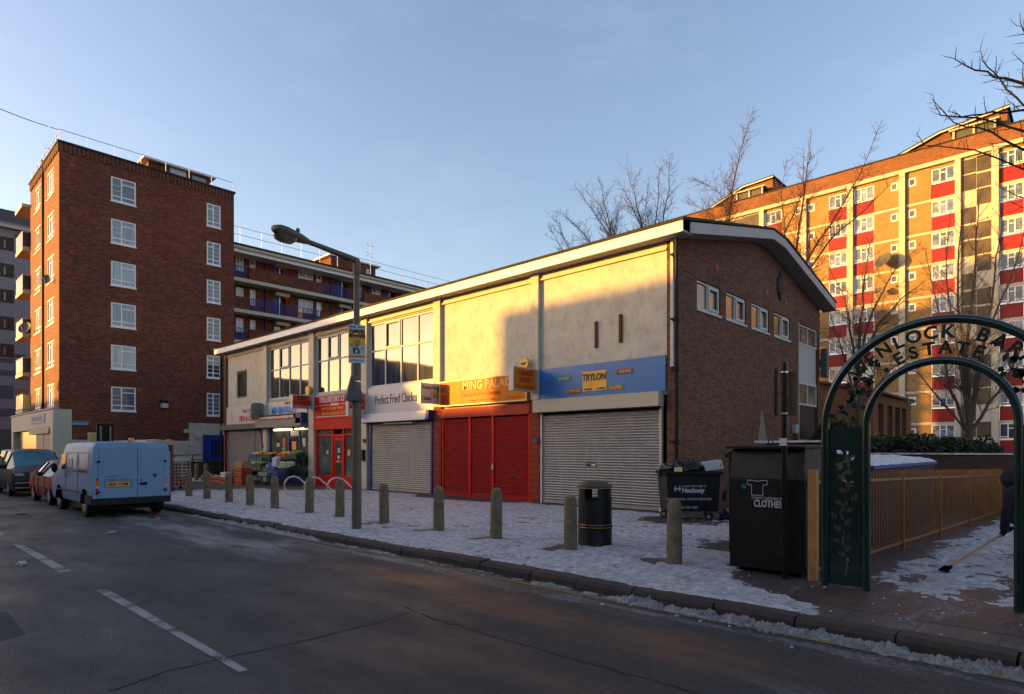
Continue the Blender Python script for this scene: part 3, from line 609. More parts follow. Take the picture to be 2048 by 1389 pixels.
# bay five: the open minimarket, glazed front in dark blue frames, lit tube inside the head
b = MB()
for a, c, z0, z1 in ((26.62, 26.8, .12, 2.85), (30.7, 30.9, .12, 2.85), (27.7, 27.82, .12, 2.85), (28.78, 28.92, .12, 2.85), (26.8, 30.7, .12, .4), (28.0, 28.78, 2.3, 2.4)): b.box(XF + .02, XF + .1, a, c, z0, z1)
fr5 = b.build('shopfront', m_bluepaint, shop)
for a, c in ((26.8, 27.7), (28.92, 30.7)): MB().box(XF + .055, XF + .065, a, c, .4, 2.85).build('pane', glass('market_glass', (.10, .11, .11), .05, .5) if a < 27 else bpy.data.materials['market_glass'], fr5)
MB().box(XF + .07, XF + .09, 27.82, 28.78, .12, 2.3).build('doorway', m_black, fr5); MB().box(XF + .055, XF + .065, 27.9, 28.7, 2.42, 2.68).build('notice', m_signwhite, fr5)
MB().tube([(XF - .1, 28.3, 2.74), (XF - .1, 30.1, 2.74)], .045, 8).build('lit_tube', m_tube, shop); MB().tube([(XF - .1, 27.1, 2.74), (XF - .1, 27.95, 2.74)], .035, 8).build('lit_tube', m_tube, shop)
for (y0, y1, z0, z1, mm) in ((29.2, 29.45, 1.9, 2.35, M('poster_red', (.5, .12, .06))), (29.2, 29.5, 1.55, 1.88, M('poster_green', (.15, .4, .12))), (28.1, 28.5, 1.75, 2.15, m_inkor), (27.2, 27.5, 1.9, 2.3, m_signwhite), (29.8, 30.1, 1.9, 2.1, m_signwhite)): MB().box(XF + .03, XF + .05, y0, y1, z0, z1).build('window_sticker', mm, fr5)
hood(26.95, 31.75, 2.87, 3.25, m_grey, .36, .0)
b = MB(); n = 34
for i in range(n):
    y0 = 27.5 + i * (31.6 - 27.5) / n; y1 = y0 + (31.6 - 27.5) / n
    b.prism([(XF - .42, y0, 3.44), (XF - .42, y1, 3.44), (XF - .42, y1, 3.30), (XF - .42, (y0 + y1) / 2, 3.24), (XF - .42, y0, 3.30)], (.012, 0, 0), i % 2)
b.prism([(XF - .13, 27.5, 3.5), (XF - .42, 27.5, 3.44), (XF - .42, 27.5, 3.40), (XF - .13, 27.5, 3.30)], (0, 4.1, 0), 2); b.build('awning', [m_inkor, m_signwhite, m_dgrey], shop)
MB().box(XF - .36, XF - .1, 26.9, 27.45, 3.0, 3.5).build('awning_case', m_bluepaint, shop)
for y in (27.15, 31.2): MB().tube([(XF - .38, y, 2.9), (XF - .25, y - .25, 1.85)], .018, 6).build('awning_arm', m_black, shop)
# bay six
shutter(32.55, 35.75, .24, 2.83, m_galvd, .02, .06); shutter(31.62, 32.40, .24, 2.83, m_galvd, .02, .06); rails(31.62, 35.75, .12, 2.86, m_grey, .02); MB().box(XF - .08, XF, 32.405, 32.545, .12, 2.84).build('guide_rail', m_grey, shop)
hood(31.80, 36.35, 2.86, 3.14, m_dgrey, .34, 0)
MB().box(XF - .14, XF, 36.02, 36.14, 0, 2.85).build('corner_post', m_tile_red, shop); MB().tube([(XF - .2, 36.45, .1), (XF - .2, 36.45, 7.1)], .07, 8).build('drainpipe', m_black, shop)

# ---- signs: each is a thing hung on the building
def board(name, label, cat, y0, y1, z0, z1, m, off=.03, th=.05, group=None, edge=None):
    t = thing(name, label, cat, (XF - off, (y0 + y1) / 2, z0), group)
    MB().box(XF - off - th, XF - off, y0, y1, z0, z1).build('board', m, t)
    if edge:
        f = MB(); e = .035; X1 = XF - off - th
        for q in ((y0, y1, z0, z0 + e), (y0, y1, z1 - e, z1), (y0, y0 + e, z0 + e, z1 - e), (y1 - e, y1, z0 + e, z1 - e)): f.box(X1 - .02, X1 - .001, *q)
        f.build('frame', edge, t)
    return t, XF - off - th
def wt(s, size, t, X, y, z, m, **kw): return text(s, size, (X, y, z), m, t, **kw)
t, X = board('fascia_sign', 'blue fascia sign with a yellow TRYLON plate over the wide grey shutter', 'shop sign', 8.18, 12.50, 3.285, 4.22, m_blue)
MB().box(X - .012, X - .001, 10.02, 10.85, 3.44, 4.0).build('name_plate', m_yellow, t); XX = X - .012
wt('TRYLON', .27, t, XX, 10.44, 3.82, m_ink, bold=.008, sx=.78); wt('SHEPHERDESS', .055, t, XX, 10.65, 3.49, m_ink, sx=.8); wt('020 7490 5040', .055, t, XX, 10.2, 3.49, m_ink, sx=.8)
for s, y, z, m1, m2 in (('INTERNET', 11.52, 3.86, M('plate_green', (.07, .22, .10)), m_signwhite), ('COMPUTERS', 11.18, 3.47, m_dgrey, m_inkor), ('TRAINING', 9.42, 3.90, m_dgrey, m_inkor), ('BUSINESS', 9.70, 3.48, M('plate_green', (1, 1, 1)), m_inkor)):
    MB().box(X - .010, X - .001, y - .26, y + .26, z - .075, z + .075).build('word_plate', m1, t); wt(s, .125, t, X - .010, y, z, m2, sx=.74, bold=.003)
t, X = board('fascia_sign', 'orange illuminated sign of the Chinese takeaway over the red shutters', 'shop sign', 12.9, 17.1, 3.28, 4.16, m_orange, .03, .2, edge=m_paleyellow)
wt('MING PALACE', .40, t, X, 14.62, 3.92, m_inkor, sx=.98, bold=.012); wt('Chinese Food to take away', .20, t, X, 15.0, 3.63, m_inkred, bold=.003, sx=.86)
wt('Peking & Cantonese Cuisine', .12, t, X, 14.9, 3.42, m_inkfaint, sx=.9); wt('020 7250 3966', .11, t, X, 13.45, 3.42, m_inkfaint)
wt('銘', .36, t, X, 16.82, 3.90, m_inkred, bold=.004); wt('發', .36, t, X, 16.82, 3.50, m_inkred, bold=.004)
t, X = board('fascia_sign', 'white fascia sign reading Perfect Fried Chicken in thin dark letters', 'shop sign', 17.6, 21.88, 3.205, 4.26, m_signwhite)
wt('Perfect Fried Chicken', .52, t, X, 19.9, 3.74, m_ink, sx=.62, bold=-.002)
t, X = board('fascia_sign', 'red fascia sign of the dry cleaner with white and yellow lettering', 'shop sign', 22.3, 26.6, 3.215, 4.2, m_red, edge=m_signwhite)
wt('DELUXE DRY CLEANERS', .33, t, X, 24.1, 3.98, m_signwhite, sx=.88, bold=.012); MB().box(X - .012, X - .001, 22.36, 26.54, 3.735, 3.755).build('rule', m_signwhite, t)
MB().box(X - .02, X - .012, 24.1, 24.7, 3.70, 3.80).build('small_plate', m_signwhite, t)
wt('Same Day Cleaning • Repairs', .19, t, X, 24.6, 3.60, m_yellow, sx=.86, bold=.002); wt('Open Mon-Sat 8am-6pm 020 7251', .19, t, X, 24.4, 3.37, m_yellow, sx=.8, bold=.002)
MB().box(X - .012, X - .001, 26.2, 26.46, 3.3, 3.68).build('emblem', m_signwhite, t); wt('♛', .2, t, X - .012, 26.33, 3.5, m_ink) if False else MB().blob((X - .02, 26.33, 3.5), .01, .07, .14, seed=2).build('emblem', m_ink, t)
t, X = board('fascia_sign', 'white fascia sign reading MINIMARKET in big blue capitals', 'shop sign', 26.85, 31.28, 3.46, 4.14, m_signwhite)
wt('MINIMARKET', .48, t, X, 29.1, 3.69, m_inkblue, sx=.92, bold=.018); wt('PELIN HSN', .19, t, X, 28.65, 4.03, m_inkred, sx=.85, bold=.006)
t, X = board('fascia_sign', 'white fascia sign reading FISH & CHIPS in red at the far end', 'shop sign', 31.33, 35.97, 3.16, 4.14, m_signwhite)
wt('FISH & CHIPS', .40, t, X, 33.2, 3.42, m_inkred, sx=.92, bold=.014); wt('Fresh Fry', .36, t, X, 33.4, 3.86, m_inkred, sx=.75, shear=.25)
MB().blob((X - .01, 35.3, 3.62), .012, .16, .24, seed=6, amp=.3, n=12).build('fish_emblem', m_yellow, t)
# projecting box signs (they stand out from the wall, faces towards -Y)
def proj(label, x0, x1, y, z0, z1, mf, mframe=m_signwhite, name='projecting_sign'):
    t = thing(name, label, 'projecting sign', (XF, y, z0))
    MB().box(x0, x1, y - .09, y + .09, z0, z1).build('case', mframe, t); MB().box(x0 + .035, x1 - .035, y - .1, y - .091, z0 + .035, z1 - .035).build('face', mf, t)
    MB().tube([(x1, y, z0 + .1), (XF - .1, y, z0 + .1)], .018, 6).tube([(x1, y, z1 - .12), (XF - .1, y, z1 - .12)], .018, 6).build('bracket', m_dgrey, t)
    return t, y - .1
U2 = (1, 0, 0)
def pt2(s, size, t, x, Y, z, m, **kw): return text(s, size, (x, Y, z), m, t, U=U2, **kw)
yc = 12.66; xa, xb = XY(1022, yc), XY(1068, yc)
t, Y = proj('orange box sign reading CHINESE FOOD TO TAKE AWAY on brackets', xa, xb, yc, 3.52, 4.24, m_orange); xm = (xa + xb) / 2
pt2('CHINESE', .20, t, xm, Y, 4.06, m_inkred, sx=.86, bold=.006); pt2('FOOD', .20, t, xm, Y, 3.85, m_inkred, sx=.9, bold=.006); pt2('TO TAKE AWAY', .115, t, xm, Y, 3.64, m_inkred, sx=.9)
yc = 17.36; xa, xb = XY(838, yc), XY(877, yc)
t, Y = proj('white box sign with Perfect Fried Chicken and a yellow cockerel', xa, xb, yc, 3.40, 4.12, m_signwhite); xm = (xa + xb) / 2
pt2('Perfect Fried', .20, t, xm, Y, 3.96, m_ink, sx=.70); pt2('Chicken', .20, t, xm - .18, Y, 3.57, m_ink, sx=.62)
c = MB(); c.blob((xm + .22, Y - .008, 3.68), .13, .008, .09, seed=1); c.blob((xm + .08, Y - .008, 3.74), .10, .008, .07, seed=3); c.blob((xm + .31, Y - .008, 3.79), .045, .008, .07, seed=5); c.tube([(xm + .22, Y - .01, 3.62), (xm + .23, Y - .01, 3.50)], .012, 5); c.build('cockerel', m_yellow, t)
MB().blob((xm + .34, Y - .016, 3.87), .03, .006, .03, seed=2).blob((xm + .16, Y - .016, 3.66), .06, .006, .035, seed=8).build('comb', m_inkred, t)
yc = 22.1; xa, xb = XY(694, yc), XY(733, yc)
t, Y = proj('red and grey box sign half hidden by the lamp post', xa, xb, yc, 3.12, 4.1, m_signwhite); MB().box(xa + .05, xb - .05, Y - .006, Y - .001, 3.42, 4.03).build('red_field', m_red, t)
pt2('DRY', .2, t, xb - .35, Y - .006, 3.85, m_signwhite); pt2('CLEANING', .16, t, xb - .55, Y - .006, 3.6, m_signwhite, sx=.8)
yc = 26.4; xa, xb = XY(583, yc), XY(619.5, yc)
t, Y = proj('red box sign reading OFF LICENCE OPEN LATE', xa, xb, yc, 3.63, 4.25, m_orangered); xm = (xa + xb) / 2
pt2('OFF', .24, t, xm, Y, 4.09, m_ink, sx=1.1, bold=.006); pt2('LICENCE', .24, t, xm, Y, 3.88, m_ink, sx=.95, bold=.006); pt2('OPEN – LATE', .13, t, xm, Y, 3.71, m_signwhite, sx=1.1)
# round board above the fish shop
yc = 31.2; xa, xb = XY(503, yc), XY(529, yc); xm = (xa + xb) / 2
t = thing('projecting_sign', 'rounded grey board with faded writing between the fish shop and the minimarket', 'projecting sign', (XF, yc, 3.3))
a = [(xm + (xb - xa) / 2 * math.copysign(abs(math.cos(q)) ** .5, math.cos(q)), yc, 3.72 + .42 * math.copysign(abs(math.sin(q)) ** .5, math.sin(q))) for q in [2 * math.pi * i / 28 for i in range(28)]]
MB().prism(a, (0, .12, 0)).build('case', m_dgrey, t); MB().prism([(xm + (p[0] - xm) * .9, yc - .006, 3.72 + (p[2] - 3.72) * .9) for p in a], (0, .005, 0)).build('face', M('faded_board', (.27, .255, .23), .7, .15, 9), t)
for i, s in enumerate(('FISH', 'PIZZA', 'KEBABS')): pt2(s, .16, t, xm, yc - .007, 3.95 - .2 * i, m_dgrey, sx=.9)
MB().tube([(xb, yc, 3.7), (XF - .1, yc, 3.7)], .02, 6).build('bracket', m_dgrey, t)
for (y, z, lab, s) in ((12.95, 4.42, 'yellow hexagonal alarm box above the Chinese food sign', 'ADT'), (26.38, 4.48, 'yellow round alarm box over the OFF LICENCE sign', '')):
    t = thing('alarm_box', lab, 'alarm box', (XF - .2, y, z)); n_ = 6 if s else 14
    MB().prism([(XF - .2, y + .2 * math.cos(q), z + .2 * math.sin(q)) for q in [2 * math.pi * i / n_ for i in range(n_)]], (-.12, 0, 0)).build('case', m_yellow, t)
    wt(s, .11, t, XF - .32, y, z, m_ink, bold=.004) if s else MB().box(XF - .33, XF - .321, y - .06, y + .06, z - .05, z + .05).build('badge', m_signwhite, t)
# ------------------------------------------------------------------ red brick tower block at the left
TX0, TX1, TY, TZ = 8.35, 18.65, 45.0, 20.1
tb = thing('tower_block', 'tall dark red brick block of flats with white windows at the left', 'apartment block', (TX0, TY, 0))
lw = [(XY(222, TY), XY(272, TY)), (XY(413.5, TY), XY(441.5, TY))]
LZ = [ZXY(py, lw[0][0], TY) for py in (352, 436.5, 521, 604, 689, 773)]; RZ = [ZXY(py, lw[1][0], TY) for py in (405.5, 482, 558.5, 634, 710, 786)]
hl = [(lw[0][0], lw[0][1], z - 1.52, z) for z in LZ]; hr = [(lw[1][0], lw[1][1], z - 1.58, z) for z in RZ]
w = MB(); wall(w, 'Y', TY, TX0, TX1, 0, TZ, hl + hr, .1)
ys = [(YX(108, TX0) , YX(94, TX0)), (YX(81, TX0), YX(69, TX0))]
YT1 = 53.8
hs = []
for (a, c), tops in ((ys[0], (331, 418, 506, 592, 679, 766)), (ys[1], (365, 447, 531, 613, 695, 775))):
    for py in tops: z = ZXY(py, TX0, a); hs.append((a, c, z - 1.62, z))
wall(w, 'X', TX0, TY, YT1, 0, TZ, hs, .1)
w.poly([(TX1, TY, 0), (TX1, YT1, 0), (TX1, YT1, TZ), (TX1, TY, TZ)]); w.poly([(TX0, YT1, 0), (TX1, YT1, 0), (TX1, YT1, TZ), (TX0, YT1, TZ)])
w.build('wall', m_brick_red, tb)
MB().box(TX0 - .1, TX1 + .08, TY - .1, YT1 + .1, TZ + .002, TZ + .12).build('coping', m_felt, tb)
b = MB()
n = 46
for i in range(n): x = TX0 + .1 + (TX1 - TX0 - .2) * i / (n - 1); b.box(x - .06, x + .06, TY - .06, TY + .01, TZ - .55 + .1 * (i % 2), TZ - .02)
for i in range(38): y = TY + .1 + (YT1 - TY - .2) * i / 37; b.box(TX0 - .06, TX0 + .01, y - .06, y + .06, TZ - .55 + .1 * (i % 2), TZ - .02)
b.build('dentil_course', brick('dentil_brick', (.13, .055, .03), (.19, .085, .045), (.10, .06, .04)), tb)
gl = [m_curtain2, m_curtain, m_curtain, m_curtain, m_curtain, m_curtain2]
for i, (a, c, z0, z1) in enumerate(hl): window(tb, 'Y', TY + .02, a, c, z0, z1, (.42,), ((0, .42, .22), (.42, 1, .22), (.42, 1, .76)), .085, m_whitef, gl[i], .04, bars=((0, .42, .45), (0, .42, .65)) if i in (0, 1, 5) else ())
for i, (a, c, z0, z1) in enumerate(hr): window(tb, 'Y', TY + .02, a, c, z0, z1, (.47,), ((0, 1, .22), (0, .47, .77)), .085, m_whitef, m_curtain2, .04, bars=((0, 1, .4), (0, 1, .58), (.47, 1, .76)))
for (a, c, z0, z1) in hs: window(tb, 'X', TX0 + .02, a, c, z0, z1, (.33, .66), ((0, 1, .2), (.33, .66, .76)), .08, m_whitef, m_curtain, .06)
MB().tube([(TX0 - .06, (ys[0][1] + ys[1][0]) / 2, 4.2), (TX0 - .06, (ys[0][1] + ys[1][0]) / 2, TZ + .3)], .06, 8).build('drainpipe', m_black, tb)
for i, py in enumerate((582, 496, 670, 748, 822, 411)):                      # balconies sticking out at the far end of the lit side
    Y0 = 54.0; z = ZXY(py if i < 5 else 411, 8.0, Y0)
    if i == 5:
        MB().box(7.9, 8.9, Y0 - .05, Y0 + 2.6, z - .1, z + .12).build('balcony_roof', m_cream2, tb); continue
    bl = MB().box(7.93, 8.9, Y0, Y0 + 2.6, z - .15, z + .1).build('balcony', m_cream2, tb)
    g_ = MB().box(7.95, 7.98, Y0 + .02, Y0 + 2.55, z + .15, z + 1.1).box(7.985, 8.5, Y0 + .02, Y0 + .05, z + .15, z + 1.1); g_.build('balustrade', M('slate_glass', (.03, .035, .045), .3) if i != 4 else m_paleyellow, bl)
    MB().tube([(7.96, Y0, z + 1.14), (7.96, Y0 + 2.6, z + 1.14)], .03, 6).tube([(7.96, Y0, z + 1.14), (8.4, Y0, z + 1.14)], .03, 6).build('handrail', m_steel, bl)
MB().box(8.9, 12, YT1 + .1, 57, 0, TZ - .5).build('rear_wall', m_brick_red, tb)
ht = MB(); ht.box(14.3, 18.4, 49.0, 52, TZ, 22.3); hut = ht.build('roof_hut', m_brick_red, tb)
MB().prism([(13.9, 48.6, 22.3), (13.9, 48.6, 22.42), (18.8, 48.6, 22.42), (18.8, 48.6, 22.3)], (0, 3.8, 0)).build('hut_roof', m_white, hut)
MB().box(15.7, 16.8, 48.94, 48.99, 21.6, 22.25).build('hut_panel', m_signwhite, hut); MB().box(17.2, 18.2, 48.95, 48.99, 21.6, 22.2).build('hut_window', m_glass, hut)
rl = MB()
for (p, q) in (((TX0, TY + .2), (TX1, TY + .2)), ((TX0 + .1, TY + .2), (TX0 + .1, YT1))):
    rl.tube([(p[0], p[1], TZ + .85), (q[0], q[1], TZ + .85)], .022, 5)
    for k in range(8): f = k / 7; rl.tube([(p[0] + (q[0] - p[0]) * f, p[1] + (q[1] - p[1]) * f, TZ + .1), (p[0] + (q[0] - p[0]) * f, p[1] + (q[1] - p[1]) * f, TZ + .85)], .02, 5)
rl.build('roof_rail', m_steel, tb)
pl = MB().box(8.95, 15.6, TY - .05, TY - .002, 0, ZXY(881, 11.5, TY)); pl.build('plinth', m_cream, tb)
MB().box(15.605, TX1, TY - .07, TY - .002, 0, ZXY(847, 16.5, TY)).build('entrance_surround', m_cream, tb)
xd = XY(405, TY); dz = ZXY(870, xd, TY)
dr = MB().box(xd, TX1 - .1, TY - .12, TY - .075, .5, dz).build('entrance_door', m_bluedoor, tb)
for k in range(4): x = XY(424 + k * 6.4, TY); MB().box(x - .05, x + .05, TY - .13, TY - .121, dz - 1.5, dz - .35).build('door_slot', m_black, dr)
MB().lathe([(.22, 0), (.22, .1), (.0, .1)], (XY(396, TY), TY - .17, ZXY(871, XY(396, TY), TY)), 14, axis='Y').build('bulkhead_lamp', m_oldframe, tb)
xl = XY(327, TY); zl = ZXY(811, xl, TY); ll = MB().box(xl - .25, xl + .2, TY - .3, TY, zl + .12, zl + .3).build('flood_light', m_black, tb); MB().box(xl - .2, xl + .2, TY - .32, TY - .05, zl - .18, zl + .115).build('lamp_lens', m_signwhite, ll)
MB().box(XY(367, TY), XY(376, TY), TY - .15, TY, ZXY(866, 15, TY), ZXY(858, 15, TY)).build('camera_box', m_cream, tb)
for py, px in ((331, 144), (418, 144), (505, 144), (683, 146), (770, 146), (370, 282), (453, 282), (535, 282), (616, 280), (699, 280), (780, 280)): x = XY(px, TY); z = ZXY(py, x, TY); MB().box(x - .12, x + .12, TY - .012, TY + .01, z - .12, z + .12).build('air_brick', M('terracotta', (1, 1, 1)), tb)
# its single storey shop front on the street
sf = thing('corner_shop', 'low cream corner shop front at the foot of the red brick tower', 'shop front', (8.1, 44.85, 0))
zt = 4.18; MB().box(8.02, 8.36, 44.85, 59, 3.05, zt).box(8.02, 8.36, 44.85, 45.6, 0, 3.05).box(8.36, 8.95, 44.85, 44.94, 0, zt).box(8.02, 8.36, 58.2, 59, 0, 3.05).build('wall', m_cream2, sf)
MB().box(7.95, 8.3, 44.8, 59.1, zt + .002, zt + .08).build('coping', m_panelwhite, sf); MB().box(8.3, 8.345, 45.6, 58.2, 0, 3.05).build('glazing', m_glassbrown, sf)
MB().box(7.99, 8.3, 45.9, 52, 2.75, 3.15).build('shutter_box', m_grey, sf)
for a, c in ((45.75, 48.0), (48.15, 50.4)): MB().box(8.12, 8.2, a, c, 1.2, 2.74).build('shutter', m_galvd, sf)
MB().box(7.98, 8.015, 47.0, 51.5, 3.45, 4.0).build('sign_board', m_panelwhite, sf); text('KITCHEN & BAR', .42, (7.98, 49.25, 3.72), m_inkblue, sf)
# street name sign, on the brick
xa, xb = XY(132, TY), XY(176, TY); za, zb = ZXY(849, xa, TY), ZXY(840.5, xa, TY); t = thing('name_sign', 'teal and white block name sign on the red brick wall', 'sign', ((xa + xb) / 2, TY, za))
MB().box(xa, xb, TY - .05, TY - .005, za, zb).build('board', m_tealsign, t); MB().box(xa, xb, TY - .054, TY - .051, za, za + .07).build('white_band', m_signwhite, t); text('Marie Lloyd House', .17, ((xa + xb) / 2, TY - .051, (za + zb) / 2 + .03), m_signwhite, t, U=(1, 0, 0))
# aerial and dishes on the tower
def aerial(x, y, z, h, lab, sc=1.0):
    t = thing('tv_aerial', lab, 'aerial', (x, y, z)); MB().tube([(x, y, z), (x, y, z + h)], .025 * sc, 5).build('mast', m_steel, t)
    b = MB()
    for k, zz in enumerate((h * .95, h * .62, h * .5)): b.tube([(x - .5 * sc, y - .1, z + zz - (.1 if k == 0 else 0)), (x + .4 * sc, y + .1, z + zz)], .015 * sc, 4)
    for k in range(5): b.tube([(x - .5 * sc + k * .15 * sc, y - .12, z + h * .92), (x - .5 * sc + k * .15 * sc, y - .12, z + h * .92 + .25 * sc)], .010 * sc, 4)
    b.build('antenna', m_steel, t)
def dish(c, nrm, r, lab, m=None):
    t = thing('satellite_dish', lab, 'satellite dish', c); nrm = Vector(nrm).normalized(); a = nrm.cross(Vector((0, 0, 1))).normalized(); b_ = a.cross(nrm); b = MB(); vs = []
    for i in range(5):
        q = i / 4
        for j in range(18): an = 2 * math.pi * j / 18; vs.append(Vector(c) + (a * math.cos(an) + b_ * math.sin(an)) * r * q + nrm * (.25 * r * q * q))
    b.add(vs, [(i * 18 + j, i * 18 + (j + 1) % 18, (i + 1) * 18 + (j + 1) % 18, (i + 1) * 18 + j) for i in range(4) for j in range(18)]); b.build('reflector', m or m_dgrey, t)
    MB().tube([Vector(c) - nrm * .02, Vector(c) - nrm * .25 * r, Vector(c) - nrm * .25 - Vector((0, 0, .3 * r))], .03, 5).tube([Vector(c) + b_ * -r * .8 + nrm * .1, Vector(c) + nrm * r * .9], .02, 5).build('arm', m_dgrey, t)
aerial(TX0 + .8, 51.2, TZ + .1, 1.9, 'thin aerial on the left end of the red brick tower roof')
dish((7.9, 52.6, ZXY(655, 8, 52)), (-.6, -.5, .3), .42, 'dark dish beside the balcony of the red brick tower'); dish((8.05, 46.6, ZXY(560, 8.1, 46.6)), (-.7, -.6, .2), .3, 'small dark dish between two windows on the sunlit brick')
# overhead wire to the tower corner
MB().tube([Vector((TX0, TY + .2, TZ + .8)).lerp(W(-150, 150, 22), i / 12) - Vector((0, 0, .15 * math.sin(math.pi * i / 12))) for i in range(13)], .02, 4).build('overhead_wire', m_dgrey).__setitem__('label', 'thin overhead wire running up from the tower roof corner'); bpy.data.objects['overhead_wire']['category'] = 'wire'

# ------------------------------------------------------------------ balcony block behind
BY = 54.2; BF = 53.0; BX0, BX1 = 18.7, 58.0; ZB = 19.1
bb = thing('balcony_block', 'red brick deck access block with white slabs and blue railings', 'apartment block', (BX0, BF, 0))
slabs = [16.3, 13.65, 11.0, 8.35, 5.7]
px_feats = [(472, 487, 'w'), (500, 511, 's'), (597, 626, 'W'), (633, 643, 's'), (714, 723, 's'), (744, 761, 'W'), (803, 812, 's'), (826, 845, 'W')]
doors = [(548, 573), (674, 696), (770, 790), (852, 866)]
holes = []
for z in slabs:
    for a, c, k in px_feats:
        xa, xb = XY(a, BY), XY(c, BY); holes.append((xa, xb, z + (1.0 if k != 's' else .85), z + 2.2))
    for a, c in doors: holes.append((XY(a, BY), XY(c, BY), z + .11, z + 2.05))
w = MB(); wall(w, 'Y', BY, BX0, BX1, 0, ZB, holes, .1); w.poly([(BX1, BY, 0), (BX1, BY + 9, 0), (BX1, BY + 9, ZB), (BX1, BY, ZB)]); w.poly([(BX0, BY + 9, 0), (BX1, BY + 9, 0), (BX1, BY + 9, ZB), (BX0, BY + 9, ZB)]); w.build('wall', m_brick_red, bb)
protos = {}
for zi, z in enumerate(slabs):
    for a, c, k in px_feats:
        xa, xb = XY(a, BY), XY(c, BY); key = (a, c)
        if key in protos: move_copy(protos[key], (0, 0, z - slabs[0]))
        else: protos[key] = window(bb, 'Y', BY + .02, xa, xb, z + (1.0 if k != 's' else .85), z + 2.2, (.5,) if k != 's' else (), ((.5, 1, .7),) if k != 's' else ((0, 1, .65),), .09, m_whitef, m_curtain)
    for a, c in doors:
        xa, xb = XY(a, BY), XY(c, BY); d_ = MB().box(xa + .02, xa + (xb - xa) * .42, BY + .02, BY + .07, z + .12, z + 2.0).build('flat_door', m_bluedoor if zi < 2 else m_glassbrown, bb); MB().box(xa + (xb - xa) * .42, xa + (xb - xa) * .5, BY + .01, BY + .08, z + .12, z + 2.0).build('door_frame', m_whitef, d_)
        MB().box(xa, xb + .1, BY - .5, BY - .003, z + 2.03, z + 2.33).build('door_hood', m_cream2, bb); MB().box(xa + (xb - xa) * .5, xb, BY + .5, BY + .6, z + .12, z + 2.04).build('porch_recess', m_brick_dark, bb)
for px in (530, 661, 735, 800): MB().tube([(XY(px, BY), BY - .08, 1), (XY(px, BY), BY - .08, ZB - .6)], .08, 6).build('drainpipe', m_bluepaint, bb)
pat = {0: [(466, 498, 1), (498, 645, 0), (645, 728, 1), (728, 820, 0), (820, 900, 1)], 1: [(466, 500, 0), (500, 642, 1), (642, 760, 0), (760, 900, 1)]}
for zi, z in enumerate(slabs):
    MB().box(BX0 - 1.5, BX1, BF, BY - .004, z - .2, z + .1).build('deck_slab', m_cream2, bb)
    for a, c, rail in pat[zi % 2]:
        xa, xb = XY(a, BF) + .02, XY(c, BF) - .02
        if not rail: MB().box(xa, xb, BF + .03, BF + .2, z + .101, z + 1.15).build('brick_balustrade', m_brick_red, bb)
        else:
            b = MB().box(xa, xb, BF + .06, BF + .1, z + 1.1, z + 1.15).box(xa, xb, BF + .06, BF + .1, z + .14, z + .18); n = int((xb - xa) / .15)
            for i in range(n): x = xa + i * .15; b.box(x, x + .05, BF + .065, BF + .095, z + .18, z + 1.1)
            b.build('railing', m_bluepaint, bb)
MB().box(BX0 - 1, BX1 + .4, BF - .5, BY + 9.4, 18.75, 19.0).build('roof_slab', m_cream2, bb); MB().box(BX0 - 1, BX1 + .5, BF - .62, BY + 9.5, 19.002, 19.12).build('roof', m_felt, bb); MB().box(BX0 - 1, BX1 + .3, BF - .3, BY - .005, 18.45, 18.748).build('cornice', m_white, bb)
rl = MB()
for z in (19.95, 20.6): rl.tube([(BX0, BF - .2, z), (BX1, BF - .2, z)], .022, 5)
for i in range(22): x = BX0 + i * 1.85; rl.tube([(x, BF - .2, 19.1), (x, BF - .2, 20.6)], .025, 5)
rl.build('roof_rail', m_steel, bb)
xa, xb = XY(690, 56), XY(751, 56); hb = MB().box(xa - 1.6, xb, 56, 60, 19.1, 21.2).build('roof_hut', m_brick_red, bb)
MB().box(xa - 2.0, xb + .4, 55.6, 60.4, 21.2, 21.35).build('hut_roof', m_white, hb); MB().box(XY(732, 56), XY(738, 56), 55.95, 55.99, 19.9, 20.8).build('hut_window', m_curtain, hb)
aerial(XY(741, 57), 57, 21.3, 2.6, 'tall aerial on the roof hut of the deck access block', 1.3)

# ------------------------------------------------------------------ modern grey block far left
gb = thing('modern_block', 'grey panelled modern block at the far left edge', 'apartment block', (6, 84, 0)); GY = 84.0
def gz(py): return ZXY(py, 13.5, GY)
b = MB(); b.box(8.0, 40, GY, GY + 14, 0, gz(437)); b.build('wall', m_greyclad, gb)
MB().box(7.9, 40, GY - .08, GY - .004, gz(455), gz(433)).build('top_storey', m_greyclad2, gb); MB().box(7.8, 40, GY - .5, GY - .09, gz(469), gz(463)).build('cornice', m_panelwhite, gb)
for j, py in enumerate((500, 552, 602, 655, 708)):
    for px0, px1 in ((-34, -8), (0, 28)):
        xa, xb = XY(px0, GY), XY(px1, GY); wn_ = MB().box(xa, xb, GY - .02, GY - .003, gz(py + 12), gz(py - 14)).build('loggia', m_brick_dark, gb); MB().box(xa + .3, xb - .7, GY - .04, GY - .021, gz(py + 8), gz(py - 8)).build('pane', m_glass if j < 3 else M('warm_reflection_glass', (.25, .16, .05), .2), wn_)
for py0, py1, px0, px1 in ((478, 487, 30, 60), (575, 582, 30, 55), (712, 718, 30, 52), (722, 730, -5, 26), (745, 755, 0, 52), (775, 800, -10, 26), (820, 835, -10, 60), (860, 900, -10, 60), (716, 760, 30, 54), (780, 815, 30, 54)):
    MB().box(XY(px0, GY), XY(px1, GY), GY - .06, GY - .003, gz(py1), gz(py0)).build('dark_panel', m_greyclad2 if px0 != 30 or py0 < 715 else m_glassbrown, gb)

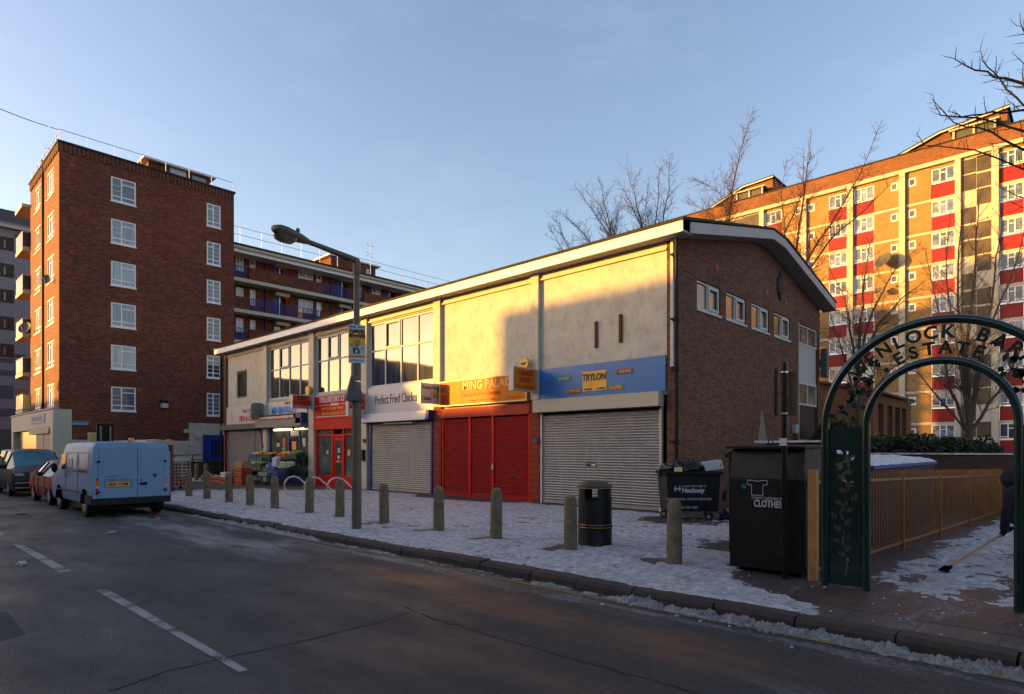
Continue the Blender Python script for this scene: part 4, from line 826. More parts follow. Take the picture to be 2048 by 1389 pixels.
# ------------------------------------------------------------------ the tall flats at the right
FXX = 61.0
fl = thing('tall_flats', 'long ten storey slab of tan brick flats with red panels behind the shops', 'apartment block', (FXX, -14, 0))
cols_w = [(1998.5, 2048), (1862.5, 1910.5), (1708, 1748), (1657.5, 1695), (1529, 1564)]
cw = [(YX(b_, FXX), YX(a_, FXX)) for a_, b_ in cols_w] + [(28.2, 29.9), (31.0, 32.7), (-1.2, .5), (-3.1, -1.4)]
small = [(YX(1832, FXX), YX(1816, FXX)), (YX(1796, FXX), YX(1781, FXX)), (YX(1629, FXX), YX(1616, FXX)), (YX(1602, FXX), YX(1590, FXX)), (YX(1481, FXX), YX(1465, FXX))]
ZW = [24.85 - 2.63 * k for k in range(9)]
w = MB(); holes = [(a, c, z - 2.55, z) for a, c in cw for z in ZW if z > 2.7] + [(a, c, z - .95, z - .25) for a, c in small for z in ZW if z > 1]
wall(w, 'X', FXX, -14, 40, 0, 25.1, holes, .12); w.poly([(FXX, -14, 0), (FXX + 12, -14, 0), (FXX + 12, -14, 25.1), (FXX, -14, 25.1)]); w.build('wall', m_brick_tan, fl)
MB().box(FXX + .0, FXX + 12, -14, 40, 25.42, 26.75).build('parapet', m_brick_orange, fl); MB().box(FXX - .3, FXX + 12, -14.2, 40.2, 25.1, 25.415).build('cornice', m_cream2, fl); MB().box(FXX - .08, FXX + 12.1, -14.1, 40.1, 26.752, 26.85).build('coping', m_felt, fl)
pw = None; pr = None; ps = None
for a, c in cw:
    for z in ZW:
        if z < 3: continue
        if pw is None:
            pw = window(fl, 'X', FXX + .02, a, c, z - 1.25, z, (.36, .64), ((.36, .64, .68), (0, .36, .16), (.64, 1, .16)), .085, m_whitef, glass('flat_glass', (.13, .15, .19), .05, .5, 2.5)); wref = (a, z); wwid = c - a
            pr = MB().box(FXX + .01, FXX + .06, a + .03, c - .03, z - 2.5, z - 1.32).build('red_panel', m_redpanel, fl)
        else:
            for o in (pw, pr):
                n_ = copy_tree(o, fl); s_ = (c - a) / wwid; n_.scale = (1, s_, 1); n_.location = (0, (a - (wref[0] + 14) * 0) - 0, z - wref[1])
                n_.location.y = a + 14 - (wref[0] + 14) * s_
for a, c in small:
    for z in ZW:
        if z < 1: continue
        if ps is None: ps = window(fl, 'X', FXX + .02, a, c, z - .95, z - .25, (), (), .12, m_whitef, m_curtain2, name='small_window'); sref = (a, z)
        else: n_ = copy_tree(ps, fl); n_.location = (0, a - sref[0], z - sref[1])
ribs = [(5.54, 5.97), (7.95, 8.32), (11.79, 12.23), (15.77, 16.25), (19.7, 20.14), (23.64, 24.08), (27.6, 28.0), (30.1, 30.6), (.6, 1.0), (-4.0, -3.5)]
for a, c in ribs: MB().box(FXX - .25, FXX - .004, a, c, 0, 25.098).build('rib', m_cream2, fl)
br = sorted(ribs); ed = [(-13.9, br[0][0])] + [(br[i][1], br[i + 1][0]) for i in range(len(br) - 1)] + [(br[-1][1], 40)]
for a, c in ed:
    for z in ZW:
        if z > 2.6 and not (5.9 < a < 6 or 24 < a < 24.1): MB().box(FXX - .03, FXX - .004, a + .002, c - .002, z - 2.63 + .01, z - 2.63 + .2).build('floor_band', m_cream2, fl)
for (a, c) in ((5.98, 7.94), (24.1, 27.58)):                                   # stair columns, dark glass alternating with cream
    st = MB().box(FXX - .02, FXX - .004, a, c, 2, 25.09).build('stair_screen', m_cream2, fl)
    for i in range(17):
        z1 = 25.0 - i * 1.315; mid = (a + c) / 2
        g_ = MB(); g_.box(FXX - .06, FXX - .021, a + .06, mid - .03, z1 - 1.25, z1) if i % 2 == 0 else g_.box(FXX - .06, FXX - .021, mid + .03, c - .06, z1 - 1.25, z1)
        if i % 4 in (0, 1): g_.box(FXX - .055, FXX - .021, mid + .03 if i % 2 == 0 else a + .06, c - .06 if i % 2 == 0 else mid - .03, z1 - 1.2, z1 - .1)
        g_.build('stair_glass', M('brown_stair_glass', (.08, .06, .035), .4, .4, 1), st)
for (ya, yb, ym, zm, zt_, c0, c1) in ((23.6, 30.2, 26.5, 28.85, 29.0, 24.3, 26.9), (5.2, 12.6, 9.7, 28.5, 29.0, 5.9, 8.6)):      # lift houses with sloping roofs
    X0 = FXX + 2; tp = [(yb, 27.55), (ym, zm), (ya, zt_)]
    h = MB().prism([(X0, ya, 26.7), (X0, yb, 26.7)] + [(X0, y, z) for y, z in tp], (3.6, 0, 0)).build('lift_house', m_brick_orange, fl)
    MB().prism([(X0 - .25, yb + .2, 27.5), (X0 - .25, ym, zm + .02), (X0 - .25, ya - .15, zt_ + .02), (X0 - .25, ya - .15, zt_ + .16), (X0 - .25, ym, zm + .16), (X0 - .25, yb + .2, 27.64)], (4.1, 0, 0)).build('roof', m_felt, h)
    MB().prism([(X0 - .29, yb + .2, 27.36), (X0 - .29, ym, zm - .10), (X0 - .29, ya - .15, zt_ - .10), (X0 - .29, ya - .15, zt_ + .04), (X0 - .29, ym, zm + .04), (X0 - .29, yb + .2, 27.50)], (.035, 0, 0)).build('verge', m_cream2, h)
    MB().box(X0 - .8, X0 - .01, c0, c1, 26.86, 27.95).build('clerestory', m_dgrey, h); MB().box(X0 - 1.1, X0 - .01, c0 - .3, c1 + .3, 27.952, 28.08).build('canopy', m_cream2, h)
    for q in (0, .5, 1): MB().box(X0 - .92, X0 - .81, c0 + (c1 - c0) * q - .07, c0 + (c1 - c0) * q + .07, 26.86, 27.94).build('post', m_cream2, h)
for px, py, r, lab in ((1768, 523, .72, 'large dark dish on the sunlit tan brick flats'), (1758, 583, .33, 'smaller dish below the large one on the tan flats'), (1762, 632, .5, 'dish shape standing in for a faint shadow low on the tan flats')):  # the lowest dish is added in place of a dark shadow shape
    dish((FXX - .8, YX(px, FXX - .8), ZXY(py, FXX - .8, YX(px, FXX))), (-.75, .35, .45), r, lab)
# ------------------------------------------------------------------ low brick annexe seen through the arch
an = thing('annexe', 'low brown brick building with tall narrow dark windows seen through the arch', 'building', (36, 8.4, 0))
hx = [(XY(p, 8.4), XY(p + 10, 8.4), 2.3, 4.2) for p in (1757, 1775, 1790, 1803)]
w = MB(); wall(w, 'Y', 8.4, 36, 45, 0, 4.7, hx, .2); w.poly([(36, 8.4, 0), (36, 16, 0), (36, 16, 4.7), (36, 12, 5.6), (36, 8.4, 4.7)]); w.poly([(45, 8.4, 0), (45, 16, 0), (45, 16, 4.7), (45, 12, 5.6), (45, 8.4, 4.7)]); w.poly([(36, 16, 0), (45, 16, 0), (45, 16, 4.7), (36, 16, 4.7)]); w.build('wall', m_brick_orange, an)
MB().prism([(35.7, 8.2, 4.7), (35.7, 12, 5.62), (35.7, 16.2, 4.7), (35.7, 16.2, 4.82), (35.7, 12, 5.75), (35.7, 8.2, 4.82)], (9.6, 0, 0)).build('roof', M('brown_tiles', (.09, .045, .03), .8, .25, 9), an)
for a, c, z0, z1 in hx: MB().box(a, c, 8.55, 8.58, z0, z1).build('window', m_glass, an)
# ------------------------------------------------------------------ across the street (outside the frame; they shade the shops and show in their windows)
def house(name, lab, x0, x1, y0, y1, h, ridge=0, m=m_brick_red, gable=False):
    t = thing(name, lab, 'building', (x1, y0, 0)); w = MB(); n = max(2, int((y1 - y0) / 2.6)); hs_ = []
    def wl(mb, y0, y1): pass
    hs_ = [(y0 + (i + .3) * (y1 - y0) / n, y0 + (i + .75) * (y1 - y0) / n, z, z + 1.4) for i in range(n) for z in [.9 + 2.7 * k for k in range(int((h - 1) // 2.7))]]
    w2 = MB(); wall(w2, 'X', x1, y0, y1, 0, h, hs_, -.12)
    w2.poly([(x0, y0, 0), (x1, y0, 0), (x1, y0, h), (x0, y0, h)]); w2.poly([(x0, y1, 0), (x1, y1, 0), (x1, y1, h), (x0, y1, h)]); w2.poly([(x0, y0, 0), (x0, y1, 0), (x0, y1, h), (x0, y0, h)]); w2.build('wall', m, t)
    for a, c, z0, z1 in hs_:
        f = MB().box(x1 - .1, x1 - .06, a, c, z0, z0 + .06).box(x1 - .1, x1 - .06, a, c, z1 - .06, z1).box(x1 - .1, x1 - .06, a, a + .06, z0, z1).box(x1 - .1, x1 - .06, c - .06, c, z0, z1).build('window', m_whitef, t); MB().box(x1 - .12, x1 - .11, a, c, z0, z1).build('pane', m_glass, f)
    r = MB()
    if gable: ym = (y0 + y1) / 2; r.prism([(x1 + .3, y0 - .3, h), (x1 + .3, ym, h + ridge), (x1 + .3, y1 + .3, h)], (x0 - x1 - .6, 0, 0))
    else: xm = (x0 + x1) / 2; r.prism([(x0 - .3, y0, h), (x1 + .3, y0, h), (xm, y0, h + max(ridge, .2))], (0, y1 - y0, 0))
    r.build('roof', m_felt, t); return t
house('terrace', 'brick terrace across the road nearest the camera', -21, -12, -26, 20, 8.2, 2.0)
house('apartment_house', 'flat roofed brick building across the road facing the blue fascia', -22, -12, 20, 41.8, 9.8, .05)
house('lockup_shop', 'low single storey lock-up filling the gap across the road', -22, -12, 41.9, 55.8, 6.7, .05, m_cream)
house('gabled_house', 'tall gabled house across the road beyond the gap', -22, -12, 56, 66.2, 8.1, 4.3, m_brick_red, True)
house('curved_house', 'house with a high gable across the road opposite the blue entrance door', -17, -12, 80, 92, 8.0, 4.2, m_brick_red, True)
house('low_terrace', 'low terrace across the road opposite the red brick tower', -22, -12, 68.5, 79.8, 7.6, .6)
# ------------------------------------------------------------------ bollards
bol_lab = ['weathered concrete bollard nearest the camera, in front of the wheeled bin', 'concrete bollard partly covering the black litter bin', 'concrete bollard left of the litter bin, before the red shutters',
  'concrete bollard in front of the left red shutter', 'concrete bollard in front of the grey chicken shop shutter', 'concrete bollard just left of the lamp post foot', 'concrete bollard standing before the bicycle hoops',
  'concrete bollard left of the bicycle hoops, before the stacked red crates', 'concrete bollard before the low crates of the minimarket', 'concrete bollard in front of the fish shop shutter',
  'concrete bollard in front of the low wall, second from the van', 'concrete bollard nearest the van, beside the wire trolley']
for i, (y, lab) in enumerate(zip(BOL_Y, bol_lab)):
    px = [1356, 1150, 1013, 880, 777, 689, 613, 550, 496, 445, 401, 363][i]; x = 7.95
    rr = random.Random(i); t = MB(); yy = y; h = .92 + rr.uniform(-.03, .03)
    prof = [(.112, -.1), (.111, .1), (.107, h * .5), (.103, h * .82), (.10, h * .88), (.092, h * .94), (.066, h * .98), (.03, h), (.0, h + .002)]
    t.lathe(prof, (0, 0, 0), 18); o = t.build('bollard', m_conc, smooth=60); o.location = (x, yy, PZ); o.rotation_euler = (R(rr.uniform(-1.2, 1.2)), R(rr.uniform(-1.2, 1.2)), rr.uniform(0, 6))
    tag(o, lab, 'bollard', 'concrete bollards along the kerb')
for x, y, lab in ((11.2, 27.0, 'mossy concrete bollard before the low wall, the left of the far pair'), (12.4, 26.6, 'mossy concrete bollard before the low wall, the right of the far pair')):
    X_, Y_ = G(*((393, 962) if '393' in lab or 'left of' in lab else (412, 963)), .1); o = MB().lathe(prof, (0, 0, 0), 14).build('bollard', m_conc, smooth=60); o.location = (X_, Y_, PZ); tag(o, lab, 'bollard', 'concrete bollards along the kerb')

# ------------------------------------------------------------------ lamp post
LX, LY = 7.02, 10.98; DL = LX * sT + LY * cT
def LZ_(py): return ZXY(py, LX, LY)
lp = thing('street_lamp', 'tall brown metal street lamp leaning its arm over the road', 'street lamp', (LX, LY, PZ))
z1, z2 = LZ_(730), LZ_(519)
MB().tube([(LX, LY, PZ - .1), (LX, LY, PZ + 1.0), (LX, LY, z1 + .1)], [.100, .098, .088], 16).tube([(LX, LY, z1 + .1), (LX, LY, z1 + .2), (LX, LY, z2)], [.088, .068, .062], 14).tube([(LX, LY, z2 - .3), (LX, LY, z2 - .06), (LX, LY, z2 + .01)], [.075, .078, .055], 14).build('pole', m_lampm, lp, smooth=50)
for z in (PZ + .8, PZ + 1.6, PZ + 2.05, LZ_(765), LZ_(802), LZ_(965)): MB().lathe([(.105 if z < 2 else .096, 0), (.105 if z < 2 else .096, .025)], (LX, LY, z), 16).build('band', m_steel if z > 2.4 else m_lampm, lp)
A0 = Vector((LX, LY, z2 - .05)); A1 = W(614, 483, 11.9); dA = (A1 - A0)
MB().tube([A0, A0 + dA * .06 + Vector((0, 0, .02)), A1], [.075, .065, .045], 12).build('arm', m_lampm, lp, smooth=50)
u = W(547, 456, 11.25) - A1; Lh = u.length; u.normalize(); s_ = u.cross(Vector((0, 0, 1))).normalized(); v_ = s_.cross(u)
secs = [(-.06, .05, .05, .04), (.04, .09, .07, .06), (.16, .13, .09, .08), (.32, .15, .10, .09), (.50, .165, .12, .09), (.66, .15, .11, .08), (.75, .10, .07, .05), (Lh, .03, .03, .03)]
hd = MB(); bw = MB()
def ring(q, w_, up, dn): return [A1 + u * q + s_ * (w_ * .85 * a) + v_ * (.82 * b_ * (up if b_ > 0 else dn)) for a, b_ in ((-1, -.3), (-1, .3), (-.7, .85), (0, 1.05), (.7, .85), (1, .3), (1, -.3), (.7, -1), (-.7, -1))]
vs = [p for q in secs for p in ring(*q)]; hd.add(vs, [(i * 9 + j, i * 9 + (j + 1) % 9, (i + 1) * 9 + (j + 1) % 9, (i + 1) * 9 + j) for i in range(len(secs) - 1) for j in range(9)] + [tuple(range(9)), tuple(range(len(vs) - 9, len(vs)))])
head = hd.build('lamp_head', M('lamp_head_metal', (.075, .062, .045), .5, .2, 6), lp, smooth=45)
bs = [(.30, .10, .10), (.36, .13, .17), (.52, .14, .19), (.66, .12, .17), (.72, .08, .10)]
vs = [A1 + u * q + s_ * (w_ * a) - v_ * dd * b_ for q, w_, dd in bs for a, b_ in ((-1, .5), (-.8, .9), (0, 1.05), (.8, .9), (1, .5))]
bw.add(vs, [(i * 5 + j, i * 5 + j + 1, (i + 1) * 5 + j + 1, (i + 1) * 5 + j) for i in range(4) for j in range(4)]); bw.build('lamp_bowl', glass('lamp_bowl_glass', (.10, .09, .05), .1, .4, 8), head, smooth=60)
MB().lathe([(.035, 0), (.04, .05), (.03, .08)], A1 + u * .22 + v_ * .09, 10).build('photocell', m_dgrey, head)
# the warning sign strapped to it, face towards the viewer's side of the street
nv = Vector((-LX, -LY, 0)).normalized(); nv = (nv + Vector((.08, 0, 0))).normalized(); us = Vector((-nv.y, nv.x, 0)); us = us if us.dot(Vector((cT, -sT, 0))) > 0 else -us
zc = (LZ_(652) + LZ_(728)) / 2; hh = (LZ_(652) - LZ_(728)) / 2; hw = .168; C = Vector((LX, LY, zc)) + nv * .10
ws = thing('warning_sign', 'yellow and white THIEVES BEWARE sign with a black hand print on the lamp post', 'sign', tuple(C))
Z3 = Vector((0, 0, 1)); MB().obox(C, us * hw, nv * .004, Z3 * hh).build('board', m_signwhite, ws)
def srect(u0, u1, v0, v1, m, nm='field', l=.006): c = C + us * ((u0 + u1) / 2) + Z3 * ((v0 + v1) / 2) + nv * l; MB().obox(c, us * ((u1 - u0) / 2), nv * .001, Z3 * ((v1 - v0) / 2)).build(nm, m, ws)
m_sy = M('sign_yellow', (.68, .34, .015), .45, .05, 5, bump=0)
srect(-hw, hw, -.02, hh * .78, m_sy); srect(-hw, hw, -hh * .69, -hh * .58, m_sy); srect(-hw + .01, -.03, hh * .84, hh * .94, m_inkblue)
tx = lambda s, size, a, b, m, **k: text(s, size, C + us * a + Z3 * b, m, ws, U=us, lift=.009, **k)
tx('THIEVES', .092, 0, hh * .64, m_ink, sx=.86, bold=.004); tx('BEWARE', .092, 0, hh * .42, m_ink, sx=.92, bold=.004); tx('neighbourhood', .03, .08, hh * .89, m_inkblue, sx=.8)
tx('Keep your valuables safe', .03, 0, -hh * .635, m_inkred, sx=.9); tx('METROPOLITAN POLICE', .022, 0, -hh * .85, m_inkblue)
hp = MB()
def fing(pts, w_): 
    for (a, b) in zip(pts, pts[1:]):
        p = C + us * a[0] + Z3 * a[1] + nv * .0095; q = C + us * b[0] + Z3 * b[1] + nv * .0095; d = (q - p).normalized(); nn = d.cross(nv)
        hp.prism([p - nn * w_, q - nn * w_ * .8, q + nn * w_ * .8, p + nn * w_], nv * .0008)
P_ = lambda pts: hp.prism([C + us * a + Z3 * b + nv * .0095 for a, b in pts], nv * .0008)
fing([(-.02, -.07), (-.045, -.01), (-.06, .045)], .008); fing([(0, -.05), (-.004, .03), (-.004, .095)], .009); fing([(.02, -.06), (.035, .02), (.045, .075)], .008); fing([(-.05, -.10), (-.09, -.05), (-.125, -.005)], .008); fing([(.085, -.10), (.125, -.075)], .011)
P_([(-.085, -.10), (-.03, -.085), (.01, -.07), (.02, -.085), (-.02, -.115), (-.045, -.15), (-.025, -.20), (-.05, -.215), (-.075, -.18)]); P_([(.01, -.07), (.035, -.10), (.06, -.14), (.05, -.19), (.01, -.215), (-.0, -.19), (.025, -.15), (.01, -.11)])
hp.build('hand_print', m_ink, ws); MB().box(LX - .09, LX + .09, LY - .09, LY + .09, zc + hh * .5, zc + hh * .5 + .02).build('clip', m_steel, ws)
# grey tapered hood strapped low on the pole
gh = thing('post_hood', 'dark grey tapered plastic hood strapped to the lamp post below the sign', 'planter', (LX, LY, LZ_(803)))
pc = Vector((LX, LY, 0)) - us * .05; b = MB(); za, zb = LZ_(803), LZ_(752)
vs = [pc + us * (a * w_) + nv * (c_ * w_ * .7) + Z3 * z for z, w_ in ((za, .20), (za + .03, .205), (za + .25, .14), (zb, .07)) for a, c_ in ((-1, .1), (-.8, .8), (0, 1), (.8, .8), (1, .1), (.6, -.6), (-.6, -.6))]
b.add(vs, [(i * 7 + j, i * 7 + (j + 1) % 7, (i + 1) * 7 + (j + 1) % 7, (i + 1) * 7 + j) for i in range(3) for j in range(7)] + [tuple(range(7)), tuple(range(21, 28))]); b.build('hood', m_dgrey, gh, smooth=50)

# ------------------------------------------------------------------ bicycle hoops
bt = thing('bicycle_stand', 'bare steel bicycle stand of teardrop hoops, the one at the right nearest the lamp post', 'bicycle stand', (10.0, 16.1, PZ), 'bicycle hoops on the snow')
def hoop():
    P = []; L, Hh = 1.15, .80
    P.append((.62, 0, -.1)); P.append((.50, 0, .12))
    for i in range(15): a = R(-95 - i * 13); P.append((-.32 + .30 * math.cos(a) * 1.0, 0, .50 + .30 * math.sin(a)))
    P += [(-.16, 0, .76), (-.02, 0, .64), (.72, 0, -.1)]
    P[0] = (.46, 0, -.1); P[1] = (.36, 0, .10); P.insert(2, (.16, 0, .17)); P.insert(3, (-.1, 0, .19)); return P
MB().tube([(10.0 + p[0], 16.1, PZ + p[2]) for p in hoop()], .024, 10).build('hoop', m_steel, bt, smooth=60)
MB().lathe([(.09, -.005), (.08, .012)], (10.72, 16.1, PZ), 12).build('foot', m_steel, bt)
bt.rotation_euler = (0, 0, R(-48))
for (x, y, rz, lab) in ((9.75, 17.0, -50, 'bare steel teardrop hoop in the middle of the bicycle stands'), (9.55, 17.9, -52, 'bare steel teardrop hoop at the left of the bicycle stands, behind a bollard')):
    c = copy_tree(bt); c.location = (x, y, PZ); c.rotation_euler = (0, 0, R(rz)); c['label'] = lab

# ------------------------------------------------------------------ black litter bin
bx_, by_ = 8.62, 6.2
lb = thing('litter_bin', 'round black litter bin with gold bands and a domed lid', 'litter bin', (bx_, by_, PZ))
RB = .285
MB().lathe([(RB + .01, 0), (RB, .03), (RB, .30), (RB + .012, .31), (RB + .012, .34), (RB, .345), (RB - .006, .78), (RB + .006, .79), (RB + .006, .80), (RB - .05, .802), (RB - .05, .70)], (bx_, by_, PZ), 36).build('body', m_blackp, lb, smooth=30)
for a0, a1 in ((-60, -25), (25, 65), (125, 160), (205, 245)):
    vs = []; n = 8
    for i in range(n + 1): a = R(a0 + (a1 - a0) * i / n + 20); vs += [(bx_ + RB * math.cos(a), by_ + RB * math.sin(a), PZ + .80), (bx_ + RB * math.cos(a), by_ + RB * math.sin(a), PZ + .99)]
    MB().add(vs, [(2 * i, 2 * i + 2, 2 * i + 3, 2 * i + 1) for i in range(n)]).build('pillar', m_blackp, lb, smooth=60)
MB().lathe([(RB - .004, .985), (RB + .014, .985), (RB + .014, 1.02), (RB - .01, 1.03), (.20, 1.085), (.10, 1.115), (0, 1.12)], (bx_, by_, PZ), 36).build('lid', M('lid_plastic', (.030, .024, .026), .45, .2, 5), lb, smooth=50)
m_gold = M('gold_band', (.36, .20, .05), .4, .2, 6, metal=.6)
for z in (.33, .375, .985): MB().lathe([(RB + .014, 0), (RB + .016, .004), (RB + .014, .010)], (bx_, by_, PZ + z), 36).build('gold_band', m_gold, lb)
ang = math.atan2(-by_, -bx_) + .6; ce = Vector((bx_ + (RB + .004) * math.cos(ang - .28), by_ + (RB + .004) * math.sin(ang - .28), PZ + .60)); MB().lathe([(.05, 0), (.062, .004), (.05, .008)], (0, 0, 0), 20, axis='X').build('badge', m_gold, lb).location = ce - Vector((bx_, by_, PZ))
# ------------------------------------------------------------------ wheeled bin with rubbish
def ob(o, c, rz):                                                             # frame helper: local to world
    cr_, sr_ = math.cos(rz), math.sin(rz); return lambda x, y, z: (c[0] + x * cr_ - y * sr_, c[1] + x * sr_ + y * cr_, c[2] + z)
F0 = Vector(G(1334, 1043, .12)); F1 = Vector(G(1441, 1043, .12)); fd = (F1 - F0); Wd = fd.length; rz = math.atan2(fd.y, fd.x); T = ob(None, (F0.x, F0.y, PZ), rz)
wb = thing('wheeled_bin', 'large black council wheeled bin with its rubbish heaped above the rim', 'wheeled bin', (F0.x, F0.y, PZ))
def tbox(mb, x0, x1, y0, y1, z0, z1, sx0=0, sx1=0, sy0=0, sy1=0):              # tapered box in the bin's frame (top grows)
    v = [T(x0, y0, z0), T(x1, y0, z0), T(x1, y1, z0), T(x0, y1, z0), T(x0 - sx0, y0 - sy0, z1), T(x1 + sx1, y0 - sy0, z1), T(x1 + sx1, y1 + sy1, z1), T(x0 - sx0, y1 + sy1, z1)]
    return mb.add(v, [(0, 3, 2, 1), (4, 5, 6, 7), (0, 1, 5, 4), (1, 2, 6, 5), (2, 3, 7, 6), (3, 0, 4, 7)])
b = MB(); tbox(b, .04, Wd - .04, .04, .85, .22, 1.06, .05, .05, .04, .04); b.build('body', m_blackp, wb, bevel=.012)
b = MB(); tbox(b, -.05, Wd + .05, -.04, .92, 1.062, 1.13); tbox(b, -.10, -.052, .3, .5, 1.0, 1.12); b.build('rim', m_black, wb, bevel=.01)
for x, y in ((.10, .12), (Wd - .22, .12), (.12, .75), (Wd - .06, .70)):
    c = T(x, y, .095); b = MB(); b.tube([Vector(c) - Vector((math.cos(rz + .9), math.sin(rz + .9), 0)) * .025, Vector(c) + Vector((math.cos(rz + .9), math.sin(rz + .9), 0)) * .025], .095, 16); cw_ = b.build('wheel', m_tyre, wb, smooth=40)
    MB().tube([Vector(c) - Vector((math.cos(rz + .9), math.sin(rz + .9), 0)) * .035, Vector(c) + Vector((math.cos(rz + .9), math.sin(rz + .9), 0)) * .035], .045, 12).build('hub', m_hub, cw_); b = MB(); tbox(b, x - .05, x + .05, y - .03, y + .03, .18, .225); b.build('castor', m_hub, wb)
Ub = Vector((math.cos(rz), math.sin(rz), 0)); Vb = (Vector(T(.5, -.0, 1.06)) - Vector(T(.5, .04, .22))).normalized()
def bt_(s, size, x, z, **k): return text(s, size, T(x, .04 - (z - .22) * .0476, z), m_signwhite, wb, U=Ub, V=Vb, lift=.006, **k)
bt_('London Borough of', .070, .62, .805, sx=1.0); bt_('Hackney', .145, .60, .70, bold=.008, sx=1.0); bt_('COMMERCIAL WASTE SERVICES', .074, .50, .50, bold=.001, sx=.98); bt_('020 7533 7583', .068, .50, .31, bold=.001)
b = MB()                                                                       # the council mark: two arcs joined by a bar
for sgn in (-1, 1):
    q = []
    for rr_, rev in ((.075, 0), (.055, 1)):
        pts = [(sgn * (.045 - .0) + sgn * -.0 + sgn * (rr_ * math.cos(R(a)) - .045), rr_ * math.sin(R(a))) for a in range(-60, 61, 12)]; q += pts[::-1] if rev else pts
    b.prism([Vector(T(.24 + x, .04 - (.74 + z - .22) * .0476, .74 + z)) + Ub.cross(Vb) * .004 for x, z in q], Ub.cross(Vb) * .003)
b.prism([Vector(T(.24 + x, .04 - (.74 + z - .22) * .0476, .74 + z)) + Ub.cross(Vb) * .0045 for x, z in ((-.06, -.016), (.06, -.016), (.06, .016), (-.06, .016))], Ub.cross(Vb) * .003); b.build('emblem', m_signwhite, wb)
m_bag = M('black_bag', (.008, .008, .010), .28, .4, 20, bump=.5, bs=14)
for i, (x, y, z, r1, r2, lab) in enumerate(((.22, .35, 1.22, .24, .17, 'knotted black rubbish bag at the left of the wheeled bin'), (.62, .3, 1.20, .26, .16, 'black rubbish bag in the middle of the wheeled bin'), (.85, .55, 1.18, .24, .14, 'black rubbish bag behind the white carton on the wheeled bin'))):
    bo = MB().blob(T(x, y, z), r1, r1, r2, seed=i + 3, amp=.7, n=16, m=12).tube([T(x, y, z + r2 * .6), T(x + .03, y, z + r2 + .05), T(x + .07, y, z + r2 + .03)], [.05, .02, .035], 6).build('rubbish_bag', m_bag, smooth=50); tag(bo, lab, 'rubbish bag')
bo = MB().blob(T(.08, -.0, 1.18), .05, .05, .0, seed=1) if False else None
b = MB(); c = Vector(T(Wd - .12, .25, 1.27)); a1 = Ub * .21 + Vector((0, 0, .03)); b.obox(c, a1, Ub.cross(Vector((0, 0, 1))) * .14, Vector((0, 0, .10)) - Ub * .03); wc = b.build('white_carton', m_signwhite); tag(wc, 'white cardboard carton lying on top of the wheeled bin', 'carton')
MB().blob(c + Ub * .12 - Ub.cross(Vector((0, 0, 1))) * -.0 + nv * .15, .02, .02, .025, seed=2).build('printed_mark', m_inkred, wc)
tag(MB().obox(T(.26, .0, 1.18), Ub * .085, Vector((.01, .01, 0)), (0, 0, .05)).build('yellow_carton', m_paleyellow), 'small yellow and white packet on the bin rim', 'packet')
tag(MB().blob(T(Wd + .22, .3, .10), .16, .14, .14, seed=9, amp=.7, n=14, m=10).build('rubbish_bag', m_bag, smooth=50), 'black rubbish bag on the ground beside the wheeled bin', 'rubbish bag')
tag(MB().blob(T(Wd + .45, .2, .09), .14, .10, .12, seed=19, amp=.8, n=14, m=10).build('plastic_bag', m_panelwhite, smooth=50), 'pale pink plastic bag on the snow beside the wheeled bin', 'plastic bag')

# ------------------------------------------------------------------ clothing bank
cb_ = thing('clothing_bank', 'big black steel clothing bank with white lettering behind the dark post', 'clothing bank', (8.2, 3.65, PZ))
b = MB(); b.box(8.17, 9.55, 2.68, 3.64, PZ + .06, 1.36); b.build('body', m_black, cb_, bevel=.01)
b = MB(); b.prism([(8.175, 2.685, 1.363), (8.25, 2.685, 1.76), (9.55, 2.685, 1.80), (9.55, 2.685, 1.363)], (0, .95, 0)); b.build('hood', M('worn_black_hood', (.012, .0115, .012), .6, .2, 3, dirt=.5, dc=(.05, .045, .04)), cb_, bevel=.008)
MB().prism([(8.13, 2.64, 1.765), (8.13, 2.64, 1.795), (9.6, 2.64, 1.845), (9.6, 2.64, 1.81)], (0, 1.04, 0)).build('roof', m_black, cb_); MB().box(8.9, 9.58, 2.66, 3.6, 1.85, 1.88).build('roof_snow', m_snowclean, cb_)
MB().box(8.3, 8.4, 2.75, 2.9, PZ, PZ + .06).box(8.3, 8.4, 3.4, 3.55, PZ, PZ + .06).box(9.3, 9.4, 2.75, 3.55, PZ, PZ + .06).build('foot', m_black, cb_)
MB().tube([(8.4, 3.22, 1.80), (8.4, 3.20, 1.87), (8.4, 3.15, 1.88), (8.4, 3.12, 1.80)], .008, 5).build('lifting_eye', m_black, cb_); MB().tube([(8.16, 3.70, 1.05), (8.16, 3.72, 1.12), (8.16, 3.70, 1.2)], .03, 8).build('hinge', m_black, cb_)
XCB = 8.17
ct = lambda s, size, y, z, **k: text(s, size, (XCB, y, z), m_signwhite, cb_, **k)
ct('CHARITY CLOTHING BANK', .048, 3.10, 1.115, sx=.78); ct('CLOTHES', .125, 3.12, 1.04, bold=.003, sx=.68)
pts = [(3.39, 1.345), (3.31, 1.345), (3.26, 1.33), (3.21, 1.345), (3.13, 1.345), (3.13, 1.29), (3.185, 1.285), (3.185, 1.15), (3.335, 1.15), (3.335, 1.285), (3.39, 1.285), (3.39, 1.345)]
b = MB()
for (a, c) in zip(pts, pts[1:]): b.tube([(XCB - .004, a[0], a[1]), (XCB - .004, c[0], c[1])], .0045, 4)
b.build('shirt_outline', m_signwhite, cb_); MB().lathe([(.032, 0), (.032, -.005)], (XCB, 3.44, 1.26), 14, axis='X').build('sticker', m_tealsign, cb_)

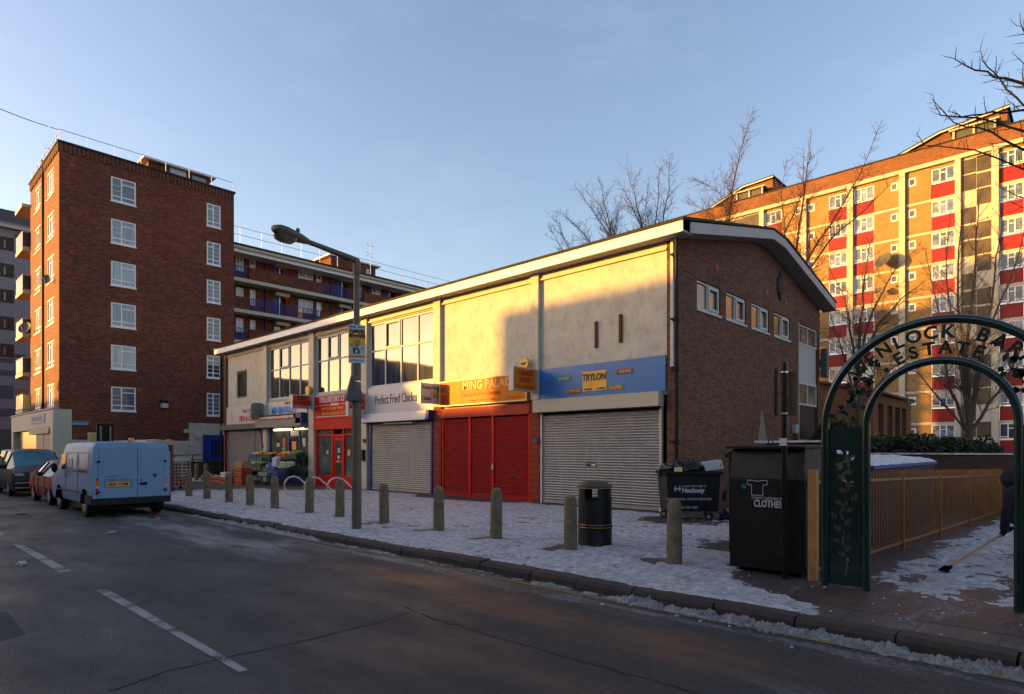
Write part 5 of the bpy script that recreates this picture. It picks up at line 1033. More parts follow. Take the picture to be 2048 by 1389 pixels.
# ------------------------------------------------------------------ dark post with two boards in front of the bank
px_ = 8.07; py_ = YX(1569, 8.07); dp = thing('sign_post', 'slim dark post with notice boards edge-on near the top, before the clothing bank', 'sign post', (px_, py_, PZ))
ztop = ZXY(728, px_, py_)
MB().tube([(px_, py_, PZ - .1), (px_, py_, ztop)], .038, 14).lathe([(.042, -.08), (.042, .01), (.03, .02)], (px_, py_, ztop), 14).build('pole', M('dark_post_paint', (.012, .011, .011), .28, .2, 5, metal=.4), dp, smooth=40)
za, zb = ZXY(832, px_, py_), ZXY(737, px_, py_)
b = MB(); b.box(px_ - .045, px_ + .02, py_ + .075, py_ + .10, za, zb); b.box(px_ - .04, px_ - .0, py_ + .10, py_ + .112, za + .01, zb - .01); b.build('notice_board', m_black, dp)
MB().box(px_ + .02, px_ + .035, py_ - .145, py_ - .045, za, zb - .05).build('notice_board', M('bronze_board', (.05, .03, .015), .5, .15, 4), dp)
for z in (za + .02, zb - .06): MB().lathe([(.045, 0), (.045, .02)], (px_, py_, z), 14).box(px_ - .01, px_ + .01, py_ + .03, py_ + .08, z, z + .02).build('clamp', m_steel, dp)
MB().box(px_ - .05, px_ - .042, py_ - .04, py_ + .045, ZXY(892, px_, py_), ZXY(877, px_, py_)).build('small_label', m_signwhite, dp)

# ------------------------------------------------------------------ mustard railings
fn = thing('railings', 'mustard yellow steel railings running back beside the red path', 'fence', (8.22, 2.60, PZ))
FP0, FP1 = Vector((8.22, 2.58)), Vector((19.3, 1.72)); FL = (FP1 - FP0).length; fdn = (FP1 - FP0) / FL
def fz(s): return PZ + 1.36 - .018 * s, PZ + .10 + .002 * s
n = 93; sp_ = FL / n
posts = [0, 1.55, 3.5, 5.7, 7.9, 9.4, FL]
for i, s in enumerate(posts):
    p = FP0 + fdn * s; w_ = .05 if i == 0 else .028; MB().box(p.x - w_, p.x + w_, p.y - w_, p.y + w_, 0, fz(s)[0] + (.02 if i == 0 else -.02)).build('post', M('chipped_fence_paint', (.40, .20, .05), .5, .15, 4, dirt=.8, dc=(.10, .13, .15)) if i == 0 else m_fence, fn)
for i, nm in ((0, 'top_rail'), (1, 'bottom_rail')):
    z0 = fz(0)[i] - (.16 if i == 0 else 0); z1 = fz(FL)[i] - (.16 if i == 0 else 0); a = (FP0.x, FP0.y - .006, z0); c = (FP1.x, FP1.y - .006, z1)
    MB().prism([(a[0], a[1] - .006, z0), (a[0], a[1] + .012, z0), (a[0], a[1] + .012, z0 + .04), (a[0], a[1] - .006, z0 + .04)], Vector(c) - Vector(a)).build(nm, m_fence, fn)
proto = None
for i in range(1, n):
    s = i * sp_; p = FP0 + fdn * s
    if any(abs(s - q) < .04 for q in posts): continue
    if proto is None: proto = MB().tube([(p.x, p.y, fz(s)[1] + .02), (p.x, p.y, fz(s)[0])], .0085, 6).build('bar', m_fence, fn); pp0 = p; s0 = s
    else: c = proto.copy(); COL.objects.link(c); c.parent = fn; c.location = (p.x - pp0.x, p.y - pp0.y, -.018 * (s - s0))
# graffiti tag on the railings
# ------------------------------------------------------------------ green arch
AX = 8.02; AR_O, AR_I, AYC, AZ = 1.125, .685, 1.255, 2.03
ar = thing('arch_gateway', 'dark green tubular arch gateway with cut-out lettering and leaf panels', 'gateway', (AX, AYC, PZ))
for nm, r_, tr in (('outer_tube', AR_O, .046), ('inner_tube', AR_I, .043)):
    P = [(AX, AYC + r_, PZ - .05), (AX, AYC + r_, AZ)] + [(AX, AYC + r_ * math.cos(a), AZ + r_ * math.sin(a)) for a in [math.pi * i / 44 for i in range(1, 44)]] + [(AX, AYC - r_, AZ), (AX, AYC - r_, PZ - .05)]
    MB().tube(P, tr, 18).build(nm, m_arch, ar, smooth=50)
# panels with leaf cut-outs, real holes in a thin plate
rn = random.Random(4)
stem = [(0.0, .10), (.03, .3), (-.02, .5), (.0, .7), (-.05, .85), (.02, 1.0), (.03, 1.15), (-.02, 1.3), (.0, 1.45), (.03, 1.6)]
leaves = []
for i in range(17):
    z = .32 + i * .075; k = (z - .1) / 1.5 * (len(stem) - 1); i0 = min(int(k), len(stem) - 2); sx_ = stem[i0][0] + (stem[i0 + 1][0] - stem[i0][0]) * (k - i0)
    sd = 1 if i % 2 else -1; leaves.append((sx_ + sd * rn.uniform(.04, .08), z + .05, rn.uniform(.045, .07), rn.uniform(.02, .032), sd * rn.uniform(.4, 1.0)))
def inleaf(y, z):
    for a, b_, L_, w_, t_ in leaves:
        dy, dz_ = y - a, z - b_; c_, s2 = math.cos(t_), math.sin(t_); p = dy * c_ + dz_ * s2; q = -dy * s2 + dz_ * c_
        if abs(p) < L_ and abs(q) < w_ * (1 - (p / L_) ** 2) and abs(q) > .0025: return True
    for (a, c) in zip(stem, stem[1:]):
        if a[1] <= z <= c[1]:
            xs_ = a[0] + (c[0] - a[0]) * (z - a[1]) / (c[1] - a[1])
            if abs(y - xs_) < .011 and int(z * 9) % 3 != 0: return True
    d = math.hypot(y + .01, (z - 1.42) * 1.2)                                     # bud shapes near the head
    return .035 < d < .055 and z > 1.40 or (abs(y + .06) < .018 and abs(z - 1.40) < .035 and (z * 40) % 2 > .5)
cs = .0105
def panel(yc, half, z0, z1):
    b = MB(); ny = int(2 * half / cs); nz = int((z1 - z0) / cs); vi = {}
    def vid(i, j, f_):
        if (i, j, f_) not in vi: vi[(i, j, f_)] = len(b.v); b.v.append((AX + (.003 if f_ else -.003), yc - half + i * cs, z0 + j * cs))
        return vi[(i, j, f_)]
    solid = [[not inleaf(-(-half + (i + .5) * cs), (j + .5) * cs) for j in range(nz)] for i in range(ny)]
    for i in range(ny):
        for j in range(nz):
            if not solid[i][j]: continue
            for f_ in (0, 1): b.f.append([vid(i, j, f_), vid(i + 1, j, f_), vid(i + 1, j + 1, f_), vid(i, j + 1, f_)]); b.m.append(0)
            for di, dj, e in ((-1, 0, ((i, j), (i, j + 1))), (1, 0, ((i + 1, j), (i + 1, j + 1))), (0, -1, ((i, j), (i + 1, j))), (0, 1, ((i, j + 1), (i + 1, j + 1)))):
                ii, jj = i + di, j + dj
                if not (0 <= ii < ny and 0 <= jj < nz) or not solid[ii][jj]: (p, q) = e; b.f.append([vid(*p, 0), vid(*q, 0), vid(*q, 1), vid(*p, 1)]); b.m.append(0)
    return b.build('leaf_panel', m_arch, ar)
for sg in (1, -1): yc = AYC + sg * (AR_O + AR_I) / 2; panel(yc, (AR_O - AR_I) / 2 - .04, PZ + .03, 2.0)
def arc_text(s, rad, a0, a1, size, bold=.006):
    n = len(s)
    for i, ch in enumerate(s):
        if ch == ' ': continue
        a = R(a0 + (a1 - a0) * i / (n - 1)); Vv = Vector((0, math.cos(a), math.sin(a))); Uu = Vector((0, -math.sin(a), math.cos(a))); Uu = -Uu
        # reading direction is towards -Y at the crown
        c = Vector((AX, AYC, AZ)) + Vv * rad; text(ch, size, c, m_arch, ar, U=-Vector((0, math.sin(a), -math.cos(a))), V=Vv, bold=bold, ext=.006, lift=-.006, name='letter')
arc_text('WENLOCK BARN', .985, 41, 141, .19); arc_text('ESTATE', .815, 64, 116, .185)
def leafplate(c, ang, L_, w_, mb):
    c = Vector(c); d = Vector((0, math.cos(ang), math.sin(ang))); q = Vector((0, -math.sin(ang), math.cos(ang))); pts = []
    for t_ in (0, .25, .45, .7, 1): pts.append(c + d * L_ * t_ + q * w_ * math.sin(math.pi * min(1, t_ * 1.0)) * (1.2 if t_ == .45 else .9))
    for t_ in (.7, .45, .25): pts.append(c + d * L_ * t_ - q * w_ * math.sin(math.pi * t_) * (1.2 if t_ == .45 else .9))
    mb.prism(pts, (.006, 0, 0))
for sg in (1, -1):
    b = MB(); rp = random.Random(3 if sg > 0 else 6); P = []
    for i in range(16): a = R(6 + i * 3.0); rad = .90 + .06 * math.sin(i * .9); P.append((AX, AYC + sg * rad * math.cos(a), AZ + rad * math.sin(a) - .02))
    b.tube(P, .010, 6)
    for i in range(1, 16, 1):
        ang_ = rp.uniform(0, 6.28); leafplate(P[i], ang_, rp.uniform(.07, .12), rp.uniform(.022, .035), b); e = Vector(P[i]) + Vector((0, math.cos(ang_ + 2), math.sin(ang_ + 2))) * .09; b.tube([P[i], e], .006, 5); leafplate(e, ang_ + 2, .07, .028, b)
    b.build('leaf_scroll', m_arch, ar)

# ------------------------------------------------------------------ wall, bushes and storage at the back of the path
wl_ = thing('boundary_wall', 'dark brick boundary wall with snow on top at the end of the path', 'wall', (20, -4, 0)); MB().box(20.3, 20.55, -6, 8.2, 0, 1.62).box(19.6, 20.0, -.6, .35, 0, 1.42).build('wall', m_brick_dark, wl_); MB().box(20.25, 20.6, -6, 8.2, 1.622, 1.66).box(19.55, 20.05, -.65, .4, 1.422, 1.46).build('snow_cap', m_snowclean, wl_)
for x0, x1, y0, y1, z, lab, cc in ((9.75, 11.3, 2.95, 4.35, 1.62, 'low store with thick snow on its roof just behind the clothing bank', m_black), (11.7, 17.2, 2.75, 4.5, 1.42, 'long low store with wavy snow on a blue sheeted roof behind the railings', m_bluedoor)):
    t = thing('low_store', lab, 'shed', (x0, y0, 0)); MB().box(x0, x1, y0, y1, 0, z).build('body', m_brick_dark if cc is m_bluedoor else m_black, t); MB().box(x0 - .05, x1 + .05, y0 - .05, y1 + .05, z + .002, z + .06).build('roof', cc, t)
    grid(x0 - .04, x1 + .04, y0 - .04, y1 + .04, 60, 16, lambda x, y: z + .05 + .13 * math.sin(math.pi * min(1, max(0, (y - y0 + .04) / (y1 - y0 + .08)))) ** .5 * (.7 + .5 * abs(math.sin(x * 1.7))) + .035 * noise.fractal(Vector((x * 3, y * 4, 2)), 1, 2, 4)).build('roof_snow', m_snowclean, t, smooth=180)
def bush(name, lab, cat, boxes, n, seed, size=.07, m=None):
    r = random.Random(seed); t = thing(name, lab, cat, (boxes[0][0], boxes[0][1], 0)); b = MB(); st = MB()
    for (cx, cy, cz, rx, ry, rz_) in boxes:
        st.tube([(cx, cy, 0), (cx + .1, cy, cz)], [.05, .02], 5)
        for i in range(n):
            d = Vector((r.gauss(0, 1), r.gauss(0, 1), r.gauss(0, 1))).normalized(); q = r.uniform(.45, 1.0) ** .5 * (1 + .25 * noise.noise(d * 2.5 + Vector((seed, 0, 0)))); c = Vector((cx + d.x * rx * q, cy + d.y * ry * q, cz + d.z * rz_ * q))
            if c.z < .1: continue
            a = Vector((r.gauss(0, 1), r.gauss(0, 1), r.gauss(0, .6))).normalized() * size * r.uniform(.6, 1.5); e = a.cross(Vector((r.gauss(0, 1), r.gauss(0, 1), r.gauss(0, 1)))).normalized() * size * .35
            b.poly([c - a, c + e, c + a, c - e])
    st.build('stem', m_bark, t); b.build('foliage', m or m_leaf, t); return t
bush('evergreen_bush', 'wide dark evergreen bush behind the boundary wall', 'bush', [(22.2, 5.0, 1.5, 1.2, 1.0, .7), (22.4, 4.0, 1.55, 1.2, 1.1, .65), (22.6, 3.1, 1.5, 1.0, .8, .6)], 2400, 3, .10)
bush('evergreen_bush', 'small dark conifer beside the tree trunk beyond the wall', 'bush', [(24.5, 2.6, 1.3, .6, .55, .8)], 1500, 5, .10)
bush('evergreen_bush', 'dark bush between the end wall of the shops and the arch', 'bush', [(24.5, 6.9, 1.9, 1.3, .9, 1.0), (23.6, 6.2, 1.6, .9, .8, .8)], 2200, 6, .10)

# ------------------------------------------------------------------ bare trees
def bare_tree(name, lab, base, leaders, seed, trunk_r=.12, twig=1.0, m=None, tm=None, fork=None, dens=1.0, twl=1.0, cat='tree', sp=.45, up=.55, tmin=.0105):
    """leaders: list of point lists (each a limb path, world space); twigs grow from them"""
    r = random.Random(seed); t = thing(name, lab, cat, base); tr = MB(); cr = MB()
    if fork is not None: tr.tube([base, Vector(base).lerp(Vector(fork), .5) + Vector((r.uniform(-.1, .1), r.uniform(-.1, .1), 0)), fork], [trunk_r, trunk_r * .85, trunk_r * .75], 10)
    def twigs(P, L, lev, rad):
        tot = 0
        for i in range(len(P) - 1):
            a, b_ = P[i], P[i + 1]; seg = (b_ - a).length; k = max(1, int(seg / sp * dens * (1.3 if tmin > .005 else 1) * (1 + lev * .6)))
            for j in range(k):
                f = (i + (j + r.random()) / k) / (len(P) - 1)
                if lev == 0 and f < .12: continue
                p = a.lerp(b_, (j + r.random()) / k); d = (b_ - a).normalized(); s = Vector((r.gauss(0, 1), r.gauss(0, 1), r.gauss(0, .4))); s = (s - d * s.dot(d)).normalized()
                dd = (d * r.uniform(.35, .8) + s * r.uniform(.6, 1) + Vector((0, 0, up * r.random()))).normalized(); l = L * r.uniform(.45, 1.05) * (1.15 - .75 * f); Q = [p]
                for q in range(4): dd = (dd + Vector((r.gauss(0, .13), r.gauss(0, .13), r.gauss(.05, .10)))).normalized(); Q.append(Q[-1] + dd * l / 4)
                rr_ = max(tmin * (1 if lev == 0 else .75), rad * (.30 - .15 * f)) * twig; cr.tube(Q, [rr_, rr_ * .8, rr_ * .65, rr_ * .5, rr_ * .3], 3 if lev else 4, cap=False)
                if lev < 2 and l > .25: twigs(Q, l * .5, lev + 1, rr_ * .9)
    for P, r0 in leaders:
        r0 = r0 * (.75 if tmin > .005 else 1); P = [Vector(p) for p in P]; Q = []
        for i in range(len(P) - 1):
            for j in range(3): Q.append(P[i].lerp(P[i + 1], j / 3) + Vector((r.gauss(0, 1), r.gauss(0, 1), r.gauss(0, 1))) * r0 * (.35 if i + j else 0))
        Q.append(P[-1]); n = len(Q); (tr if r0 > .05 else cr).tube(Q, [r0 * (1 - .88 * i / (n - 1)) for i in range(n)], 7)
        twigs(Q, twl, 0, r0)
    tr.build('trunk', tm or m_bark, t, smooth=60) if tr.f else None
    cr.build('crown', m or m_bark, t); return t
def wp(d, *pts): return [W(x, y, d + (i * .0)) for i, (x, y) in enumerate(pts)]
def groundpt(px, d): v = ray(px, 900) * d; return (v.x, v.y, 0)
d = 42; B = groundpt(1160, d); Fk = W(1160, 640, d)
bare_tree('bare_tree', 'bare twiggy tree showing over the shop roof, furthest left of the skyline trees', B, [(wp(d, (1160, 640), (1135, 520), (1108, 470), (1095, 452)), .05), (wp(d, (1160, 640), (1140, 500), (1110, 440), (1098, 432)), .04), (wp(d, (1160, 640), (1180, 520), (1172, 440)), .04), (wp(d, (1160, 640), (1150, 530), (1145, 480)), .04)], 11, .14, .9, m_barkred, fork=Fk, twl=1.6, dens=2.0)
d = 40; B = groundpt(1225, d); Fk = W(1230, 620, d)
bare_tree('bare_tree', 'bare tree with fanned branches over the shop roof, left of the bushy one', B, [(wp(d, (1230, 620), (1225, 480), (1185, 420), (1150, 372)), .07), (wp(d, (1230, 620), (1222, 470), (1200, 410), (1168, 378)), .06), (wp(d, (1230, 620), (1222, 460), (1206, 400), (1203, 362)), .06), (wp(d, (1230, 620), (1185, 490), (1145, 445), (1118, 420)), .06), (wp(d, (1230, 620), (1228, 470), (1236, 420), (1243, 400)), .05)], 12, .16, .9, m_barkred, fork=Fk, twl=1.8, dens=2.0)
d = 39; B = groundpt(1300, d); Fk = W(1298, 610, d)
bare_tree('bare_tree', 'bushy bare tree over the shop roof, just left of the tall slender one', B, [(wp(d, (1298, 610), (1285, 460), (1268, 390), (1254, 332)), .08), (wp(d, (1298, 610), (1280, 450), (1258, 400), (1235, 358)), .06), (wp(d, (1298, 610), (1310, 460), (1316, 400), (1318, 335)), .07), (wp(d, (1298, 610), (1325, 450), (1338, 380), (1338, 312)), .07), (wp(d, (1298, 610), (1305, 470), (1290, 420), (1298, 365)), .05)], 13, .18, .9, m_barkred, fork=Fk, twl=1.9, dens=2.0)
d = 34; B = groundpt(1470, d); Fk = W(1464, 600, d)
bare_tree('slender_tree', 'tall slender bare tree rising highest above the shop roof', B, [(wp(d, (1464, 600), (1456, 460), (1464, 380), (1482, 300), (1508, 212)), .085), (wp(d, (1462, 560), (1450, 395), (1415, 370), (1384, 355)), .04), (wp(d, (1462, 560), (1425, 430), (1400, 415), (1370, 400)), .04)], 14, .17, .9, m_barkred, fork=Fk, twl=2.0, dens=2.2)
d = 31; B = groundpt(1600, d); Fk = W(1606, 700, d)
bare_tree('bare_tree', 'spreading bare tree with long arched limbs in front of the sunlit parapet', B, [(wp(d, (1606, 700), (1590, 530), (1606, 400), (1615, 330), (1622, 275)), .09), (wp(d, (1606, 700), (1565, 480), (1590, 420), (1606, 380), (1608, 300)), .07), (wp(d, (1606, 700), (1608, 530), (1660, 450), (1720, 350), (1764, 240)), .09), (wp(d, (1606, 560), (1660, 480), (1730, 420), (1800, 350)), .07), (wp(d, (1606, 620), (1570, 470), (1562, 380), (1575, 320)), .05)], 15, .2, .9, m_barkred, fork=Fk, twl=1.8, dens=1.9)
d = 27; B = groundpt(1716, d); Fk = W(1716, 760, d)
bare_tree('bare_tree', 'bare tree with dense fine branches between the shop gable and the arch lettering', B, [(wp(d, (1716, 760), (1720, 640), (1728, 560), (1745, 470)), .11), (wp(d, (1716, 760), (1700, 660), (1690, 600), (1660, 540)), .08), (wp(d, (1716, 760), (1755, 650), (1800, 600), (1850, 560)), .09), (wp(d, (1716, 720), (1745, 620), (1790, 540), (1830, 500)), .08), (wp(d, (1716, 820), (1690, 720), (1670, 660), (1655, 610)), .07), (wp(d, (1716, 820), (1780, 740), (1840, 700), (1880, 690)), .06)], 16, .15, 1.0, m_bark, fork=Fk, twl=2.0, dens=1.5, tmin=.009)
d = 31; B = groundpt(1940, d); Fk = W(1938, 868, d)
bare_tree('vase_tree', 'large vase shaped bare tree standing in front of the flats behind the arch', B, [(wp(d, (1938, 868), (1925, 720), (1915, 560), (1925, 400)), .14), (wp(d, (1938, 868), (1900, 780), (1880, 640), (1850, 500)), .12), (wp(d, (1938, 868), (1935, 700), (1950, 520), (1955, 380)), .14), (wp(d, (1938, 868), (1965, 730), (1990, 560), (2005, 420)), .13), (wp(d, (1938, 868), (2000, 780), (2050, 680), (2100, 560)), .12), (wp(d, (1938, 868), (1880, 800), (1840, 750), (1795, 720)), .08), (wp(d, (1938, 868), (1960, 700), (2020, 560), (2060, 430)), .11), (wp(d, (1938, 868), (1912, 680), (1890, 560), (1900, 430)), .1)], 17, .24, 1.0, m_bark, fork=Fk, twl=2.3, dens=1.35, tmin=.009)
# the near tree whose boughs reach in from the right edge
d = 9.5; Bn = W(2330, 900, d); Bn = (Bn.x, Bn.y, 0); Fk = W(2320, 420, d)
bare_tree('near_tree', 'dark knobbly boughs of a near tree reaching in from the right edge', Bn, [(wp(d, (2320, 420), (2160, 230), (2048, 168), (1990, 152), (1930, 130), (1900, 115)), .035), (wp(d, (2320, 480), (2180, 330), (2048, 222), (1985, 228), (1925, 232), (1895, 222)), .030), (wp(d, (2320, 480), (2160, 300), (2048, 262), (1960, 238), (1880, 232), (1866, 190)), .028), (wp(d, (2320, 540), (2200, 400), (2048, 300), (1985, 265), (1905, 245), (1865, 200)), .030), (wp(d, (2320, 300), (2200, 120), (2080, 90), (2048, 60), (2040, 30)), .03), (wp(d, (2320, 560), (2200, 430), (2060, 345), (1950, 300), (1850, 290), (1832, 265)), .022), (wp(d, (2320, 340), (2160, 190), (2048, 212), (2000, 160), (1965, 120), (1962, 92)), .024), (wp(d, (2320, 600), (2180, 460), (2060, 400), (1990, 370)), .024), (wp(d, (2320, 260), (2160, 150), (2060, 140), (2030, 110)), .022), (wp(d, (2320, 640), (2200, 520), (2090, 440), (2010, 395)), .02)], 19, .14, 1.25, m_barkdark, m_barkdark, fork=Fk, twl=.46, dens=2.3, sp=.20, up=.2, tmin=.0035)
# ------------------------------------------------------------------ vehicles
def loft(T, secs, close=True):
    """secs: list of (y, [(x, z)...]) half outlines from bottom centre to roof centre; mirrored"""
    mb = MB(); n = len(secs[0][1])
    for y, hp_ in secs:
        for x, z in hp_: mb.v.append(T(x, y, z))
        for x, z in hp_[::-1]: mb.v.append(T(-x, y, z))
    m = 2 * n; out = {}
    for i in range(len(secs) - 1):
        for j in range(m):
            a = i * m + j; b_ = i * m + (j + 1) % m; mb.f.append([a, b_, b_ + m, a + m]); mb.m.append(0); out[(i, j)] = len(mb.f) - 1
    if close: mb.f.append(list(range(m))[::-1]); mb.m.append(0); mb.f.append(list(range((len(secs) - 1) * m, len(secs) * m))); mb.m.append(0)
    return mb, out, m
def wheel(parent, T, x, y, r, w_, sg, dark=False):
    c = T(x, y, r); b = MB(); b.lathe([(r * .6, -w_ / 2), (r * .93, -w_ / 2), (r, -w_ / 2 + .03), (r, w_ / 2 - .03), (r * .93, w_ / 2), (r * .6, w_ / 2)], c, 24, axis='X'); wh = b.build('wheel', m_tyre, parent, smooth=35)
    b = MB(); b.lathe([(0, sg * (w_ / 2 - .02)), (r * .2, sg * (w_ / 2 + .0)), (r * .3, sg * (w_ / 2 - .03)), (r * .58, sg * (w_ / 2 - .01)), (r * .62, sg * (w_ / 2 + .006))], c, 24, axis='X')
    for k in range(8): a = k * math.pi / 4; b.tube([(c[0] + sg * (w_ / 2 - .005), c[1] + math.cos(a) * r * .2, c[2] + math.sin(a) * r * .2), (c[0] + sg * (w_ / 2 - .005), c[1] + math.cos(a) * r * .56, c[2] + math.sin(a) * r * .56)], r * .05, 5)
    b.build('rim', m_hub, wh, smooth=40)
def arch_(parent, T, x, y, r, sg):
    vs = [T(x, y + (r + .07) * math.cos(R(a)), r + (r + .07) * math.sin(R(a))) for a in range(0, 181, 12)]; b = MB(); b.prism(vs, (sg * .006, 0, 0)); b.build('wheel_arch', m_dark, parent)

# --- the pale blue van, rear doors towards us
VX, VY = 5.03, 18.45; T = lambda x, y, z: (VX + x, VY + y, z)
van = thing('parked_van', 'pale blue panel van parked at the kerb with its rear doors towards us', 'van', (VX, VY, 0))
def vsec(y, top, wr, belt=1.15, wb=.90, zb=.34, corner=.075):
    return (y, [(0, zb), (wb * .96, zb), (wb, zb + .10), (wb + .01, .75), (wb, belt), (wr + .03, top - corner * 1.5), (wr, top - corner), (wr - corner * .45, top - corner * .22), (wr - corner * 1.6, top), (0, top + .03)])
secs = [vsec(.06, 1.90, .84), vsec(.0 + .085, 1.93, .855), vsec(.6, 1.95, .86), vsec(2.0, 1.96, .86), vsec(3.25, 1.94, .84), vsec(3.65, 1.85, .76), vsec(4.2, 1.30, .80, 1.10), vsec(4.6, 1.12, .80, 1.0, .92, .34, .12), vsec(4.8, .92, .74, .80, .88, .36, .1)]
mb, ix, m = loft(T, secs)
gf = [ix[(5, j)] for j in (6, 7, 8, 9, 10, 11, 12) if (5, j) in ix]
body = mb.build('body', m_van, van, smooth=38)
b = MB(); b.prism([T(-.72, 3.74, 1.80), T(.72, 3.74, 1.80), T(.74, 4.17, 1.34), T(-.74, 4.17, 1.34)], (0, .02, .02)); b.build('windscreen', m_carglass, van)
def side(y0, y1, z0, z1, name, mt, parent, o=.004, sg=-1, lean=1):                 # a sheet lying on the van's side between heights z0 and z1
    def xs(z): return (.91 if z <= 1.15 else .91 + (.885 - .91) * (z - 1.15) / (1.68 - 1.15)) + o + .008
    return MB().prism([T(sg * xs(z0), y0, z0), T(sg * xs(z0), y1, z0), T(sg * xs(z1), y1, z1), T(sg * xs(z1), y0, z1)], (-sg * .004, 0, 0)).build(name, mt, parent)
side(3.0, 3.5, 1.20, 1.62, 'side_window', m_carglass, van, -.004); side(3.0, 3.5, 1.20, 1.62, 'side_window', m_carglass, van, -.004, sg=1)
for y0, y1, z0, z1 in ((2.93, 2.945, .42, 1.70), (1.55, 1.565, .42, 1.70), (3.85, 3.862, .42, 1.15), (.55, 2.9, 1.155, 1.17)): side(y0, y1, z0, z1, 'door_seam', m_black, body)
for y0, y1 in ((.45, 1.48), (1.66, 2.84)):
    for a, c, e, f in ((y0, y1, 1.22, 1.235), (y0, y1, 1.66, 1.675), (y0, y0 + .015, 1.235, 1.66), (y1 - .015, y1, 1.235, 1.66)): side(a, c, e, f, 'pressed_edge', M('van_edge', (.07, .11, .18), .6, .05, 3, bump=0, spec=.1), body, .0)
side(.62, 1.45, 1.175, 1.205, 'door_track', m_black, body, .01); side(.9, 4.0, .60, .64, 'rub_strip', m_dgrey, body, .015)
side(2.2, 2.42, 1.26, 1.52, 'paper', m_signwhite, body, .004); side(2.5, 2.62, 1.26, 1.50, 'paper', m_signwhite, body, .004)
for y in (2.72, 2.86): side(y, y + .07, .98, 1.08, 'door_handle', m_black, body, .02)
rd = MB(); YR = VY + .06
for x0, x1 in ((-.80, .10), (.115, .82)):                                          # rear doors with pressed fields
    rd.prism([T(x0, .055, .50), T(x1, .055, .50), T(x1 - (.035 if x1 > .5 else 0), .055, 1.82), T(x0 + (.035 if x0 < -.5 else 0), .055, 1.82)], (0, -.02, 0))
doors_ = rd.build('rear_doors', m_van, van, bevel=.01)
MB().prism([T(-.70, .035, 1.12), T(.02, .035, 1.12), T(.02, .035, 1.70), T(-.64, .035, 1.70)], (0, -.008, 0)).prism([T(.18, .035, 1.12), T(.72, .035, 1.12), T(.66, .035, 1.70), T(.18, .035, 1.70)], (0, -.008, 0)).prism([T(-.80, .035, .70), T(.82, .035, .70), T(.82, .035, .715), T(-.80, .035, .715)], (0, -.006, 0)).build('pressed_field', m_van, doors_, bevel=.006)
MB().box(VX - .66, VX + .0, VY + .022, VY + .034, .80, 1.0).build('plate_recess', M('van_recess', (.11, .18, .31), .4, .05, 3), doors_)
np_ = MB().box(VX - .60, VX - .09, VY + .012, VY + .022, .80, .91).build('number_plate', m_plate, doors_); text('AE51 OYM', .105, (VX - .345, VY + .012, .855), m_ink, np_, U=(1, 0, 0), sx=.92, bold=.003, lift=.002)
for x in (-.46, -.2): MB().box(VX + x - .03, VX + x + .03, VY + .014, VY + .024, .955, .985).build('plate_lamp', m_inkred, doors_)
text('TRANSIT', .055, (VX - .47, VY + .03, 1.06), m_grey, doors_, U=(1, 0, 0), sx=1.25, lift=.003); MB().lathe([(0, -.004), (.05, -.004), (.05, 0)], (VX + .52, VY + .03, 1.06), 16, axis='Y').build('oval_badge', m_bluepaint, doors_)
MB().box(VX + .17, VX + .33, VY + .01, VY + .034, .82, .89).build('door_handle', m_black, doors_); MB().lathe([(0, -.006), (.022, -.006), (.022, 0)], (VX + .19, VY + .034, .95), 12, axis='Y').build('door_lock', m_black, doors_)
for x in (-.82, .82):
    sg = math.copysign(1, x)
    lt = MB().prism([T(x - sg * .055, .03, .60), T(x + sg * .085, .09, .60), T(x + sg * .075, .09, 1.02), T(x - sg * .055, .03, 1.02)], (0, .05, 0)).build('tail_light', m_lightred, van); MB().prism([T(x - sg * .052, .027, .84), T(x + sg * .084, .087, .84), T(x + sg * .078, .087, .97), T(x - sg * .052, .027, .97)], (0, .01, 0)).build('amber_lens', m_lightor, lt); MB().prism([T(x - sg * .052, .026, .76), T(x + sg * .084, .086, .76), T(x + sg * .082, .086, .82), T(x - sg * .052, .026, .82)], (0, .01, 0)).build('white_lens', m_signwhite, lt)
    for z in (.64, 1.42, ): MB().box(VX + x * .945 - .03, VX + x * .945 + .03, VY - .0, VY + .05, z, z + .05).build('hinge', m_black, doors_)
MB().box(VX - .91, VX + .91, VY + .0, VY + .35, .33, .498).box(VX - .925, VX - .91, VY + .05, VY + .75, .34, .58).box(VX + .91, VX + .925, VY + .05, VY + .75, .34, .58).build('rear_bumper', m_tyre, van, bevel=.02)
for x, sg in ((-.875, -1), (.875, 1)):
    for y in (.85, 3.78): arch_(van, T, x + sg * .035 if sg < 0 else x + .03, y, .33, sg); wheel(van, T, x - sg * .07, y, .33, .20, sg)
    MB().blob(T(x + sg * .16, 3.68, 1.22), .08, .05, .14, seed=1, amp=.1).build('mirror', m_black, van, smooth=60)
MB().lathe([(.07, 0), (.07, .07), (.05, .11), (0, .115)], T(.05, .35, 1.955), 14).build('beacon', m_lightor, van, smooth=50)
MB().box(VX - .75, VX + .75, VY + .7, VY + 3.6, .15, .36).build('chassis', m_black, van); MB().tube([T(-.55, 3.3, 1.94), T(-.50, 3.1, 2.15)], .005, 4).build('radio_aerial', m_black, van)
r_s = grid(VX - .3, VX + .6, VY + .25, VY + 3, 30, 60, lambda x, y: 1.955 + .028 * noise.fractal(Vector((x * 3, y * 2, 1)), 1, 2, 4) + .003); r_s.build('roof_snow', m_snowclean, van, smooth=180)

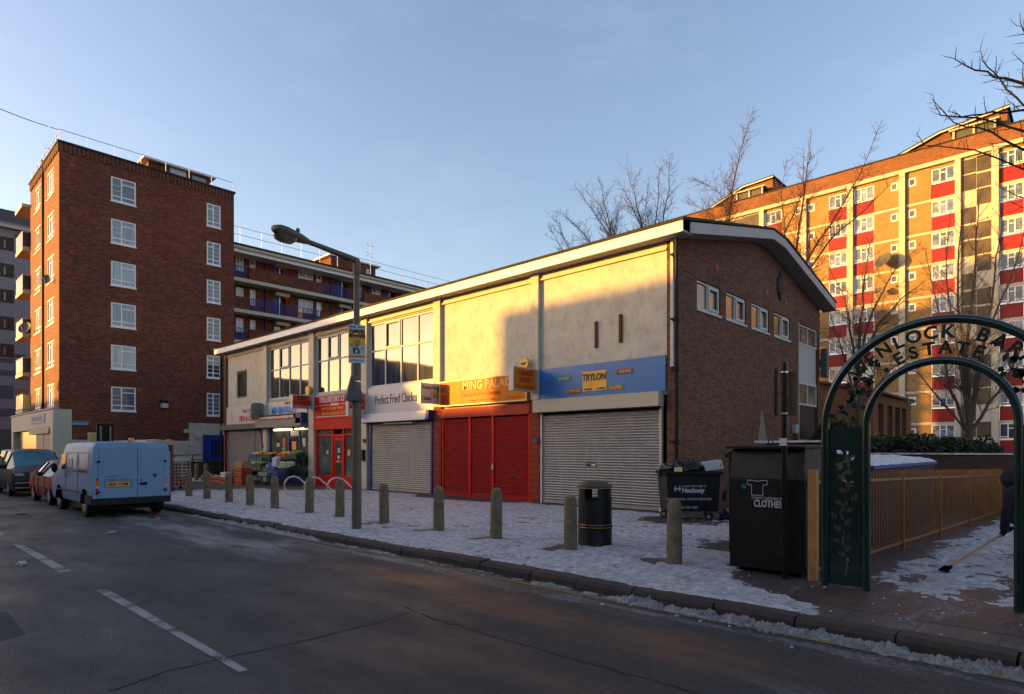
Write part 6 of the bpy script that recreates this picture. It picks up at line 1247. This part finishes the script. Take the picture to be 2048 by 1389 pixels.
# --- a generic car: nose towards -Y
def car(name, lab, cx, y0, L, wd, paint, P, glassm, wr=.31, wy=(.8, 3.4), cat='car'):
    T = lambda x, y, z: (cx + x, y0 + y, z); t = thing(name, lab, cat, (cx, y0, 0)); h = wd / 2; S = []
    for y, top, belt, wrf, zb, q in P: S.append((y, [(0, zb), (h * .9 * q, zb), (h * .97 * q, zb + .1), (h * q, .55), (h * .985 * q, belt), (wrf, top - .07 if top - belt > .12 else belt + (top - belt) * .5), (wrf - .06, top - .015), (wrf * .5, top + .01), (0, top + .015)]))
    mb, ix, m = loft(T, S); g_ = MB(); bd = MB(); bd.v = mb.v; keep = []; gl_ = []
    for i in range(len(P) - 1):
        hi = max(P[i][1] - P[i][2], P[i + 1][1] - P[i + 1][2]); lo = min(P[i][1] - P[i][2], P[i + 1][1] - P[i + 1][2])
        for j in range(m):
            f = mb.f[ix[(i, j)]]
            if hi > .3 and j in (4, m - 6) : gl_.append((i, j, f))
            elif hi > .3 and lo < .2 and j in (5, 6, 7, 8, 9, 10, 11) and (j - 4 < m / 2): gl_.append((i, j, f))
            else: keep.append(f)
    bd.f = keep + mb.f[-2:]; bd.m = [0] * len(bd.f); body = bd.build('body', paint, t, smooth=40)
    groups = {}
    for i, j, f in gl_: groups.setdefault((i, 'L' if j == 4 else 'R' if j == m - 6 else 'T'), []).append(f)
    for k_, fs in groups.items():
        gm_ = MB(); used = sorted({v for f in fs for v in f}); mp_ = {v: q for q, v in enumerate(used)}; gm_.v = [mb.v[v] for v in used]; gm_.f = [[mp_[v] for v in f] for f in fs]; gm_.m = [0] * len(fs); gm_.build('windscreen' if k_[1] == 'T' else 'side_window', glassm, t, smooth=40)
    pr_ = MB()
    for i in range(1, len(P) - 1):                                                  # pillars
        if P[i][1] - P[i][2] > .3:
            y, hp_ = S[i]
            for sg in (-1, 1): pr_.tube([T(sg * (hp_[4][0] + .004), y, hp_[4][1]), T(sg * (hp_[5][0] + .004), y, hp_[5][1])], .03, 5)
    pr_.build('pillars', paint, t)
    for sg in (-1, 1):
        for y in wy: arch_(t, T, sg * (h - .012), y, wr, sg); wheel(t, T, sg * (h - .105), y, wr, .19, sg)
    return t, T, h
P = [(.0, .52, .50, .55, .32, .86), (.06, .68, .62, .60, .22, .93), (.5, .84, .80, .62, .20, 1), (1.1, .93, .88, .64, .2, 1), (1.9, 1.37, .92, .54, .2, 1), (2.3, 1.41, .93, .55, .2, 1), (2.9, 1.38, .95, .54, .2, 1), (3.55, 1.06, .95, .56, .2, 1), (4.05, 1.0, .94, .6, .22, .97), (4.2, .78, .74, .58, .3, .9)]
rc, T, h = car('parked_car', 'dark red saloon car parked nose out just beyond the blue van', 5.05, 23.38, 4.2, 1.70, m_carred, P, glass('bright_car_glass', (.05, .06, .05), .03, .3), .30, (.78, 3.28))
for sg in (-1, 1): MB().blob(T(sg * (h + .09), 1.42, .98), .09, .06, .07, seed=1, amp=.1).build('mirror', m_black, rc, smooth=60); MB().blob(T(sg * .58, .08, .66), .16, .06, .07, seed=2, amp=.05).build('headlight', m_galv, rc, smooth=60)
for y in (1.35, 2.35, 3.15): MB().box(T(-h, 0, 0)[0] - .006, T(-h, 0, 0)[0] + .02, 23.38 + y, 23.38 + y + .012, .3, .9).build('door_seam', m_black, rc)
MB().box(T(-h, 0, 0)[0] - .02, T(-h, 0, 0)[0] + .01, 23.38 + 1.1, 23.38 + 3.0, .50, .54).build('rub_strip', m_black, rc); MB().box(T(0, 0, 0)[0] - .65, T(0, 0, 0)[0] + .65, 23.37, 23.45, .3, .42).build('grille', m_black, rc)
for y in (2.2, 3.0): MB().box(T(-h, 0, 0)[0] - .03, T(-h, 0, 0)[0], 23.38 + y, 23.38 + y + .13, .82, .85).build('door_handle', m_steel, rc)
P = [(.0, .62, .58, .6, .3, .88), (.08, .92, .86, .66, .2, .96), (.45, 1.05, .98, .70, .2, 1), (.75, 1.14, 1.02, .72, .2, 1), (1.6, 1.72, 1.06, .66, .2, 1), (2.6, 1.78, 1.08, .68, .2, 1), (4.2, 1.76, 1.08, .68, .22, 1), (4.7, 1.2, 1.05, .66, .3, .95)]
mv, T, h = car('parked_people_carrier', 'dark blue people carrier with a tinted windscreen at the far left', 4.85, 29.0, 4.7, 1.78, m_mpv, P, m_glassteal, .33, (.95, 3.8))
for sg in (-1, 1): MB().blob(T(sg * (h + .13), .95, 1.12), .12, .06, .10, seed=1, amp=.1).build('mirror', m_black, mv, smooth=60); MB().blob(T(sg * .66, .02, .80), .16, .07, .07, seed=2, amp=.05).build('headlight', m_galv, mv, smooth=60)
MB().box(4.85 - .8, 4.85 + .8, 28.94, 29.03, .5, .54).box(4.85 - .8, 4.85 + .8, 28.93, 29.03, .32, .36).build('bumper_trim', m_steel, mv); MB().box(4.85 - .26, 4.85 + .26, 28.93, 29.0, .56, .67).build('number_plate', m_signwhite, mv); MB().box(4.85 - .5, 4.85 + .5, 28.95, 29.03, .38, .49).box(4.85 - .4, 4.85 + .4, 28.98, 29.06, .7, .85).build('grille', m_black, mv)
t, T, h = car('parked_car', 'silver beige car cut by the left edge, behind the people carrier', 3.6, 34.8, 4.4, 1.75, M('beige_car_paint', (.28, .25, .21), .3, .08, 2, coat=.8, bump=0), P, m_carglass, .32, (.9, 3.5))

# ------------------------------------------------------------------ things behind the van
xs0, xs1, ys0, ys1 = 7.62, 8.42, 26.1, 28.6
bs = thing('bus_shelter', 'bus shelter end with a snow topped beige roof and lit poster panel behind the van', 'bus shelter', (xs0, ys0, PZ)); zr = ZXY(885, 8.0, 26.1)
MB().box(xs0 - .1, xs1 + .08, ys0 - .12, ys1 + .1, zr - .12, zr + .08).build('roof', M('beige_metal', (.34, .27, .20), .5, .08, 4), bs, bevel=.03); grid(xs0 - .05, xs1, ys0 - .05, ys1, 14, 30, lambda x, y: zr + .085 + .05 * noise.noise(Vector((x * 4, y * 3, 0)))).build('roof_snow', m_snowclean, bs, smooth=180)
for x, y in ((xs0, ys0), (xs1, ys0), (xs0, ys1), (xs1, ys1)): MB().box(x - .05, x + .05, y - .05, y + .05, 0, zr - .121).build('post', M('maroon_post', (.08, .03, .03), .4, .2, 5), bs)
pn = MB().box(xs0 + .3, xs1 - .06, ys0 - .03, ys0 + .03, .6, zr - .35).build('poster_panel', M('poster_back', (.40, .36, .16), .5, .1, 4), bs); MB().box(xs0 + .24, xs1 - .052, ys0 - .025, ys0 + .025, zr - .35 + .002, zr - .125).build('panel_head', m_black, bs)
MB().box(xs1 - .01, xs1 + .01, ys0 + .06, ys1 - .06, .4, zr - .2).build('side_glass', m_glass, bs)
t = thing('road_sign', 'back of a black double post sign board rising behind the van roof', 'road sign', (7.6, 31, PZ)); xa, xb = XY(193, 31), XY(227, 31); za, zb = ZXY(883, xa, 31), ZXY(848, xa, 31)
MB().box(xa, xb, 31, 31.05, za, zb).build('board', m_black, t)
for px in (201, 220): x = XY(px, 31); MB().tube([(x, 30.95, 0), (x, 30.95, zb - .1)], .04, 8).build('post', m_grey, t)
x = XY(186, 33); tag(MB().lathe([(.2, 0), (.2, ZXY(867, x, 33)), (.17, ZXY(867, x, 33) + .03)], (x, 33, 0), 16).build('pillar_cabinet', m_grass), 'cream cylindrical roadside cabinet left of the black sign back', 'cabinet')
# wire trolley
x0, y0 = G(343, 981, .12); x1, y1 = G(380, 979, .12); tr = thing('roll_cage', 'grey wire roll cage trolley with sheets on top beside the van', 'trolley', (x0, y0, PZ)); ux = Vector((x1 - x0, y1 - y0, 0)); uy = Vector((-ux.y, ux.x, 0)).normalized() * .65; zt = ZXY(921, x0, y0); O = Vector((x0, y0, PZ + .18))
b = MB(); H_ = zt - PZ - .18
for i in range(6):
    for o in (Vector(), uy): p = O + ux * (i / 5) + o; b.tube([p, p + Vector((0, 0, H_))], .018 if i in (0, 5) else .008, 5)
for k in range(9):
    z = Vector((0, 0, H_ * k / 8)); b.tube([O + z, O + ux + z], .009, 4); b.tube([O + uy + z, O + ux + uy + z], .009, 4); b.tube([O + z, O + uy + z], .009, 4); b.tube([O + ux + z, O + ux + uy + z], .009, 4)
b.build('cage', m_steel, tr); MB().obox(O + ux * .5 + uy * .5, ux * .5, uy * .5, (0, 0, .02)).build('deck', m_dgrey, tr)
for i in (0, 1):
    for j in (0, 1): c = O + ux * (.1 + .8 * i) + uy * (.1 + .8 * j) - Vector((0, 0, .12)); MB().tube([c - uy * .03, c + uy * .03], .06, 12).build('wheel', m_tyre, tr)
tag(MB().obox(O + ux * .5 + uy * .5 + Vector((0, 0, H_ + .02)), ux * .48, uy * .48, (0, 0, .05)).build('folded_sheets', m_signwhite), 'bundle of pale sheeting on top of the wire roll cage', 'sheeting')
tag(MB().obox(O + ux * .5 + uy * .5 + Vector((0, 0, .16)), ux * .4, uy * .4, (0, 0, .13)).build('red_crate', m_crater), 'red crate on the deck of the wire roll cage', 'crate')
# low wall, ramp rails and snow strip before the blue door
lw_ = thing('low_wall', 'dark mossy low wall before the blue entrance door', 'wall', (13, 36.6, 0)); xa, xb = XY(376, 38), XY(449, 38); MB().box(xa, xb, 38, 38.3, 0, ZXY(926, xa, 38)).box(xa, xa + .25, 38.31, 44, 0, ZXY(926, xa, 38)).build('wall', m_brick_dark, lw_); MB().box(xa - .05, xb, 37.95, 38.35, ZXY(926, xa, 38) + .002, ZXY(926, xa, 38) + .06).build('coping', m_felt, lw_)
rl = thing('ramp_handrail', 'brown metal handrail of two bars before the cream entrance wall', 'handrail', (12, 40, 0)); b = MB(); Yh = 40.0; xa, xb = XY(338, Yh), XY(449, Yh)
for py in (911.5, 921.5): b.tube([(xa, Yh, ZXY(py, xa, Yh)), (xb, Yh, ZXY(py - 3, xb, Yh))], .03, 6)
b.build('rail', M('brown_rail', (.05, .03, .025), .5, .2, 5), rl)
for px in (349, 385, 420): x = XY(px, Yh); MB().tube([(x, Yh, 0), (x, Yh, ZXY(911, x, Yh))], .03, 6).build('post', M('brown_rail', (1, 1, 1)), rl)
tag(grid(9.5, 14.2, 33.0, 37.8, 60, 60, lambda x, y: PZ + .03 + .05 * noise.fractal(Vector((x, y * .8, 2)), 1, 2, 4)).build('snow', m_snow, smooth=180), kind='stuff')

# ------------------------------------------------------------------ minimarket display
rf = random.Random(21)
def crate(x0, x1, y0, y1, z, h, mt, lab, stock=None, tilt=0.0, grp='crates of the minimarket display', rng=rf):
    t = thing('produce_crate', lab, 'crate', ((x0 + x1) / 2, (y0 + y1) / 2, z), grp); b = MB(); w_ = .018
    def Z(x): return z + (x - x0) * tilt
    def bb_(a0, a1, c0, c1, e0, e1): b.prism([(a0, c0, Z(a0) + e0), (a1, c0, Z(a1) + e0), (a1, c0, Z(a1) + e1), (a0, c0, Z(a0) + e1)], (0, c1 - c0, 0))
    bb_(x0 + w_, x1 - w_, y0 + w_, y1 - w_, 0, .015)
    for e0, e1 in ((0, h * .42), (h * .58, h)): bb_(x0, x0 + w_, y0, y1, e0, e1); bb_(x1 - w_, x1, y0, y1, e0, e1); bb_(x0 + w_, x1 - w_, y0, y0 + w_, e0, e1); bb_(x0 + w_, x1 - w_, y1 - w_, y1, e0, e1)
    for yy in (y0 - .001, (y0 + y1) / 2, y1 - .02): bb_(x0 - .002, x0 + .01, yy, yy + .022, 0, h)
    b.build('box', mt, t)
    if stock:
        m_, r_, n_, kind = stock; s = MB()
        for i in range(n_):
            cx, cy = rng.uniform(x0 + .05, x1 - .05), rng.uniform(y0 + .05, y1 - .05); cz = Z(cx) + h * .75 + rng.uniform(0, .06)
            if kind == 'o': s.blob((cx, cy, cz), r_, r_, r_ * .95, seed=i, amp=.1, n=8, m=5)
            elif kind == 'l': s.blob((cx, cy, cz), r_ * 1.2, r_ * 1.2, r_ * .8, seed=i, amp=1.0, n=7, m=5)
            else: a = rng.uniform(0, 3.1); s.tube([(cx - .1 * math.cos(a), cy - .1 * math.sin(a), cz), (cx, cy, cz + .03), (cx + .1 * math.cos(a), cy + .1 * math.sin(a), cz)], [r_ * .4, r_, r_ * .3], 6)
        o = s.build('produce', m_, t, smooth=60); o['kind'] = 'stuff'
    return t
mo = M('oranges', (.95, .36, .03), .5, .1, 9); my = M('lemons_bananas', (.95, .70, .08), .5, .1, 9); mg = M('greens', (.09, .30, .05), .6, .3, 15); ml = M('pale_cabbage', (.50, .65, .32), .6, .2, 15); mr = M('red_fruit', (.65, .06, .04), .45, .2, 9); mt_ = M('potatoes', (.30, .18, .09), .8, .2, 12); mw = M('cauliflower', (.62, .60, .50), .7, .1, 12); mp = M('aubergine', (.05, .02, .06), .3, .2, 9)
rk = thing('display_rack', 'dark green stepped display rack left of the minimarket doorway', 'display rack', (13.6, 30.2, PZ)); rk2 = thing('display_rack', 'dark stepped display rack right of the minimarket doorway', 'display rack', (13.6, 27.6, PZ))
for r_, ya, yb in ((rk, 29.3, 31.7), (rk2, 26.75, 28.7)):
    b = MB()
    for y in (ya, (ya + yb) / 2, yb):
        for x, zt in ((13.0, .55), (13.45, .95), (13.9, 1.45), (14.3, 1.75)): b.box(x - .015, x + .015, y - .015, y + .015, 0, zt)
    for x, z in ((13.0, .52), (13.45, .90), (13.9, 1.35)): b.box(x - .02, x + .45, ya, yb, z - .03, z)
    b.build('frame', m_crateg, r_)
A = [(12.98, 13.42, .54, .1), (13.42, 13.86, .92, .14), (13.88, 14.32, 1.38, .2)]
sp = [[('green crate of lemons on the lowest shelf of the left rack, far side', m_crateg, (mg, .05, 26, 'l')), ('green crate of leaves on the lowest shelf of the left rack, middle', m_crateg, (mt_, .04, 26, 'o')), ('black crate of greens on the lowest shelf of the left rack, near side', m_black, (mp, .04, 20, 'b'))],
      [('teal crate of red fruit on the middle shelf of the left rack, far side', m_crateg, (mr, .04, 28, 'o')), ('teal crate of packed greens on the middle shelf of the left rack, middle', m_crateg, (ml, .045, 24, 'l')), ('teal crate of small vegetables on the middle shelf of the left rack, near side', m_crateg, (mg, .04, 26, 'b'))],
      [('blue crate of bananas on the top shelf of the left rack, far side', m_crateb, (my, .035, 22, 'b')), ('crate of red apples on the top shelf of the left rack, middle', m_crateg, (mr, .04, 28, 'o')), ('crate of oranges and red fruit on the top shelf of the left rack, near side', m_crateg, (mo, .04, 28, 'o'))]]
for (x0, x1, z, tl), row in zip(A, sp):
    for k, (lab, mm, st) in enumerate(row): crate(x0, x1, 31.68 - k * .8 - .76, 31.68 - k * .8, z, .15, mm, lab, st, tl)
sp2 = [[('white carton of greens on the lowest shelf of the right rack, left half', m_cratew, (mg, .05, 24, 'l')), ('blue crate of potatoes on the lowest shelf of the right rack, right half', m_crateb, (mt_, .04, 24, 'o'))],
       [('white tray of yellow fruit on the middle shelf of the right rack, left half', m_cratew, (my, .045, 28, 'o')), ('white tray of pale cabbages on the middle shelf of the right rack, right half', m_cratew, (ml, .07, 16, 'l'))],
       [('crate of oranges on the top shelf of the right rack, left half', m_crater, (mo, .045, 28, 'o')), ('crate of leeks and greens on the top shelf of the right rack, right half', m_crateg, (mg, .05, 26, 'b'))]]
for (x0, x1, z, tl), row in zip(A, sp2):
    for k, (lab, mm, st) in enumerate(row): crate(x0, x1, 28.68 - k * .97 - .93, 28.68 - k * .97, z, .15, mm, lab, st, tl + .12)
G_ = [(12.7, 34.9, .3, m_crater, 'low red crate with a green bag at the far left of the shop row', (mg, .09, 6, 'l')), (12.5, 34.2, .3, m_dgrey, 'dark tub beside the low red crate at the far left', (ml, .06, 8, 'l')), (12.4, 33.2, .3, m_crater, 'low red crate of dark vegetables before the fish shop shutter', (mp, .06, 14, 'b')), (12.3, 32.2, .34, m_crater, 'red crate with white produce before the left rack', (mw, .07, 12, 'o')),
      (12.2, 31.2, .3, m_crater, 'red crate of purple sacks before the left rack', (mp, .07, 12, 'l')), (12.1, 30.3, .3, m_crater, 'red crate under a wooden tray before the minimarket', None)]
for x, y, h_, mm, lab, st in G_: crate(x, x + .5, y - .75, y, PZ, h_, mm, lab, st)
crate(12.12, 12.6, 29.56, 30.28, PZ + .31, .26, m_card, 'pale wooden tray of onions on top of a red crate', (mt_, .05, 22, 'o')); crate(12.2, 12.6, 30.4, 31.0, PZ + .31, .22, m_cratew, 'white open carton beside the pale wooden tray', (mw, .05, 10, 'o'))
for k in range(3): crate(12.1, 12.6, 28.4, 29.2, PZ + k * .26, .25, m_crater, ['bottom', 'middle', 'top'][k] + ' red crate of the stack of three before the minimarket doorway')
tag(MB().box(12.12, 12.58, 28.42, 29.16, PZ + .785, PZ + 1.1).build('cardboard_box', m_card, bevel=.01), 'brown cardboard box on the stack of three red crates', 'box')
tag(MB().blob((12.5, 30.0 - .0, PZ + .75), .17, .17, .22, seed=7, amp=.5, n=12, m=9).build('sack', mt_, smooth=60), 'brown net sack of potatoes standing on the wooden tray', 'sack')
tag(MB().obox((13.0, 27.2, 1.02), (.08, 0, .02), (0, .32, 0), (0, 0, .16)).build('blue_carton', m_crateb), 'blue carton leaning at the right rack of the minimarket', 'carton'); tag(MB().obox((13.0, 26.85, 1.22), (.10, 0, .04), (0, .2, .02), (0, 0, .18)).build('white_carton', m_signwhite), 'white carton with writing at the right end of the minimarket rack', 'carton')

# ------------------------------------------------------------------ person bending with a shovel at the right edge
def skin_mesh(name, verts, edges, radii, mat_, parent, sub=2, root=0):
    me = bpy.data.meshes.new(name); me.from_pydata(verts, edges, []); o = bpy.data.objects.new(name, me); COL.objects.link(o)
    s = o.modifiers.new('s', 'SKIN'); me.skin_vertices.data if me.skin_vertices else None
    for i, r_ in enumerate(radii): me.skin_vertices[0].data[i].radius = r_ if isinstance(r_, tuple) else (r_, r_)
    me.skin_vertices[0].data[root].use_root = True; sb = o.modifiers.new('u', 'SUBSURF'); sb.levels = sub; sb.render_levels = sub
    dg = bpy.context.evaluated_depsgraph_get(); m2 = bpy.data.meshes.new_from_object(o.evaluated_get(dg)); bpy.data.objects.remove(o); m2.materials.clear(); m2.materials.append(mat_)
    for p in m2.polygons: p.use_smooth = True
    o0 = wloc(parent) if parent is not None else Vector()
    for v in m2.vertices: v.co -= o0
    return link_mesh(name, m2, parent)
PX, PY = 11.85, .70
pe = thing('person', 'person in a dark navy hooded coat stooping over a long shovel at the right edge', 'person', (PX, PY, PZ))
q = lambda x, y, z: (PX + x, PY + y, PZ + z)                                       # +y is towards the shovel (left in the picture)
V = [q(0, -.16, .62), q(0, -.06, .78), q(0, .06, .94), q(0, .14, 1.04), q(0, .19, 1.10),
     q(-.11, -.12, .58), q(-.13, .14, .46), q(-.13, -.06, .07), q(-.13, .10, .03),
     q(.11, -.16, .58), q(.14, .02, .44), q(.14, -.24, .07), q(.14, -.10, .03),
     q(-.19, .20, 1.0), q(-.23, .27, .68), q(-.13, .31, .40),
     q(.19, .16, 1.0), q(.20, .20, .72), q(.03, .20, .52)]
E_ = [(0, 1), (1, 2), (2, 3), (3, 4), (0, 5), (5, 6), (6, 7), (7, 8), (0, 9), (9, 10), (10, 11), (11, 12), (3, 13), (13, 14), (14, 15), (3, 16), (16, 17), (17, 18)]
RR = [(.19, .17), (.20, .18), (.22, .19), (.19, .16), .08, .12, .085, .055, .045, .12, .085, .055, .045, .095, .072, .055, .095, .072, .055]
skin_mesh('body', V, E_, RR, m_navy, pe)
b = MB(); b.lathe([(.24, .0), (.27, .02), (.26, .18), (.25, .36), (.22, .46)], (0, 0, 0), 24, sq=.9); co = b.build('coat_skirt', m_navy, pe, smooth=60); co.location = (0, -.03, .26); co.rotation_euler = (R(-14), 0, 0)
hc = Vector(q(0, .25, 1.19)); MB().blob(hc + Vector((0, .02, -.01)), .08, .095, .11, seed=1, amp=.05, n=16, m=12).blob(hc + Vector((0, .115, -.035)), .013, .02, .02, seed=2, n=8, m=6).build('head', m_skin, pe, smooth=60)
MB().blob(hc + Vector((-.02, -.005, .01)), .115, .115, .145, seed=3, amp=.12, n=16, m=12).build('hood', m_navy, pe, smooth=60)
MB().blob(hc + Vector((-.033, .108, .005)), .011, .007, .007, seed=1, n=6, m=4).blob(hc + Vector((.033, .108, .005)), .011, .007, .007, seed=1, n=6, m=4).blob(hc + Vector((0, .10, -.075)), .024, .008, .006, n=6, m=4).build('face_features', m_ink, pe)
H1 = Vector(q(-.13, .33, .37))
gx, gy = G(1893, 1142, .14); tip = Vector((gx, gy, .17)); top = H1 + (H1 - tip).normalized() * .40
for H0, sg in ((H1, 1), (H1 + (H1 - tip).normalized() * .26, -1)):
    ax = (H1 - tip).normalized(); sd = ax.cross(Vector((0, 0, 1))).normalized(); b = MB(); b.blob(H0 + Vector((0, -.02, .03)), .035, .045, .03, seed=1, amp=.1, n=10, m=8)
    for k in range(4): c = H0 + ax * (-.035 + k * .022); b.tube([c + sd * .03 + Vector((0, 0, .02)), c + sd * .024 - Vector((0, 0, .012)), c - Vector((0, 0, .024)), c - sd * .022 - Vector((0, 0, .008))], [.010, .0095, .009, .007], 7)
    b.tube([H0 - sd * .03 + Vector((0, 0, .02)), H0 - sd * .026, H0 + Vector((0, 0, .024))], [.012, .010, .008], 7); b.build('hand', m_navy, pe, smooth=60)
sh = thing('snow_shovel', 'long wooden handled shovel scraping the red paving', 'shovel', tuple(tip)); MB().tube([top, tip + (top - tip) * .06], .016, 10).build('handle', m_wood, sh, smooth=60)
ax = (top - tip); ax.z = 0; ax.normalize(); sd = Vector((-ax.y, ax.x, 0)); MB().prism([tip + ax * .06 + sd * .05 + Vector((0, 0, .02)), tip + ax * .06 - sd * .05 + Vector((0, 0, .02)), tip - ax * .10 - sd * .06 - Vector((0, 0, .025)), tip - ax * .10 + sd * .06 - Vector((0, 0, .025))], (0, 0, .012)).build('blade', m_dark, sh)
# litter on the road
for i, (px, py, s, lab) in enumerate(((222, 1068, .10, 'grey flattened litter on the road in front of the van'), (44, 1029, .13, 'brown paper litter on the road at the far left'), (42, 1131, .06, 'small pale scrap left of the road centre line'), (316, 1039, .05, 'small pink scrap by the right rear wheel of the van'))):
    x, y = G(px, py); tag(MB().blob((x, y, .02), s, s * .8, .03, seed=i + 4, amp=1.2, n=9, m=5).build('litter', [m_grey, m_card, m_signwhite, m_inkfaint][i]), lab, 'litter')
